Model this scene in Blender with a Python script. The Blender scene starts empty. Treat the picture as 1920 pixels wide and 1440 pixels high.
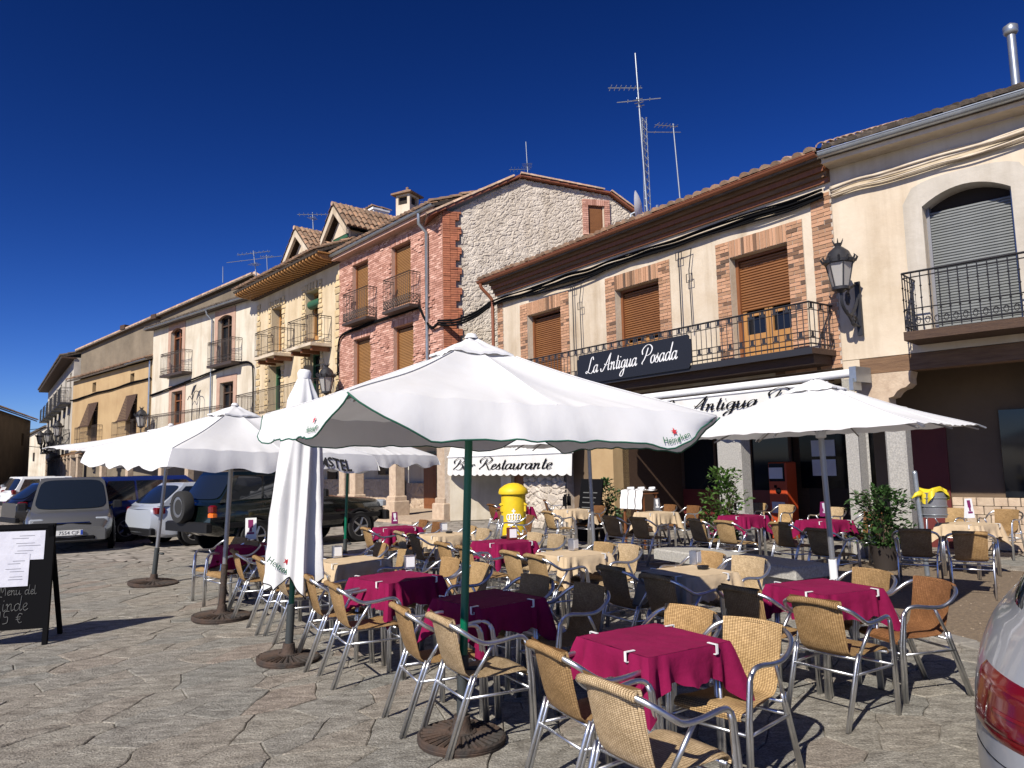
import bpy, math, random
import numpy as np
from mathutils import Matrix, Vector
PI = math.pi
R = math.radians
scene = bpy.context.scene
C = scene.collection
rng = random.Random(7)

# ------------------------------------------------------------------ camera
FPX, EYE = 1390.0, 1.7
cam_d = bpy.data.cameras.new('camera')
cam_d.sensor_width = 36.0
cam_d.lens = 36.0 * FPX / 1920.0
cam_d.clip_end = 900.0
cam_d.clip_start = 0.05
cam = bpy.data.objects.new('camera', cam_d)
C.objects.link(cam)
RC = Matrix.Rotation(PI / 2 + R(6.24), 3, 'X') @ Matrix.Rotation(R(-1.2), 3, 'Z')
cam.matrix_world = Matrix.Translation((0, 0, EYE)) @ RC.to_4x4()
scene.camera = cam

# ------------------------------------------------------------------ sky, sun, exposure
SUN_EL, SUN_AZ = 40.0, 30.0          # shadows run forward and to the right: azimuth of the shadow direction
world = bpy.data.worlds.new('World')
scene.world = world
world.use_nodes = True
nt = world.node_tree
nt.nodes.clear()
sky = nt.nodes.new('ShaderNodeTexSky')
sky.sky_type = 'NISHITA'
sky.sun_disc = False
sky.sun_elevation = R(SUN_EL)
sky.sun_rotation = R(180 + SUN_AZ)
sky.altitude = 1200
sky.air_density = 1.0
sky.dust_density = 0.15
sky.ozone_density = 4.0
gam = nt.nodes.new('ShaderNodeGamma')
gam.inputs[1].default_value = 1.85
hs = nt.nodes.new('ShaderNodeHueSaturation')
hs.inputs['Saturation'].default_value = 1.06
hs.inputs['Value'].default_value = 0.28
tint = nt.nodes.new('ShaderNodeMixRGB'); tint.blend_type = 'MULTIPLY'; tint.inputs[0].default_value = 1; tint.inputs[2].default_value = (.9, .83, 1.15, 1)
bg = nt.nodes.new('ShaderNodeBackground')
bg.inputs['Strength'].default_value = 0.05
wo = nt.nodes.new('ShaderNodeOutputWorld')
nt.links.new(sky.outputs[0], gam.inputs[0])
nt.links.new(gam.outputs[0], hs.inputs['Color'])
nt.links.new(hs.outputs[0], tint.inputs[1])
nt.links.new(tint.outputs[0], bg.inputs[0])
nt.links.new(bg.outputs[0], wo.inputs[0])
sl = bpy.data.lights.new('sun', 'SUN')
sl.energy = 4.6
sl.angle = R(0.5)
sl.color = (1.0, 0.94, 0.84)
so = bpy.data.objects.new('sun', sl)
C.objects.link(so)
sd = Vector((math.sin(R(SUN_AZ)) * math.cos(R(SUN_EL)), math.cos(R(SUN_AZ)) * math.cos(R(SUN_EL)), -math.sin(R(SUN_EL))))
so.rotation_euler = sd.to_track_quat('-Z', 'Y').to_euler()
so.location = (-10, -20, 30)
scene.cycles.diffuse_bounces = 1
scene.view_settings.view_transform = 'Standard'
scene.view_settings.look = 'None'
scene.view_settings.gamma = 1.0
scene.view_settings.exposure = 0.45
scene.view_settings.use_curve_mapping = False

# ------------------------------------------------------------------ survey helpers (a sight line meets a plane)
def ray(px, py):
    return RC @ Vector(((px - 960) / FPX, (720 - py) / FPX, -1))
def gp(px, py, z=0.0):
    d = ray(px, py); t = (z - EYE) / d.z
    return Vector((d.x * t, d.y * t, z))
def at(px, py, Y):
    d = ray(px, py); t = Y / d.y
    return Vector((d.x * t, Y, d.z * t + EYE))

# ------------------------------------------------------------------ materials
MATS = {}
def mat(name, base, rough=0.8, streak=0, metal=0.0, col2=None, vs=3.0, bump=0.0, bs=30.0, rnd=0.0, spec=0.5, transl=0.0, detail=6, stretch=None, objcol=False, coat=0.0, alpha=None, band=None):
    m = bpy.data.materials.new(name); m.use_nodes = True
    t = m.node_tree; N = t.nodes; L = t.links
    p = N['Principled BSDF']
    p.inputs['Roughness'].default_value = rough
    p.inputs['Metallic'].default_value = metal
    p.inputs['Specular IOR Level'].default_value = spec
    if coat: p.inputs['Coat Weight'].default_value = coat; p.inputs['Coat Roughness'].default_value = 0.05
    tc = N.new('ShaderNodeTexCoord')
    src = tc.outputs['Object']
    if stretch:
        mp = N.new('ShaderNodeMapping'); mp.inputs['Scale'].default_value = stretch
        L.new(src, mp.inputs[0]); src = mp.outputs[0]
    b4 = (*base, 1)
    colout = None
    if objcol:
        oi = N.new('ShaderNodeObjectInfo'); colout = oi.outputs['Color']
    if col2:
        nz = N.new('ShaderNodeTexNoise'); nz.inputs['Scale'].default_value = vs; nz.inputs['Detail'].default_value = detail
        nz.inputs['Roughness'].default_value = 0.62
        L.new(src, nz.inputs['Vector'])
        rp = N.new('ShaderNodeValToRGB'); e = rp.color_ramp.elements
        e[0].position = 0.36; e[1].position = 0.66
        e[0].color = (*col2, 1); e[1].color = b4
        L.new(nz.outputs[0], rp.inputs[0])
        if objcol:
            mx = N.new('ShaderNodeMixRGB'); mx.blend_type = 'MULTIPLY'; mx.inputs[0].default_value = 1
            L.new(colout, mx.inputs[1]); L.new(rp.outputs[0], mx.inputs[2]); colout = mx.outputs[0]
        else:
            colout = rp.outputs[0]
    if rnd:
        ge = N.new('ShaderNodeNewGeometry'); oi = N.new('ShaderNodeObjectInfo')
        ad = N.new('ShaderNodeMath'); ad.operation = 'ADD'
        L.new(ge.outputs['Random Per Island'], ad.inputs[0]); L.new(oi.outputs['Random'], ad.inputs[1])
        fr = N.new('ShaderNodeMath'); fr.operation = 'FRACT'; L.new(ad.outputs[0], fr.inputs[0])
        rr = N.new('ShaderNodeValToRGB'); e = rr.color_ramp.elements
        if band:
            e[0].color = (*band[0][1], 1); e[0].position = band[0][0]; e[1].color = (*band[-1][1], 1); e[1].position = band[-1][0]
            for q in band[1:-1]:
                k = e.new(q[0]); k.color = (*q[1], 1)
        else:
            e[0].color = (1 - rnd, 1 - rnd, 1 - rnd, 1); e[1].color = (1 + rnd * .6, 1 + rnd * .6, 1 + rnd * .6, 1)
        L.new(fr.outputs[0], rr.inputs[0])
        mx = N.new('ShaderNodeMixRGB'); mx.blend_type = 'MULTIPLY'; mx.inputs[0].default_value = 1
        if colout: L.new(colout, mx.inputs[1])
        else: mx.inputs[1].default_value = b4
        L.new(rr.outputs[0], mx.inputs[2]); colout = mx.outputs[0]
    if streak:
        for scl, s3, lo in ((1.0, (2.2, 2.2, .22), .80), (.45, (1, 1, .8), .78)):
            m3 = N.new('ShaderNodeMapping'); m3.inputs['Scale'].default_value = s3; L.new(tc.outputs['Object'], m3.inputs[0])
            n4 = N.new('ShaderNodeTexNoise'); n4.inputs['Scale'].default_value = scl; n4.inputs['Detail'].default_value = 7; n4.inputs['Roughness'].default_value = .65; L.new(m3.outputs[0], n4.inputs['Vector'])
            r4 = N.new('ShaderNodeValToRGB'); e = r4.color_ramp.elements; e[0].position = .33; e[1].position = .52; e[0].color = (lo, lo * .96, lo * .9, 1); e[1].color = (1, 1, 1, 1)
            L.new(n4.outputs[0], r4.inputs[0]); mx = N.new('ShaderNodeMixRGB'); mx.blend_type = 'MULTIPLY'; mx.inputs[0].default_value = streak
            L.new(colout, mx.inputs[1]); L.new(r4.outputs[0], mx.inputs[2]); colout = mx.outputs[0]
    if colout: L.new(colout, p.inputs['Base Color'])
    else: p.inputs['Base Color'].default_value = b4
    if bump:
        n2 = N.new('ShaderNodeTexNoise'); n2.inputs['Scale'].default_value = bs; n2.inputs['Detail'].default_value = 5
        L.new(src, n2.inputs['Vector'])
        bn = N.new('ShaderNodeBump'); bn.inputs['Strength'].default_value = bump; bn.inputs['Distance'].default_value = 0.02
        L.new(n2.outputs[0], bn.inputs['Height']); L.new(bn.outputs[0], p.inputs['Normal'])
    if transl:
        tr = N.new('ShaderNodeBsdfTranslucent'); tr.inputs[0].default_value = b4
        ms = N.new('ShaderNodeMixShader'); ms.inputs[0].default_value = transl
        L.new(p.outputs[0], ms.inputs[1]); L.new(tr.outputs[0], ms.inputs[2])
        L.new(ms.outputs[0], N['Material Output'].inputs[0])
    MATS[name] = m
    return m
cream = mat('plaster cream', (.64, .555, .44), .9, col2=(.56, .46, .34), vs=.9, bump=.25, bs=14, streak=1)
cream2 = mat('plaster pale', (.64, .55, .43), .9, col2=(.56, .46, .34), vs=.8, bump=.3, bs=9, streak=.8)
surround = mat('plaster surround white', (.52, .475, .41), .9, col2=(.43, .39, .33), vs=2, bump=.2, bs=20, streak=.7)
yel = mat('plaster yellow', (.68, .555, .38), .9, col2=(.59, .47, .30), vs=.8, bump=.3, bs=10, streak=.8)
whit = mat('plaster white', (.66, .60, .49), .9, col2=(.58, .51, .40), vs=.7, bump=.2, bs=10, streak=1)
tanp = mat('plaster tan', (.47, .33, .17), .95, col2=(.39, .26, .13), vs=.7, bump=.3, bs=8, streak=.35)
greyp = mat('plaster grey weathered', (.23, .185, .13), .95, col2=(.15, .12, .085), vs=.55, bump=.6, bs=5, streak=.3)
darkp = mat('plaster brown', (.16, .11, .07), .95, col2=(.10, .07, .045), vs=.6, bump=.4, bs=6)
pinkt = mat('plaster pink trim', (.46, .30, .22), .9, col2=(.40, .25, .18), vs=3)
redp = mat('paint oxblood', (.13, .016, .013), .6, col2=(.10, .013, .011), vs=2)
rubble = mat('rubble stone', (.62, .55, .465), .95, col2=(.48, .42, .35), vs=2.5, bump=.9, bs=24, streak=.7)
granite = mat('granite', (.44, .42, .38), .9, col2=(.27, .26, .24), vs=38, bump=.35, bs=60)
ashlar = mat('sandstone', (.55, .43, .31), .9, col2=(.42, .31, .22), vs=6, bump=.4, bs=25, rnd=.14)
brickm = mat('brick orange', (.48, .265, .155), .9, col2=(.39, .205, .115), vs=18, bump=.4, bs=60, rnd=.3,
             band=[(0, (.25, .30, .36)), (.10, (.45, .45, .45)), (.12, (.85, .9, .9)), (.55, (1, 1, 1)), (.9, (1.25, 1.3, 1.35))])
brickr = mat('brick red', (.53, .285, .21), .9, col2=(.44, .225, .16), vs=15, bump=.3, bs=50, rnd=.3,
             band=[(0, (.7, .62, .6)), (.3, (.95, .9, .9)), (.75, (1.15, 1.2, 1.25)), (1, (1.4, 1.6, 1.7))])
mortar = mat('mortar', (.52, .45, .38), .95, col2=(.38, .31, .24), vs=10, bump=.3, bs=60)
mortarr = mat('mortar red', (.52, .33, .26), .95, col2=(.46, .27, .20), vs=6, bump=.3, bs=60)
tilem = mat('terracotta tile', (.34, .19, .11), .95, col2=(.19, .14, .10), vs=7, bump=.4, bs=40, rnd=.35)
tilel = mat('lichen tile', (.52, .40, .30), .95, col2=(.42, .25, .16), vs=9, bump=.4, bs=40, rnd=.3)
tiled = mat('dark tile', (.13, .10, .075), .95, col2=(.07, .055, .045), vs=9, bump=.4, bs=40, rnd=.35)
iron = mat('black iron', (.022, .022, .026), .5, spec=.5)
bronze = mat('weathered iron', (.05, .035, .028), .6)
copper = mat('copper brown gutter', (.22, .075, .035), .45, spec=.5)
zinc = mat('zinc', (.42, .45, .48), .35, metal=.7, col2=(.33, .36, .38), vs=3)
alu = mat('aluminium', (.80, .81, .82), .36, metal=1.0, col2=(.6, .61, .63), vs=9, bump=.03, bs=60)
steel = mat('painted pole grey', (.30, .30, .31), .35, metal=.6)
chrome = mat('chrome', (.8, .8, .82), .12, metal=1.0)
wood = mat('brown varnished wood', (.23, .085, .03), .5, col2=(.16, .055, .02), vs=5, stretch=(8, 8, .6))
woodl = mat('light wood', (.45, .23, .075), .55, col2=(.36, .17, .05), vs=5, stretch=(8, 8, .6))
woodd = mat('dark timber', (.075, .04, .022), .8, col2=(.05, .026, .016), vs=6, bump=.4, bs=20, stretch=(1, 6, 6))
beamm = mat('old timber beam', (.20, .115, .06), .85, col2=(.12, .065, .035), vs=5, bump=.5, bs=18, stretch=(.5, 5, 5))
shut = mat('brown shutter', (.25, .105, .035), .5, col2=(.21, .085, .028), vs=2, rnd=.08)
shutl = mat('tan shutter', (.33, .17, .06), .5, rnd=.08)
shutg = mat('grey shutter', (.20, .21, .205), .5, col2=(.165, .175, .17), vs=3, rnd=.10)
green_w = mat('green joinery', (.03, .10, .05), .5)
glass = mat('dark glass', (.010, .012, .016), .08, spec=.4)
glassb = mat('car glass', (.01, .014, .02), .03, spec=.9)
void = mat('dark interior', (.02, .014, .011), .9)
fabric = mat('white canvas', (.80, .80, .80), .95, col2=(.77, .77, .78), vs=2.2, bump=.22, bs=6, transl=.16, spec=.1, streak=.25)
fabrics = mat('ivory canvas', (.76, .75, .72), .95, col2=(.70, .69, .66), vs=2, bump=.1, bs=7, transl=.08, spec=.1, streak=.3)
crim = mat('crimson cloth', (.235, .006, .060), .9, col2=(.17, .004, .043), vs=3, bump=.35, bs=16, spec=.2)
beig = mat('beige cloth', (.59, .455, .30), .9, col2=(.51, .385, .245), vs=3, bump=.35, bs=16, spec=.2)
wcloth = mat('white linen', (.78, .78, .78), .9, bump=.1, bs=30)
castm = mat('rusty cast iron', (.032, .028, .025), .8, col2=(.065, .038, .025), vs=7, bump=.5, bs=35)
greenp = mat('green pole paint', (.0, .12, .062), .35, spec=.5)
sleeve = mat('dark sleeve', (.035, .04, .04), .6)
trimg = mat('green binding', (.01, .10, .06), .7)
yellow = mat('post yellow', (.80, .56, .015), .5, col2=(.62, .42, .02), vs=3.5, spec=.4, bump=.05)
yellowb = mat('yellow plastic bag', (.72, .56, .03), .35)
black = mat('matt black', (.006, .006, .007), .9, spec=.08)
signb = mat('sign black', (.012, .013, .017), .45)
white = mat('white paint', (.8, .8, .8), .6)
whitepl = mat('white plastic', (.78, .78, .78), .35)
paper = mat('paper', (.62, .62, .68), .8, col2=(.56, .56, .63), vs=4, bump=.3, bs=12)
inkm = mat('grey print', (.16, .16, .19), .8)
purple = mat('purple card', (.20, .015, .10), .5)
chalk = mat('chalk', (.12, .12, .115), .95)
redstar = mat('red print', (.55, .03, .04), .6)
greenpr = mat('green print', (.03, .16, .07), .6)
blackpr = mat('black print', (.02, .02, .02), .7)
greypr = mat('show-through print', (.42, .42, .43), .9)
rubber = mat('tyre rubber', (.018, .018, .018), .85)
rimm = mat('alloy rim', (.45, .46, .48), .3, metal=.9)
plastic = mat('black plastic', (.009, .009, .010), .55, spec=.3)
plate_m = mat('number plate', (.70, .70, .68), .5)
plate_b = mat('plate blue', (.02, .06, .35), .5)
redlens = mat('red lens', (.13, .003, .005), .15, coat=.4)
orlens = mat('orange lens', (.75, .16, .02), .15, coat=.5)
clearl = mat('clear lens', (.28, .30, .33), .1, coat=.6)
bodygrey = mat('paint silver grey', (.16, .16, .155), .35, metal=.5, coat=.6)
bodysil = mat('paint pale silver', (.50, .54, .60), .3, metal=.3, coat=.8)
bodyblue = mat('paint deep blue', (.01, .022, .12), .3, coat=.9)
bodyblk = mat('paint black green', (.004, .008, .007), .22, coat=.9)
bodyblack = mat('paint black', (.009, .009, .011), .3, coat=.9)
bodywht = mat('paint white', (.72, .73, .74), .35, coat=.6)
bodyfg = mat('paint light grey', (.30, .315, .34), .38, metal=.15, coat=.7)
leafm = mat('leaf', (.085, .17, .03), .5, rnd=.6, transl=.3)
leafd = mat('dark leaf', (.04, .09, .022), .5, rnd=.45, transl=.2)
bark = mat('bark', (.10, .07, .045), .9, bump=.4, bs=30)
pot_m = mat('dark plant pot', (.03, .022, .018), .8)
orange = mat('orange panel', (.42, .05, .008), .55)
flower = mat('pink petals', (.5, .03, .2), .6)
kerbm = mat('kerb granite', (.27, .25, .22), .9, col2=(.19, .175, .155), vs=14, bump=.4, bs=40)
pebble = mat('pebble', (.24, .19, .14), .95, rnd=.4)
dirt = mat('dry dirt', (.25, .185, .12), 1, col2=(.15, .11, .075), vs=26, bump=1, bs=70)
redmast = mat('red antenna', (.45, .04, .03), .5)

def stone_mat(name, ramp, bump):
    m = bpy.data.materials.new(name); m.use_nodes = True
    t = m.node_tree; N = t.nodes; L = t.links; p = N['Principled BSDF']
    p.inputs['Roughness'].default_value = .85; p.inputs['Specular IOR Level'].default_value = .25
    a = N.new('ShaderNodeAttribute'); a.attribute_name = 'tone'
    rp = N.new('ShaderNodeValToRGB'); e = rp.color_ramp.elements
    e[0].position, e[0].color = ramp[0][0], (*ramp[0][1], 1); e[1].position, e[1].color = ramp[-1][0], (*ramp[-1][1], 1)
    for q in ramp[1:-1]:
        k = e.new(q[0]); k.color = (*q[1], 1)
    L.new(a.outputs['Fac'], rp.inputs[0])
    tc = N.new('ShaderNodeTexCoord'); mp = N.new('ShaderNodeMapping')
    mp.inputs['Rotation'].default_value = (0, 0, R(-57)); mp.inputs['Scale'].default_value = (1, 2.2, 1)
    L.new(tc.outputs['Object'], mp.inputs[0])
    n1 = N.new('ShaderNodeTexNoise'); n1.inputs['Scale'].default_value = 5.0; n1.inputs['Detail'].default_value = 9; n1.inputs['Roughness'].default_value = .72
    L.new(mp.outputs[0], n1.inputs['Vector'])
    n3 = N.new('ShaderNodeTexNoise'); n3.inputs['Scale'].default_value = 70; n3.inputs['Detail'].default_value = 4
    L.new(tc.outputs['Object'], n3.inputs['Vector'])
    r2 = N.new('ShaderNodeValToRGB'); r2.color_ramp.elements[0].position = .3; r2.color_ramp.elements[1].position = .72
    r2.color_ramp.elements[0].color = (.40, .375, .35, 1); r2.color_ramp.elements[1].color = (1.25, 1.24, 1.2, 1)
    L.new(n1.outputs[0], r2.inputs[0])
    r3 = N.new('ShaderNodeValToRGB'); r3.color_ramp.elements[0].position = .32; r3.color_ramp.elements[1].position = .7
    r3.color_ramp.elements[0].color = (.6, .6, .6, 1); r3.color_ramp.elements[1].color = (1.25, 1.25, 1.25, 1)
    L.new(n3.outputs[0], r3.inputs[0])
    mx = N.new('ShaderNodeMixRGB'); mx.blend_type = 'MULTIPLY'; mx.inputs[0].default_value = 1
    L.new(rp.outputs[0], mx.inputs[1]); L.new(r2.outputs[0], mx.inputs[2])
    my = N.new('ShaderNodeMixRGB'); my.blend_type = 'MULTIPLY'; my.inputs[0].default_value = 1
    L.new(mx.outputs[0], my.inputs[1]); L.new(r3.outputs[0], my.inputs[2])
    L.new(my.outputs[0], p.inputs['Base Color'])
    ad = N.new('ShaderNodeMath'); ad.operation = 'ADD'
    L.new(n1.outputs[0], ad.inputs[0])
    ml = N.new('ShaderNodeMath'); ml.operation = 'MULTIPLY'; ml.inputs[1].default_value = .35
    L.new(n3.outputs[0], ml.inputs[0]); L.new(ml.outputs[0], ad.inputs[1])
    bn = N.new('ShaderNodeBump'); bn.inputs['Strength'].default_value = bump; bn.inputs['Distance'].default_value = .045
    L.new(ad.outputs[0], bn.inputs['Height']); L.new(bn.outputs[0], p.inputs['Normal'])
    return m
flagm = stone_mat('flagstone', [(0, (.33, .325, .30)), (.3, (.375, .355, .32)), (.6, (.395, .37, .325)), (.9, (.39, .355, .31)), (1, (.385, .33, .285))], .9)

def ground_mat():
    m = bpy.data.materials.new('earth and joints'); m.use_nodes = True
    t = m.node_tree; N = t.nodes; L = t.links; p = N['Principled BSDF']; p.inputs['Roughness'].default_value = .95
    tc = N.new('ShaderNodeTexCoord'); mp = N.new('ShaderNodeMapping'); mp.inputs['Rotation'].default_value = (0, 0, R(-57)); mp.inputs['Scale'].default_value = (1, 2.0, 1)
    L.new(tc.outputs['Object'], mp.inputs[0])
    v = N.new('ShaderNodeTexVoronoi'); v.inputs['Scale'].default_value = 2.0; L.new(mp.outputs[0], v.inputs['Vector'])
    ve = N.new('ShaderNodeTexVoronoi'); ve.feature = 'DISTANCE_TO_EDGE'; ve.inputs['Scale'].default_value = 2.0; L.new(mp.outputs[0], ve.inputs['Vector'])
    r1 = N.new('ShaderNodeValToRGB'); e = r1.color_ramp.elements
    e[0].color = (.28, .255, .22, 1); e[1].color = (.38, .335, .285, 1)
    L.new(v.outputs['Color'], r1.inputs[0])
    r2 = N.new('ShaderNodeValToRGB'); e = r2.color_ramp.elements; e[0].position = 0; e[1].position = .09; e[0].color = (.3, .28, .25, 1); e[1].color = (1, 1, 1, 1)
    L.new(ve.outputs[0], r2.inputs[0])
    n = N.new('ShaderNodeTexNoise'); n.inputs['Scale'].default_value = 6; n.inputs['Detail'].default_value = 8; L.new(tc.outputs['Object'], n.inputs['Vector'])
    r3 = N.new('ShaderNodeValToRGB'); e = r3.color_ramp.elements; e[0].position = .3; e[1].position = .7; e[0].color = (.65, .65, .65, 1); e[1].color = (1.2, 1.2, 1.2, 1)
    L.new(n.outputs[0], r3.inputs[0])
    c = r1.outputs[0]
    for o in (r2.outputs[0], r3.outputs[0]):
        mx = N.new('ShaderNodeMixRGB'); mx.blend_type = 'MULTIPLY'; mx.inputs[0].default_value = 1
        L.new(c, mx.inputs[1]); L.new(o, mx.inputs[2]); c = mx.outputs[0]
    L.new(c, p.inputs['Base Color'])
    bn = N.new('ShaderNodeBump'); bn.inputs['Strength'].default_value = .5; bn.inputs['Distance'].default_value = .03
    L.new(r2.outputs[0], bn.inputs['Height']); L.new(bn.outputs[0], p.inputs['Normal'])
    return m
groundm = ground_mat()

def wicker_mat():
    m = bpy.data.materials.new('wicker weave'); m.use_nodes = True
    t = m.node_tree; N = t.nodes; L = t.links; p = N['Principled BSDF']
    p.inputs['Roughness'].default_value = .75; p.inputs['Specular IOR Level'].default_value = .2
    oi = N.new('ShaderNodeObjectInfo')
    uv = N.new('ShaderNodeUVMap'); uv.uv_map = 'weave'
    br = N.new('ShaderNodeTexBrick'); br.inputs['Scale'].default_value = 1
    br.inputs['Brick Width'].default_value = .0165; br.inputs['Row Height'].default_value = .0085; br.inputs['Mortar Size'].default_value = .0014
    br.inputs['Mortar Smooth'].default_value = .6; br.offset = 0.0
    br.inputs['Color1'].default_value = (1.05, 1.05, 1.05, 1); br.inputs['Color2'].default_value = (.78, .76, .72, 1); br.inputs['Mortar'].default_value = (.20, .15, .10, 1)
    L.new(uv.outputs[0], br.inputs['Vector'])
    n = N.new('ShaderNodeTexNoise'); n.inputs['Scale'].default_value = 9; n.inputs['Detail'].default_value = 4
    tc = N.new('ShaderNodeTexCoord'); L.new(tc.outputs['Object'], n.inputs['Vector'])
    r3 = N.new('ShaderNodeValToRGB'); e = r3.color_ramp.elements; e[0].position = .3; e[1].position = .7; e[0].color = (.78, .75, .70, 1); e[1].color = (1.12, 1.1, 1.08, 1)
    L.new(n.outputs[0], r3.inputs[0])
    c = oi.outputs['Color']
    for o in (br.outputs['Color'], r3.outputs[0]):
        mx = N.new('ShaderNodeMixRGB'); mx.blend_type = 'MULTIPLY'; mx.inputs[0].default_value = 1
        L.new(c, mx.inputs[1]); L.new(o, mx.inputs[2]); c = mx.outputs[0]
    L.new(c, p.inputs['Base Color'])
    bn = N.new('ShaderNodeBump'); bn.inputs['Strength'].default_value = .8; bn.inputs['Distance'].default_value = .004; bn.invert = True
    L.new(br.outputs['Fac'], bn.inputs['Height']); L.new(bn.outputs[0], p.inputs['Normal'])
    return m
wickm = wicker_mat()

# ------------------------------------------------------------------ mesh building
class MB:
    def __init__(s): s.v = []; s.f = []; s.uv = None
    def add(s, V, F, M=None):
        o = len(s.v)
        if M is not None: V = [M @ Vector(p) for p in V]
        s.v.extend([tuple(p) for p in V]); s.f.extend([tuple(i + o for i in f) for f in F]); return s
    def box(s, x0, x1, y0, y1, z0, z1, M=None):
        V = [(x0, y0, z0), (x1, y0, z0), (x1, y1, z0), (x0, y1, z0), (x0, y0, z1), (x1, y0, z1), (x1, y1, z1), (x0, y1, z1)]
        return s.add(V, [(0, 3, 2, 1), (4, 5, 6, 7), (0, 1, 5, 4), (1, 2, 6, 5), (2, 3, 7, 6), (3, 0, 4, 7)], M)
    def cbox(s, x0, x1, y0, y1, z0, z1, b=.01, M=None):   # box with chamfered vertical and top edges
        V = []; F = []
        for (z, i) in ((z0, 0), (z1 - b, 0), (z1, b)):
            q = b + i
            V += [(x0 + q, y0 + i, z), (x1 - q, y0 + i, z), (x1 - i, y0 + q, z), (x1 - i, y1 - q, z), (x1 - q, y1 - i, z), (x0 + q, y1 - i, z), (x0 + i, y1 - q, z), (x0 + i, y0 + q, z)]
        for k in range(2):
            for j in range(8): F.append((k * 8 + j, k * 8 + (j + 1) % 8, k * 8 + 8 + (j + 1) % 8, k * 8 + 8 + j))
        F.append(tuple(range(7, -1, -1))); F.append(tuple(range(16, 24)))
        return s.add(V, F, M)
    def tube(s, pts, r, n=8, closed=False, flat=1.0, M=None, cap=True):
        pts = [Vector(p) for p in pts]; k = len(pts)
        rs = r if isinstance(r, (list, tuple)) else [r] * k
        V = []; F = []; up = None
        for i, p in enumerate(pts):
            if closed: t = pts[(i + 1) % k] - pts[i - 1]
            else: t = pts[min(i + 1, k - 1)] - pts[max(i - 1, 0)]
            if t.length < 1e-9: t = Vector((0, 0, 1))
            t.normalize()
            if up is None:
                up = Vector((0, 0, 1)) if abs(t.z) < .9 else Vector((1, 0, 0))
            a = up - t * up.dot(t)
            if a.length < 1e-6: a = t.orthogonal()
            a.normalize(); up = a; b = t.cross(a)
            for j in range(n):
                an = 2 * PI * j / n
                V.append(p + a * (math.cos(an) * rs[i]) + b * (math.sin(an) * rs[i] * flat))
        m = k if closed else k - 1
        for i in range(m):
            for j in range(n):
                i2 = (i + 1) % k
                F.append((i * n + j, i * n + (j + 1) % n, i2 * n + (j + 1) % n, i2 * n + j))
        if cap and not closed:
            F.append(tuple(range(n - 1, -1, -1))); F.append(tuple((k - 1) * n + j for j in range(n)))
        return s.add(V, F, M)
    def lathe(s, prof, n=24, c=(0, 0, 0), M=None):
        V = []; F = []; k = len(prof)
        for (r, z) in prof:
            for j in range(n):
                a = 2 * PI * j / n; V.append((c[0] + r * math.cos(a), c[1] + r * math.sin(a), c[2] + z))
        for i in range(k - 1):
            for j in range(n): F.append((i * n + j, i * n + (j + 1) % n, (i + 1) * n + (j + 1) % n, (i + 1) * n + j))
        if prof[0][0] > 1e-5: F.append(tuple(range(n - 1, -1, -1)))
        if prof[-1][0] > 1e-5: F.append(tuple((k - 1) * n + j for j in range(n)))
        return s.add(V, F, M)
    def prism(s, poly, d0, d1, axis='y', M=None):           # poly in the plane, thickness along axis
        n = len(poly)
        def w(p, d):
            return (p[0], d, p[1]) if axis == 'y' else ((p[0], p[1], d) if axis == 'z' else (d, p[0], p[1]))
        V = [w(p, d0) for p in poly] + [w(p, d1) for p in poly]
        F = [tuple(range(n)), tuple(range(2 * n - 1, n - 1, -1))] + [(i, i + n, (i + 1) % n + n, (i + 1) % n) for i in range(n)]
        return s.add(V, F, M)
    def grid(s, fn, nu, nv, M=None, wrap=False, skip=None):
        V = [fn(i / nu, j / nv) for j in range(nv + 1) for i in range(nu + (0 if wrap else 1))]
        w = nu if wrap else nu + 1
        F = []
        for j in range(nv):
            for i in range(nu):
                if skip and skip(i, j): continue
                F.append((j * w + i, j * w + (i + 1) % w, (j + 1) * w + (i + 1) % w, (j + 1) * w + i))
        return s.add(V, F, M)
    def mesh(s, name, m, smooth=None):
        me = bpy.data.meshes.new(name); me.from_pydata(s.v, [], s.f)
        if m is not None: me.materials.append(m)
        if smooth is not None:
            me.polygons.foreach_set('use_smooth', [True] * len(me.polygons))
            if smooth < 180: me.set_sharp_from_angle(angle=R(smooth))
        me.validate(); me.update()
        return me
def obj(name, me, parent=None, loc=None, rot=None, sc=None):
    o = bpy.data.objects.new(name, me); C.objects.link(o)
    if parent: o.parent = parent
    if loc is not None: o.location = loc
    if rot is not None: o.rotation_euler = rot
    if sc is not None: o.scale = sc
    return o
def part(name, mb, m, parent=None, smooth=None, **k):
    return obj(name, mb.mesh(name, m, smooth), parent, **k)
def thing(name, label, cat, loc=(0, 0, 0), rz=0, group=None):
    o = obj(name, None, None, loc, (0, 0, rz)); o['label'] = label; o['category'] = cat; o.empty_display_size = .2
    if group: o['group'] = group
    return o
def tag(o, label, cat, group=None):
    o['label'] = label; o['category'] = cat
    if group: o['group'] = group
    return o
def dup(root, loc=None, rot=None, label=None):
    c = root.copy(); C.objects.link(c)
    if loc is not None: c.location = loc
    if rot is not None: c.rotation_euler = rot
    if label: c['label'] = label
    for ch in root.children:
        d = ch.copy(); C.objects.link(d); d.parent = c
        for g in ch.children:
            e = g.copy(); C.objects.link(e); e.parent = d
    return c
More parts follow.
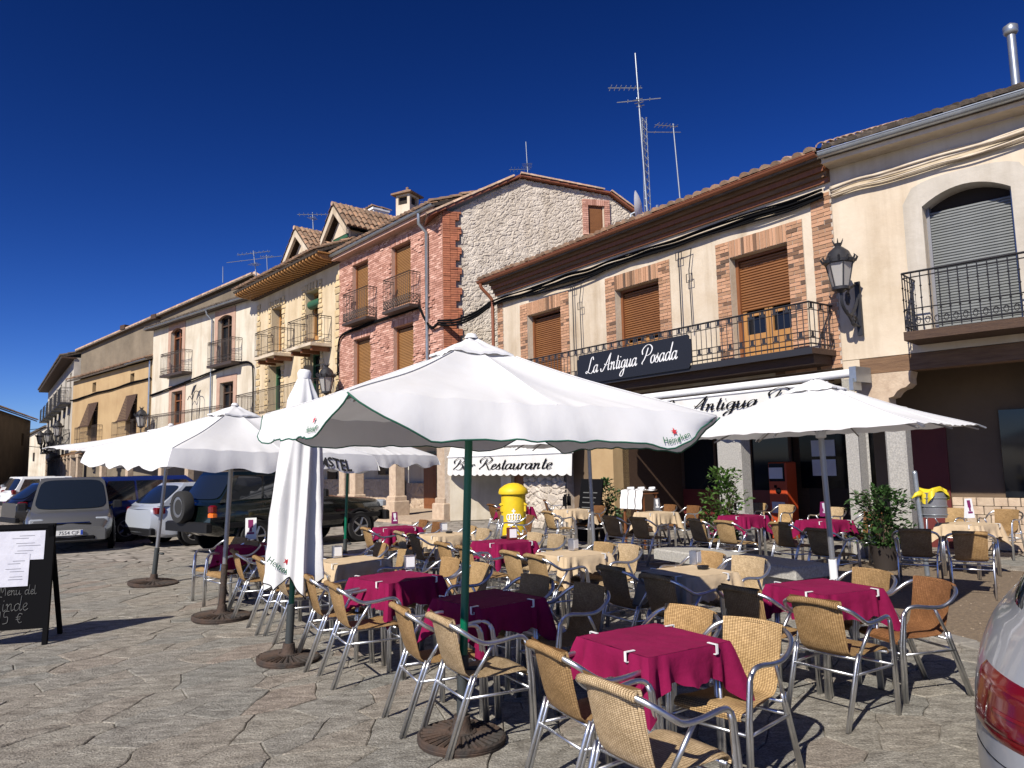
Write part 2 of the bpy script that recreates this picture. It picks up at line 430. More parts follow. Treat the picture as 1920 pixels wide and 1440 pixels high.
def spline(pts, n=6, closed=False):
    P = [Vector(p) for p in pts]; out = []; k = len(P)
    for i in range(k if closed else k - 1):
        p0 = P[(i - 1) % k] if (closed or i > 0) else P[0]; p1 = P[i]; p2 = P[(i + 1) % k]; p3 = P[(i + 2) % k] if (closed or i < k - 2) else P[-1]
        for j in range(n):
            t = j / n
            out.append(.5 * ((2 * p1) + (-p0 + p2) * t + (2 * p0 - 5 * p1 + 4 * p2 - p3) * t * t + (-p0 + 3 * p1 - 3 * p2 + p3) * t ** 3))
    if not closed: out.append(P[-1])
    return out

# ------------------------------------------------------------------ lettering
GL = {
 'a': ([[(.75,.75),(.5,1),(.15,.75),(.1,.3),(.3,0),(.6,.25),(.78,.8)],[(.8,1),(.75,.4),(.85,.02),(1.1,.25)]],1.05),
 'n': ([[(0,.8),(.15,1),(.2,.6),(.15,0)],[(.17,.5),(.45,.95),(.65,.9),(.65,.4),(.75,.02),(1,.25)]],1.0),
 't': ([[(.3,1.7),(.25,.5),(.35,.02),(.65,.25)],[(0,1.02),(.6,1.05)]],.62),
 'i': ([[(.15,1),(.12,.35),(.22,.02),(.5,.25)],[(.17,1.4),(.24,1.5)]],.5),
 'g': ([[(.75,.8),(.5,1),(.15,.75),(.12,.3),(.35,.05),(.65,.3),(.78,1)],[(.8,1),(.72,-.5),(.45,-1),(.1,-.85),(.25,-.45),(.75,-.05),(1.05,.25)]],1.02),
 'u': ([[(0,.8),(.12,1),(.12,.35),(.25,.02),(.5,.15),(.7,.6)],[(.75,1),(.72,.35),(.82,.02),(1.05,.25)]],1.04),
 'o': ([[(.45,1),(.15,.75),(.12,.3),(.35,0),(.65,.2),(.72,.65),(.45,1),(.6,.85),(.9,.88)]],.86),
 's': ([[(0,.1),(.4,1.05),(.35,.75),(.6,.35),(.45,.02),(.12,.1)]],.72),
 'd': ([[(.75,.75),(.5,1),(.15,.75),(.1,.3),(.3,0),(.6,.25),(.78,.8)],[(.92,2.1),(.78,.5),(.86,.02),(1.1,.25)]],1.07),
 'e': ([[(.1,.4),(.5,.6),(.6,.9),(.4,1),(.15,.7),(.15,.25),(.4,0),(.75,.25)]],.72),
 'r': ([[(0,.8),(.15,1),(.18,.6),(.13,0)],[(.16,.5),(.35,.9),(.55,1),(.65,.82)]],.66),
 'L': ([[(1.2,1.7),(1.0,2.1),(.7,1.9),(.6,1.2),(.45,.4),(.15,.05),(-.05,.2),(.2,.32),(.7,.05),(1.2,-.02),(1.5,.3)]],1.5),
 'A': ([[(-.4,.4),(-.2,0),(.25,.25),(1.25,2.2)],[(1.25,2.2),(1.15,1),(1.2,.1),(1.5,.2)],[(.2,.9),(.7,.72),(1.5,.85)]],1.6),
 'P': ([[(.2,.05),(.05,.2),(.45,.8),(.75,1.95)],[(-.1,1.2),(-.25,1.75),(.3,2.25),(1.0,2.25),(1.5,1.8),(1.3,1.2),(.75,1.0),(.55,1.15)]],1.5),
 'B': ([[(.2,.05),(.05,.2),(.45,.8),(.75,1.95)],[(-.1,1.2),(-.25,1.75),(.3,2.25),(1.0,2.25),(1.45,1.85),(1.2,1.3),(.7,1.1)],[(.7,1.1),(1.3,1.0),(1.4,.45),(1.0,.0),(.4,.12)]],1.65),
 'R': ([[(.2,.05),(.05,.2),(.45,.8),(.75,1.95)],[(-.1,1.2),(-.25,1.75),(.3,2.25),(1.0,2.25),(1.5,1.8),(1.2,1.25),(.75,1.05)],[(.8,1.05),(1.15,.55),(1.5,.02),(1.9,.25)]],1.75),
}
def script_mb(text, h, width=None, bend=None):
    """calligraphic strokes in the x-z plane, facing -y; h = x-height"""
    mb = MB(); x = 0; strokes = []
    for ch in text:
        if ch == ' ': x += .95; continue
        st, adv = GL[ch]
        for s in st:
            strokes.append([(p[0] + x + p[1] * .32, p[1]) for p in s])
        x += adv
    kx = (width / x) if width else h
    for s in strokes:
        P = spline([(p[0], p[1], 0) for p in s], 7)
        V = []; F = []
        for i, p in enumerate(P):
            t = P[min(i + 1, len(P) - 1)] - P[max(i - 1, 0)]
            t.normalize(); n = Vector((-t.y, t.x, 0))
            down = abs(t.y)
            w = (.024 + .07 * down ** 1.5) * (1 if 0 < i < len(P) - 1 else .5)
            for q in (p + n * w, p - n * w):
                X, Z = q.x * kx, q.y * h
                yy = bend(X) if bend else 0
                V.append((X, yy - .004, Z)); V.append((X, yy, Z))
            if i:
                a = (i - 1) * 4; b = i * 4
                F += [(a, a + 2, b + 2, b), (a, b, b + 1, a + 1), (a + 2, a + 3, b + 3, b + 2)]
        mb.add(V, F)
    return mb, x * kx
def text_mesh(s, size, m, extrude=.001, shear=0.0, sx=1.0, bold=0.0):
    cu = bpy.data.curves.new('lettering', 'FONT'); cu.body = s; cu.size = size; cu.extrude = extrude; cu.offset = bold; cu.shear = shear; cu.resolution_u = 3
    cu.align_x = 'CENTER'
    o = bpy.data.objects.new('lettering', cu); C.objects.link(o)
    dg = bpy.context.evaluated_depsgraph_get(); dg.update()
    me = bpy.data.meshes.new_from_object(o.evaluated_get(dg))
    C.objects.unlink(o); bpy.data.objects.remove(o)
    me.materials.clear(); me.materials.append(m)
    if sx != 1: me.transform(Matrix.Diagonal((sx, 1, 1, 1)))
    return me
# ------------------------------------------------------------------ plan of the square
def building(name, label, A, Bp, cat='house', group=None):
    A = Vector((A[0], A[1], 0)); Bv = Vector((Bp[0], Bp[1], 0)); u = Bv - A
    t = thing(name, label, cat, A, math.atan2(u.y, u.x), group)
    return t, u.length
def fx(b, px, py, off=0.0):
    """sight line -> (along, height) on the plane `off` behind the facade of building b"""
    a = b.rotation_euler.z; u = Vector((math.cos(a), math.sin(a), 0)); n = Vector((-u.y, u.x, 0)); o = Vector(b.location)
    d = ray(px, py); t = (n.dot(o) + off) / (n.x * d.x + n.y * d.y); p = d * t
    return (p - o).dot(u), p.z + EYE
def loc2w(b, x, y, z):
    a = b.rotation_euler.z; return Vector((b.location.x + x * math.cos(a) - y * math.sin(a), b.location.y + x * math.sin(a) + y * math.cos(a), z))
PR_, PL_ = (5.889, 13.069), (-.385, 21.70)
CE_ = (8.474, 10.592)
RR_, RL_ = (-2.181, 23.587), (-6.853, 29.208)
YL_ = (-12.272, 35.445)
WL_ = (-21.271, 43.502)
TL_ = (-31.718, 53.233)

# ------------------------------------------------------------------ ground
g = MB(); g.add([(-400, -60, -.018), (400, -60, -.018), (400, 500, -.018), (-400, 500, -.018)], [(0, 1, 2, 3)])
ground = part('ground', g, groundm); ground['kind'] = 'structure'
DIRT = [(2.2, 12.9), (2.9, 10.6), (3.55, 8.9), (4.1, 6.95), (4.75, 4.6), (9.5, 3.6), (9.5, 9.3), (5.7, 12.9)]
def inpoly(x, y, P):
    c = False; j = len(P) - 1
    for i in range(len(P)):
        if (P[i][1] > y) != (P[j][1] > y) and x < (P[j][0] - P[i][0]) * (y - P[i][1]) / (P[j][1] - P[i][1]) + P[i][0]: c = not c
        j = i
    return c
gd = MB(); n = len(DIRT); gd.add([(x, y, -.008) for x, y in DIRT], [tuple(range(n - 1, -1, -1))])
dirt_o = part('dirt_patch', gd, dirt); dirt_o['kind'] = 'structure'
ANG = R(57); ST = 1.75
def flagstones():
    ca, sa = math.cos(ANG), math.sin(ANG)
    fw = lambda x, y: ((x * ca + y * sa) / ST, -x * sa + y * ca)
    bw = lambda u, v: (u * ST * ca - v * sa, u * ST * sa + v * ca)
    S = []; step = .33
    rg = np.random.default_rng(3)
    for i in range(-60, 60):
        for j in range(-75, 60):
            u, v = i * step + (step / 2 if j % 2 else 0) + rg.uniform(-.18, .18), j * step * .92 + rg.uniform(-.16, .16)
            x, y = bw(u, v)
            if 1.5 < y < 15.5 and abs(x) < .78 * y + 1.2: S.append((u, v))
    S = np.array(S); cells = []
    for k, (u, v) in enumerate(S):
        x, y = bw(u, v)
        if not (2.2 < y < 14.6 and abs(x) < .74 * y + .7) or inpoly(x, y, DIRT): continue
        d = (S[:, 0] - u) ** 2 + (S[:, 1] - v) ** 2
        nb = np.argsort(d)[1:22]
        P = [(-1, -1), (1, -1), (1, 1), (-1, 1)]
        for q in nb:
            mx, my = (S[q, 0] - u), (S[q, 1] - v); h = (mx * mx + my * my) / 2
            Q = []
            for a in range(len(P)):
                p, r = P[a], P[(a + 1) % len(P)]
                dp = p[0] * mx + p[1] * my - h; dr = r[0] * mx + r[1] * my - h
                if dp <= 0: Q.append(p)
                if dp * dr < 0:
                    t = dp / (dp - dr); Q.append((p[0] + (r[0] - p[0]) * t, p[1] + (r[1] - p[1]) * t))
            P = Q
        cells.append(((x, y), [bw(u + p[0], v + p[1]) for p in P], rg.random()))
    cells.sort(key=lambda c: c[0][0] ** 2 + c[0][1] ** 2 + (8 if abs(c[0][0]) > .72 * c[0][1] else 0))
    def wob(x, y): return .011 * math.sin(x * 17 + y * 9) + .008 * math.sin(x * 31 - y * 23)
    def stone(mb, tones, c, P, tone):
        E = []
        for a in range(len(P)):
            p, r = P[a], P[(a + 1) % len(P)]; L = math.dist(p, r)
            m = max(1, int(L / .13))
            for q in range(m):
                t = q / m; E.append((p[0] + (r[0] - p[0]) * t, p[1] + (r[1] - p[1]) * t))
        E = [(x + wob(x, y), y + wob(y + 3, x)) for x, y in E]
        k = len(E); gx, gy = rg.uniform(-.012, .012, 2); h = rg.uniform(-.004, .004); gap = rg.uniform(.0015, .0045)
        def ring(ins, dz):
            out = []
            for x, y in E:
                dx, dy = c[0] - x, c[1] - y; L = math.hypot(dx, dy) or 1; s = min(ins / L, .5)
                X, Y = x + dx * s, y + dy * s
                out.append((X, Y, dz + h + gx * (X - c[0]) + gy * (Y - c[1])))
            return out
        V = ring(gap, -.05) + ring(gap, -.006) + ring(gap + .009, 0.0)
        F = [(r * k + i, r * k + (i + 1) % k, (r + 1) * k + (i + 1) % k, (r + 1) * k + i) for r in range(2) for i in range(k)]
        F.append(tuple(2 * k + i for i in range(k)))
        if sum(E[i][0] * E[(i + 1) % k][1] - E[(i + 1) % k][0] * E[i][1] for i in range(k)) < 0: F = [f[::-1] for f in F]
        mb.add(V, F); tones += [tone] * len(V)
    def fin(mb, tones, name):
        me = mb.mesh(name, flagm); a = me.attributes.new('tone', 'FLOAT', 'POINT'); a.data.foreach_set('value', tones); return me
    rest = MB(); rt = []
    for i, (c, P, tone) in enumerate(cells):
        if i < 296:
            mb = MB(); tn = []; stone(mb, tn, c, P, tone); obj('flagstone', fin(mb, tn, 'flagstone'), ground)
        else: stone(rest, rt, c, P, tone)
    o = obj('flagstone_paving', fin(rest, rt, 'flagstone_paving'), ground); o['kind'] = 'stuff'
    # kerb stones along the dirt patch
    line = [(2.9, 10.6), (3.55, 8.9), (4.1, 6.95), (4.75, 4.6)]
    for a, b in zip(line[:-1], line[1:]):
        u = Vector((b[0] - a[0], b[1] - a[1], 0)); m = max(1, round(u.length / .85)); 
        for q in range(m):
            p = Vector((a[0], a[1], 0)) + u * (q + .5) / m
            mb = MB(); L = u.length / m / 2 - .01; mb.cbox(-L, L, -.13, .13, -.06, .022 + rng.uniform(-.006, .006), .012)
            part('kerb_stone', mb, kerbm, ground, loc=p, rot=(0, 0, math.atan2(u.y, u.x) + rng.uniform(-.02, .02)))
    # pebbles and litter in the dirt
    mb = MB()
    for _ in range(2200):
        x, y = rng.uniform(2.2, 9), rng.uniform(4, 12.5)
        if not inpoly(x, y, DIRT): continue
        r = rng.uniform(.003, .012); M = Matrix.Translation((x, y, -.006)) @ Matrix.Rotation(rng.uniform(0, 6), 4, 'Z')
        mb.add([(-r, -r * .7, 0), (r, -r * .6, 0), (r * .8, r * .7, 0), (-r * .7, r, 0), (0, 0, r * .8)], [(0, 1, 4), (1, 2, 4), (2, 3, 4), (3, 0, 4)], M)
    o = part('gravel', mb, pebble); o['kind'] = 'stuff'
flagstones()

# ------------------------------------------------------------------ facade helpers
def wall(mb, x0, x1, z0, z1, ops=(), d=.35, y=0.0):
    xs = sorted({x0, x1, *[v for o in ops for v in (o[0], o[1])]}); zs = sorted({z0, z1, *[v for o in ops for v in (o[2], o[3])]})
    for i in range(len(xs) - 1):
        for j in range(len(zs) - 1):
            cx, cz = (xs[i] + xs[i + 1]) / 2, (zs[j] + zs[j + 1]) / 2
            if any(o[0] < cx < o[1] and o[2] < cz < o[3] for o in ops): continue
            mb.add([(xs[i], y, zs[j]), (xs[i + 1], y, zs[j]), (xs[i + 1], y, zs[j + 1]), (xs[i], y, zs[j + 1])], [(0, 1, 2, 3)])
    for a, b, c, e in ops:
        mb.add([(a, y, c), (a, y, e), (a, y + d, e), (a, y + d, c)], [(3, 2, 1, 0)])
        mb.add([(b, y, c), (b, y, e), (b, y + d, e), (b, y + d, c)], [(0, 1, 2, 3)])
        mb.add([(a, y, e), (b, y, e), (b, y + d, e), (a, y + d, e)], [(3, 2, 1, 0)])
        mb.add([(a, y, c), (b, y, c), (b, y + d, c), (a, y + d, c)], [(0, 1, 2, 3)])
def shell(b, L, z0, z1, depth, m, ops=(), d=.35, name='wall'):
    """front wall with real openings, plus sides and back behind it"""
    mb = MB(); wall(mb, 0, L, z0, z1, ops, d)
    mb.add([(0, 0, z0), (0, 0, z1), (0, depth, z1), (0, depth, z0)], [(0, 1, 2, 3)])
    mb.add([(L, 0, z0), (L, 0, z1), (L, depth, z1), (L, depth, z0)], [(3, 2, 1, 0)])
    mb.add([(0, depth, z0), (L, depth, z0), (L, depth, z1), (0, depth, z1)], [(3, 2, 1, 0)])
    mb.add([(0, 0, z0), (L, 0, z0), (L, depth, z0), (0, depth, z0)], [(3, 2, 1, 0)])
    return part(name, mb, m, b)
def shutter_window(b, x0, x1, z0, z1, zs, m, fm, y=.2, pitch=.055, below=None):
    """roller shutter let down to zs with joinery below"""
    w = MB(); w.box(x0, x0 + .07, y - .03, y + .08, z0, z1); w.box(x1 - .07, x1, y - .03, y + .08, z0, z1); w.box(x0 + .07, x1 - .07, y - .03, y + .08, z1 - .06, z1)
    win = part('window', w, fm, b)
    s = MB(); n = int((z1 - .06 - zs) / pitch)
    for i in range(n):
        a = zs + i * pitch
        s.add([(x0 + .07, y + .045, a), (x1 - .07, y + .045, a), (x1 - .07, y + .02, a + pitch * .3), (x0 + .07, y + .02, a + pitch * .3), (x1 - .07, y + .022, a + pitch * .8), (x0 + .07, y + .022, a + pitch * .8), (x1 - .07, y + .045, a + pitch), (x0 + .07, y + .045, a + pitch)], [(0, 1, 2, 3), (3, 2, 4, 5), (5, 4, 6, 7)])
    part('shutter', s, m, win)
    k = MB(); k.box(x0, x1, y + .13, y + .15, z0, z1); part('pane', k, glass, win)
    if below and zs > z0 + .1:
        j = MB(); xm = (x0 + x1) / 2
        for a, c in ((x0 + .07, xm - .01), (xm + .01, x1 - .07)):
            j.box(a, a + .08, y + .05, y + .10, z0, zs); j.box(c - .08, c, y + .05, y + .10, z0, zs); j.box(a + .08, c - .08, y + .05, y + .10, z0, z0 + below)
            j.box(a + .08, c - .08, y + .05, y + .10, zs - .12, zs - .06)
        part('sash', j, woodl, win)
    return win
def door_window(b, x0, x1, z0, z1, fm, gm=glass, y=.25, arch=0.0, leaf=None, fw=.1):
    w = MB(); w.box(x0, x0 + fw, y - .03, y + .06, z0, z1); w.box(x1 - fw, x1, y - .03, y + .06, z0, z1); w.box(x0 + fw, x1 - fw, y - .03, y + .06, z1 - fw, z1)
    xm = (x0 + x1) / 2; w.box(xm - .05, xm + .05, y - .02, y + .05, z0, z1 - fw); w.box(x0 + fw, xm - .05, y - .02, y + .05, z0, z0 + .35); w.box(xm + .05, x1 - fw, y - .02, y + .05, z0, z0 + .35)
    w.box(x0 + fw, xm - .05, y - .015, y + .045, z1 - .55, z1 - .48); w.box(xm + .05, x1 - fw, y - .015, y + .045, z1 - .55, z1 - .48)
    win = part('window', w, fm, b)
    k = MB(); k.box(x0, x1, y + .07, y + .09, z0, z1); part('pane', k, gm, win)
    return win
def bricks_rect(x0, x1, z0, z1, bl=.22, bh=.062, j=.012, soldier=False, off=0):
    out = []
    if soldier:
        n = max(1, int((x1 - x0) / (bh + j))); s = (x1 - x0) / n
        for i in range(n): out.append((x0 + i * s + j / 2, x0 + (i + 1) * s - j / 2, z0 + j / 2, z1 - j / 2))
    else:
        n = max(1, round((z1 - z0) / (bh + j))); s = (z1 - z0) / n
        for r in range(n):
            x = x0 - (bl / 2 if (r + off) % 2 else 0)
            while x < x1 - .02:
                a, c = max(x, x0), min(x + bl, x1)
                if c - a > .04: out.append((a + j / 2, c - j / 2, z0 + r * s + j / 2, z0 + (r + 1) * s - j / 2))
                x += bl
    return out
def brick_mesh():
    mb = MB(); mb.box(-.5, .5, -.5, .5, -.5, .5); return mb
BR_ME = brick_mesh().mesh('brick', brickm)
def lay(parent, rects, y=-.025, cap=300, m=brickm, count=[0], th=.06, jit=.006):
    st = MB()
    for a, c, e, f in rects:
        dy = rng.uniform(-jit, jit)
        if count[0] < cap:
            count[0] += 1
            obj('brick', BR_ME, parent, loc=((a + c) / 2, y + th / 2 + dy, (e + f) / 2), sc=(c - a, th, f - e), rot=(0, 0, 0))
        else: st.box(a, c, y + dy, y + th + dy, e, f)
    if st.v:
        o = part('brickwork', st, m, parent); o['kind'] = 'stuff'
def barrel(mb, x0, x1, y0, z0, y1, z1, pitch=.24, row=.42, r=None, jit=.012, seg=5):
    """rows of overlapping half-round tiles running up a slope from (y0,z0) to (y1,z1)"""
    r = r or pitch * .42; n = max(1, int(round((x1 - x0) / pitch))); s = (x1 - x0) / n
    L = math.hypot(y1 - y0, z1 - z0); m = max(1, int(L / row)); dy, dz = (y1 - y0) / L, (z1 - z0) / L
    for i in range(n):
        cx = x0 + (i + .5) * s
        for k in range(m):
            a, c = k * L / m, (k + 1) * L / m + .05; ja, jx = rng.uniform(-jit, jit), rng.uniform(-jit, jit)
            V = []
            for (q, rr, up) in ((a, r * 1.08, .035), (c, r * .9, .012)):
                for j in range(seg + 1):
                    an = PI * j / seg
                    hh = up + ja + math.sin(an) * rr * .85
                    V.append((cx + jx + math.cos(an) * rr, y0 + dy * q - dz * hh, z0 + dz * q + dy * hh))
            F = [(j, j + 1, seg + 2 + j, seg + 1 + j) for j in range(seg)]
            F.append(tuple(range(seg, -1, -1)))
            mb.add(V, F)
def roof(b, x0, x1, y0, z0, y1, z1, m=tilem, pitch=.24, th=.1, name='roof'):
    s = MB(); L = math.hypot(y1 - y0, z1 - z0); ny, nz = -(z1 - z0) / L, (y1 - y0) / L
    s.add([(x0, y0, z0), (x1, y0, z0), (x1, y1, z1), (x0, y1, z1), (x0, y0 - ny * th, z0 - nz * th), (x1, y0 - ny * th, z0 - nz * th), (x1, y1 - ny * th, z1 - nz * th), (x0, y1 - ny * th, z1 - nz * th)],
          [(0, 1, 2, 3), (7, 6, 5, 4), (0, 4, 5, 1), (1, 5, 6, 2), (2, 6, 7, 3), (3, 7, 4, 0)])
    rf = part(name, s, tiled, b)
    t = MB(); barrel(t, x0, x1, y0 - .06, z0 + .02, y1, z1 + .02, pitch)
    o = part('roof_tiling', t, m, rf, 50); o['kind'] = 'stuff'
    return rf
def balcony(b, x0, x1, z, dep, h, m=iron, slab=woodd, sp=.12, style='plain', th=.12, name='balcony', right=True):
    s = MB(); s.box(x0 - .03, x1 + .03, -dep - .03, 0, z - th, z)
    bal = part(name, s, slab, b)
    r = MB(); t = .012; yf = -dep
    ends = [((x0, -.02), (x0, yf)), ((x0, yf), (x1, yf)), ((x1, yf), (x1, -.02))]
    for (ax, ay), (cx, cy) in ends:
        L = math.hypot(cx - ax, cy - ay); n = max(1, int(L / sp))
        for zz, rr in ((h, .018), (.08, .014)) + (((h - .13, .009), (.30, .009), (.18, .009)) if style == 'squares' else (((h - .06, .008),) if style == 'plain' else ((h - .08, .01), (.36, .01)))):
            r.tube([(ax, ay, z + zz), (cx, cy, z + zz)], rr, 4)
        for i in range(n + 1):
            q = i / n; x, y = ax + (cx - ax) * q, ay + (cy - ay) * q
            if style == 'belly' and cy == ay:
                r.tube([(x, y, z + .08), (x, y - .02, z + .3), (x, y - .01, z + .6), (x, y, z + h)], .009, 4)
            else: r.tube([(x, y, z + .02), (x, y, z + h)], .009 if style != 'squares' else .0095, 4)
            if style == 'knots':
                for zz in (.35, .55, .75): r.lathe([(0, -.03), (.02, 0), (0, .03)], 4, (x, y, z + h * zz))
                if i < n:
                    xm, ym = ax + (cx - ax) * (i + .5) / n, ay + (cy - ay) * (i + .5) / n; dx, dy = (cx - ax) / L, (cy - ay) / L
                    pts = [(xm + dx * .045 * math.cos(q2) * (1 - q2 / 14), ym + dy * .045 * math.cos(q2) * (1 - q2 / 14), z + .16 + .05 * math.sin(q2)) for q2 in np.linspace(0, 9, 16)]
                    r.tube(pts, .006, 4)
            if style == 'squares' and i % 2 == 0 and i < n:
                x2, y2 = ax + (cx - ax) * (i + 1) / n, ay + (cy - ay) * (i + 1) / n
                M = None
                for zz in ((h - .115, h - .015), (.19, .29)):
                    r.add([(x, y - .006, z + zz[0]), (x2, y2 - .006, z + zz[0]), (x2, y2 - .006, z + zz[0] + .022), (x, y - .006, z + zz[0] + .022)], [(0, 1, 2, 3)])
                    xm, ym = (x + x2) / 2, (y + y2) / 2; ex, ey = (x2 - x) * .28, (y2 - y) * .28
                    r.add([(xm - ex, ym - ey - .005, z + zz[0]), (xm + ex, ym + ey - .005, z + zz[0]), (xm + ex, ym + ey - .005, z + zz[1]), (xm - ex, ym - ey - .005, z + zz[1])], [(0, 1, 2, 3)])
            if style == 'lattice' and i < n:
                x2, y2 = ax + (cx - ax) * (i + 1) / n, ay + (cy - ay) * (i + 1) / n
                for (za, zb) in ((.08, .22), (.22, .08), (.22, .36), (.36, .22)): r.tube([(x, y, z + za), (x2, y2, z + zb)], .011, 4)
            if style == 'scroll' and i < n:
                x2, y2 = ax + (cx - ax) * (i + .5) / n, ay + (cy - ay) * (i + .5) / n
                for zz in (.2, .9 * h):
                    r.tube([(x2 + .04 * math.cos(q2) * (cx - ax) / L, y2 + .04 * math.cos(q2) * (cy - ay) / L, z + zz + .05 * math.sin(q2)) for q2 in np.linspace(0, 2 * PI, 8)], .008, 3)
    part('railing', r, m, bal)
    return bal
def cable_bundle(b, pts, label, m=black, n=4, r=.018, spread=.03, cat='cable', sag=.02):
    mb = MB()
    for k in range(n):
        oy, oz = rng.uniform(-spread, spread) * .5, rng.uniform(-spread, spread)
        P = [(p[0], p[1] + oy, p[2] + oz + rng.uniform(-sag, sag)) for p in pts]
        mb.tube(spline(P, 5), r * rng.uniform(.6, 1.1), 5)
    o = part('cable_bundle', mb, m, None, 180, loc=b.location, rot=b.rotation_euler); tag(o, label, cat)
    return o
def column(mb, x, y, h, w=.32, base=True, cap=True):
    z = 0
    if base:
        mb.cbox(x - w * .78, x + w * .78, y - w * .78, y + w * .78, 0, .55, .03); mb.cbox(x - w * .62, x + w * .62, y - w * .62, y + w * .62, .55, .72, .03); z = .72
    mb.cbox(x - w / 2, x + w / 2, y - w / 2, y + w / 2, z, h - .2, .035)
    if cap: mb.cbox(x - w * .9, x + w * .9, y - w / 2 - .02, y + w / 2 + .02, h - .2, h, .02)
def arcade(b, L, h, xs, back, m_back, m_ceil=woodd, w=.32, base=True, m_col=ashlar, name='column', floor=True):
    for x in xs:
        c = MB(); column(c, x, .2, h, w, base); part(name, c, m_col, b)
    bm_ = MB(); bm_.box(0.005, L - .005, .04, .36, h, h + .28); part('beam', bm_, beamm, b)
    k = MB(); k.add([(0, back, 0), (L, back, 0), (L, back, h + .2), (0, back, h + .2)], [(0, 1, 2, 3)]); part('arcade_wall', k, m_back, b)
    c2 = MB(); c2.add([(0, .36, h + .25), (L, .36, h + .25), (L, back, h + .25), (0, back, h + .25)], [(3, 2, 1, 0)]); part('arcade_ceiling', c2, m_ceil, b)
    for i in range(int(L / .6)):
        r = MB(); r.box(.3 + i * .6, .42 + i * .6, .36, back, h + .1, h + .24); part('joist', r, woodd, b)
def gutter(b, x0, x1, y, z, r, m):
    mb = MB(); V = []; F = []; n = 10
    for x in (x0, x1):
        for j in range(n + 1):
            a = PI + PI * j / n; V.append((x, y + r * math.cos(a), z + r * math.sin(a)))
        for j in range(n + 1):
            a = 2 * PI - PI * j / n; V.append((x, y + r * .86 * math.cos(a), z + r * .86 * math.sin(a)))
    k = 2 * (n + 1); F = [(j, (j + 1) % k, k + (j + 1) % k, k + j) for j in range(k)]
    F += [tuple(range(k - 1, -1, -1)), tuple(range(k, 2 * k))]; mb.add(V, F)
    mb.tube([(x0, y - r, z), (x1, y - r, z)], r * .14, 6)
    return part('gutter', mb, m, b, 60)
def rock(mb, cx, cy, cz, sx, sy, sz, M=None):
    V = []; rr = rng.uniform
    for (x, y, z) in ((-1, -1, -1), (1, -1, -1), (1, 1, -1), (-1, 1, -1), (-1, -1, 1), (1, -1, 1), (1, 1, 1), (-1, 1, 1)):
        V.append((cx + x * sx * rr(.72, 1), cy + y * sy * rr(.8, 1), cz + z * sz * rr(.72, 1)))
    V += [(cx + rr(-.2, .2) * sx, cy - sy * 1.25, cz + rr(-.2, .2) * sz)]
    mb.add(V, [(0, 3, 2, 1), (4, 5, 6, 7), (1, 2, 6, 5), (2, 3, 7, 6), (3, 0, 4, 7), (0, 1, 8), (1, 5, 8), (5, 4, 8), (4, 0, 8)], M)

# ================================================================== the inn with the long balcony
inn, L = building('inn', 'cream two storey inn with brick framed brown shutters and long iron balcony', PL_, PR_, 'inn')
OPS = [(1.47, 2.93, 3.68, 5.86), (5.0, 6.42, 3.68, 5.86), (8.38, 9.72, 3.68, 5.84)]
shell(inn, L, 3.3, 6.95, 7, cream, OPS)
count = [0]
mor = MB(); rects = []
for a, c, e, f in OPS:
    for p, q in ((a - .34, a), (c, c + .34)):
        mor.box(p, q, -.012, .0, e, f + .36); rects.append((p, q, e, f + .36))
    mor.box(a, c, -.012, 0, f, f + .36)
for p, q, e, f in ((L - .42, L, 3.3, 6.55), (.02, .30, 3.3, 6.5), (9.3, L - .42, 3.3, 3.52)):
    mor.box(p, q, -.012, 0, e, f)
o = part('mortar', mor, mortar, inn); o['kind'] = 'stuff'
vis = []
for i in (2, 1, 0):
    a, c, e, f = OPS[i]
    vis += bricks_rect(a, c, f, f + .36, soldier=True)
    for p, q in ((a - .34, a), (c, c + .34)): vis += bricks_rect(p, q, 4.5, f + .36, bl=.24)
    if i == 2: vis += bricks_rect(L - .42, L, 3.3, 6.55, bl=.26)
for a, c, e, f in OPS:
    for p, q in ((a - .34, a), (c, c + .34)): vis += bricks_rect(p, q, e, 4.5, bl=.24)
vis += bricks_rect(.02, .30, 3.3, 6.5, bl=.26) + bricks_rect(9.3, L - .42, 3.3, 3.52)
lay(inn, vis, count=count)
for i, (a, c, e, f) in enumerate(OPS):
    shutter_window(inn, a, c, e, f, (3.72, 4.62, 4.72)[i], shut, wood, below=(0, .06, .55)[i])
# eaves: stepped brick courses with the eaves shadow put into their timber browns, gutter, tiles
for k, (o, z) in enumerate(((.06, 6.72), (.12, 6.81), (.19, 6.90), (.26, 7.0))):
    e = MB(); e.box(-.05, L - .002, -o, .1, z, z + .095); part('eaves_course', e, beamm if k % 2 else wood, inn)
gutter(inn, -.38, L + .02, -.42, 7.17, .08, copper)
dp = MB(); dp.tube(spline([(-.2, -.46, 7.08), (-.2, -.42, 6.95), (-.12, -.12, 6.62), (-.12, -.09, 6.3), (-.12, -.09, 5), (-.12, -.09, 2.2)], 5), .052, 10); part('downpipe', dp, copper, inn, 60)
rf = roof(inn, -.35, L + .02, -.42, 7.15, 6.0, 8.75, tilem, .235)
te = MB()
for j in range(6):
    pass
tile = MB(); V = []
for (y, r_) in ((0, .1), (.42, .085)):
    for j in range(7):
        a = PI * j / 6; V.append((math.cos(a) * r_, y, math.sin(a) * r_ * .9))
for (y, r_) in ((0, .082), (.42, .07)):
    for j in range(7):
        a = PI * j / 6; V.append((math.cos(a) * r_, y, math.sin(a) * r_ * .9))
tile.add(V, [(j, j + 1, 8 + j, 7 + j) for j in range(6)] + [(14 + j, 21 + j, 22 + j, 15 + j) for j in range(6)] + [(j, 14 + j, 15 + j, j + 1) for j in range(6)])
TILE_ME = tile.mesh('roof_tile', tilel, 60)
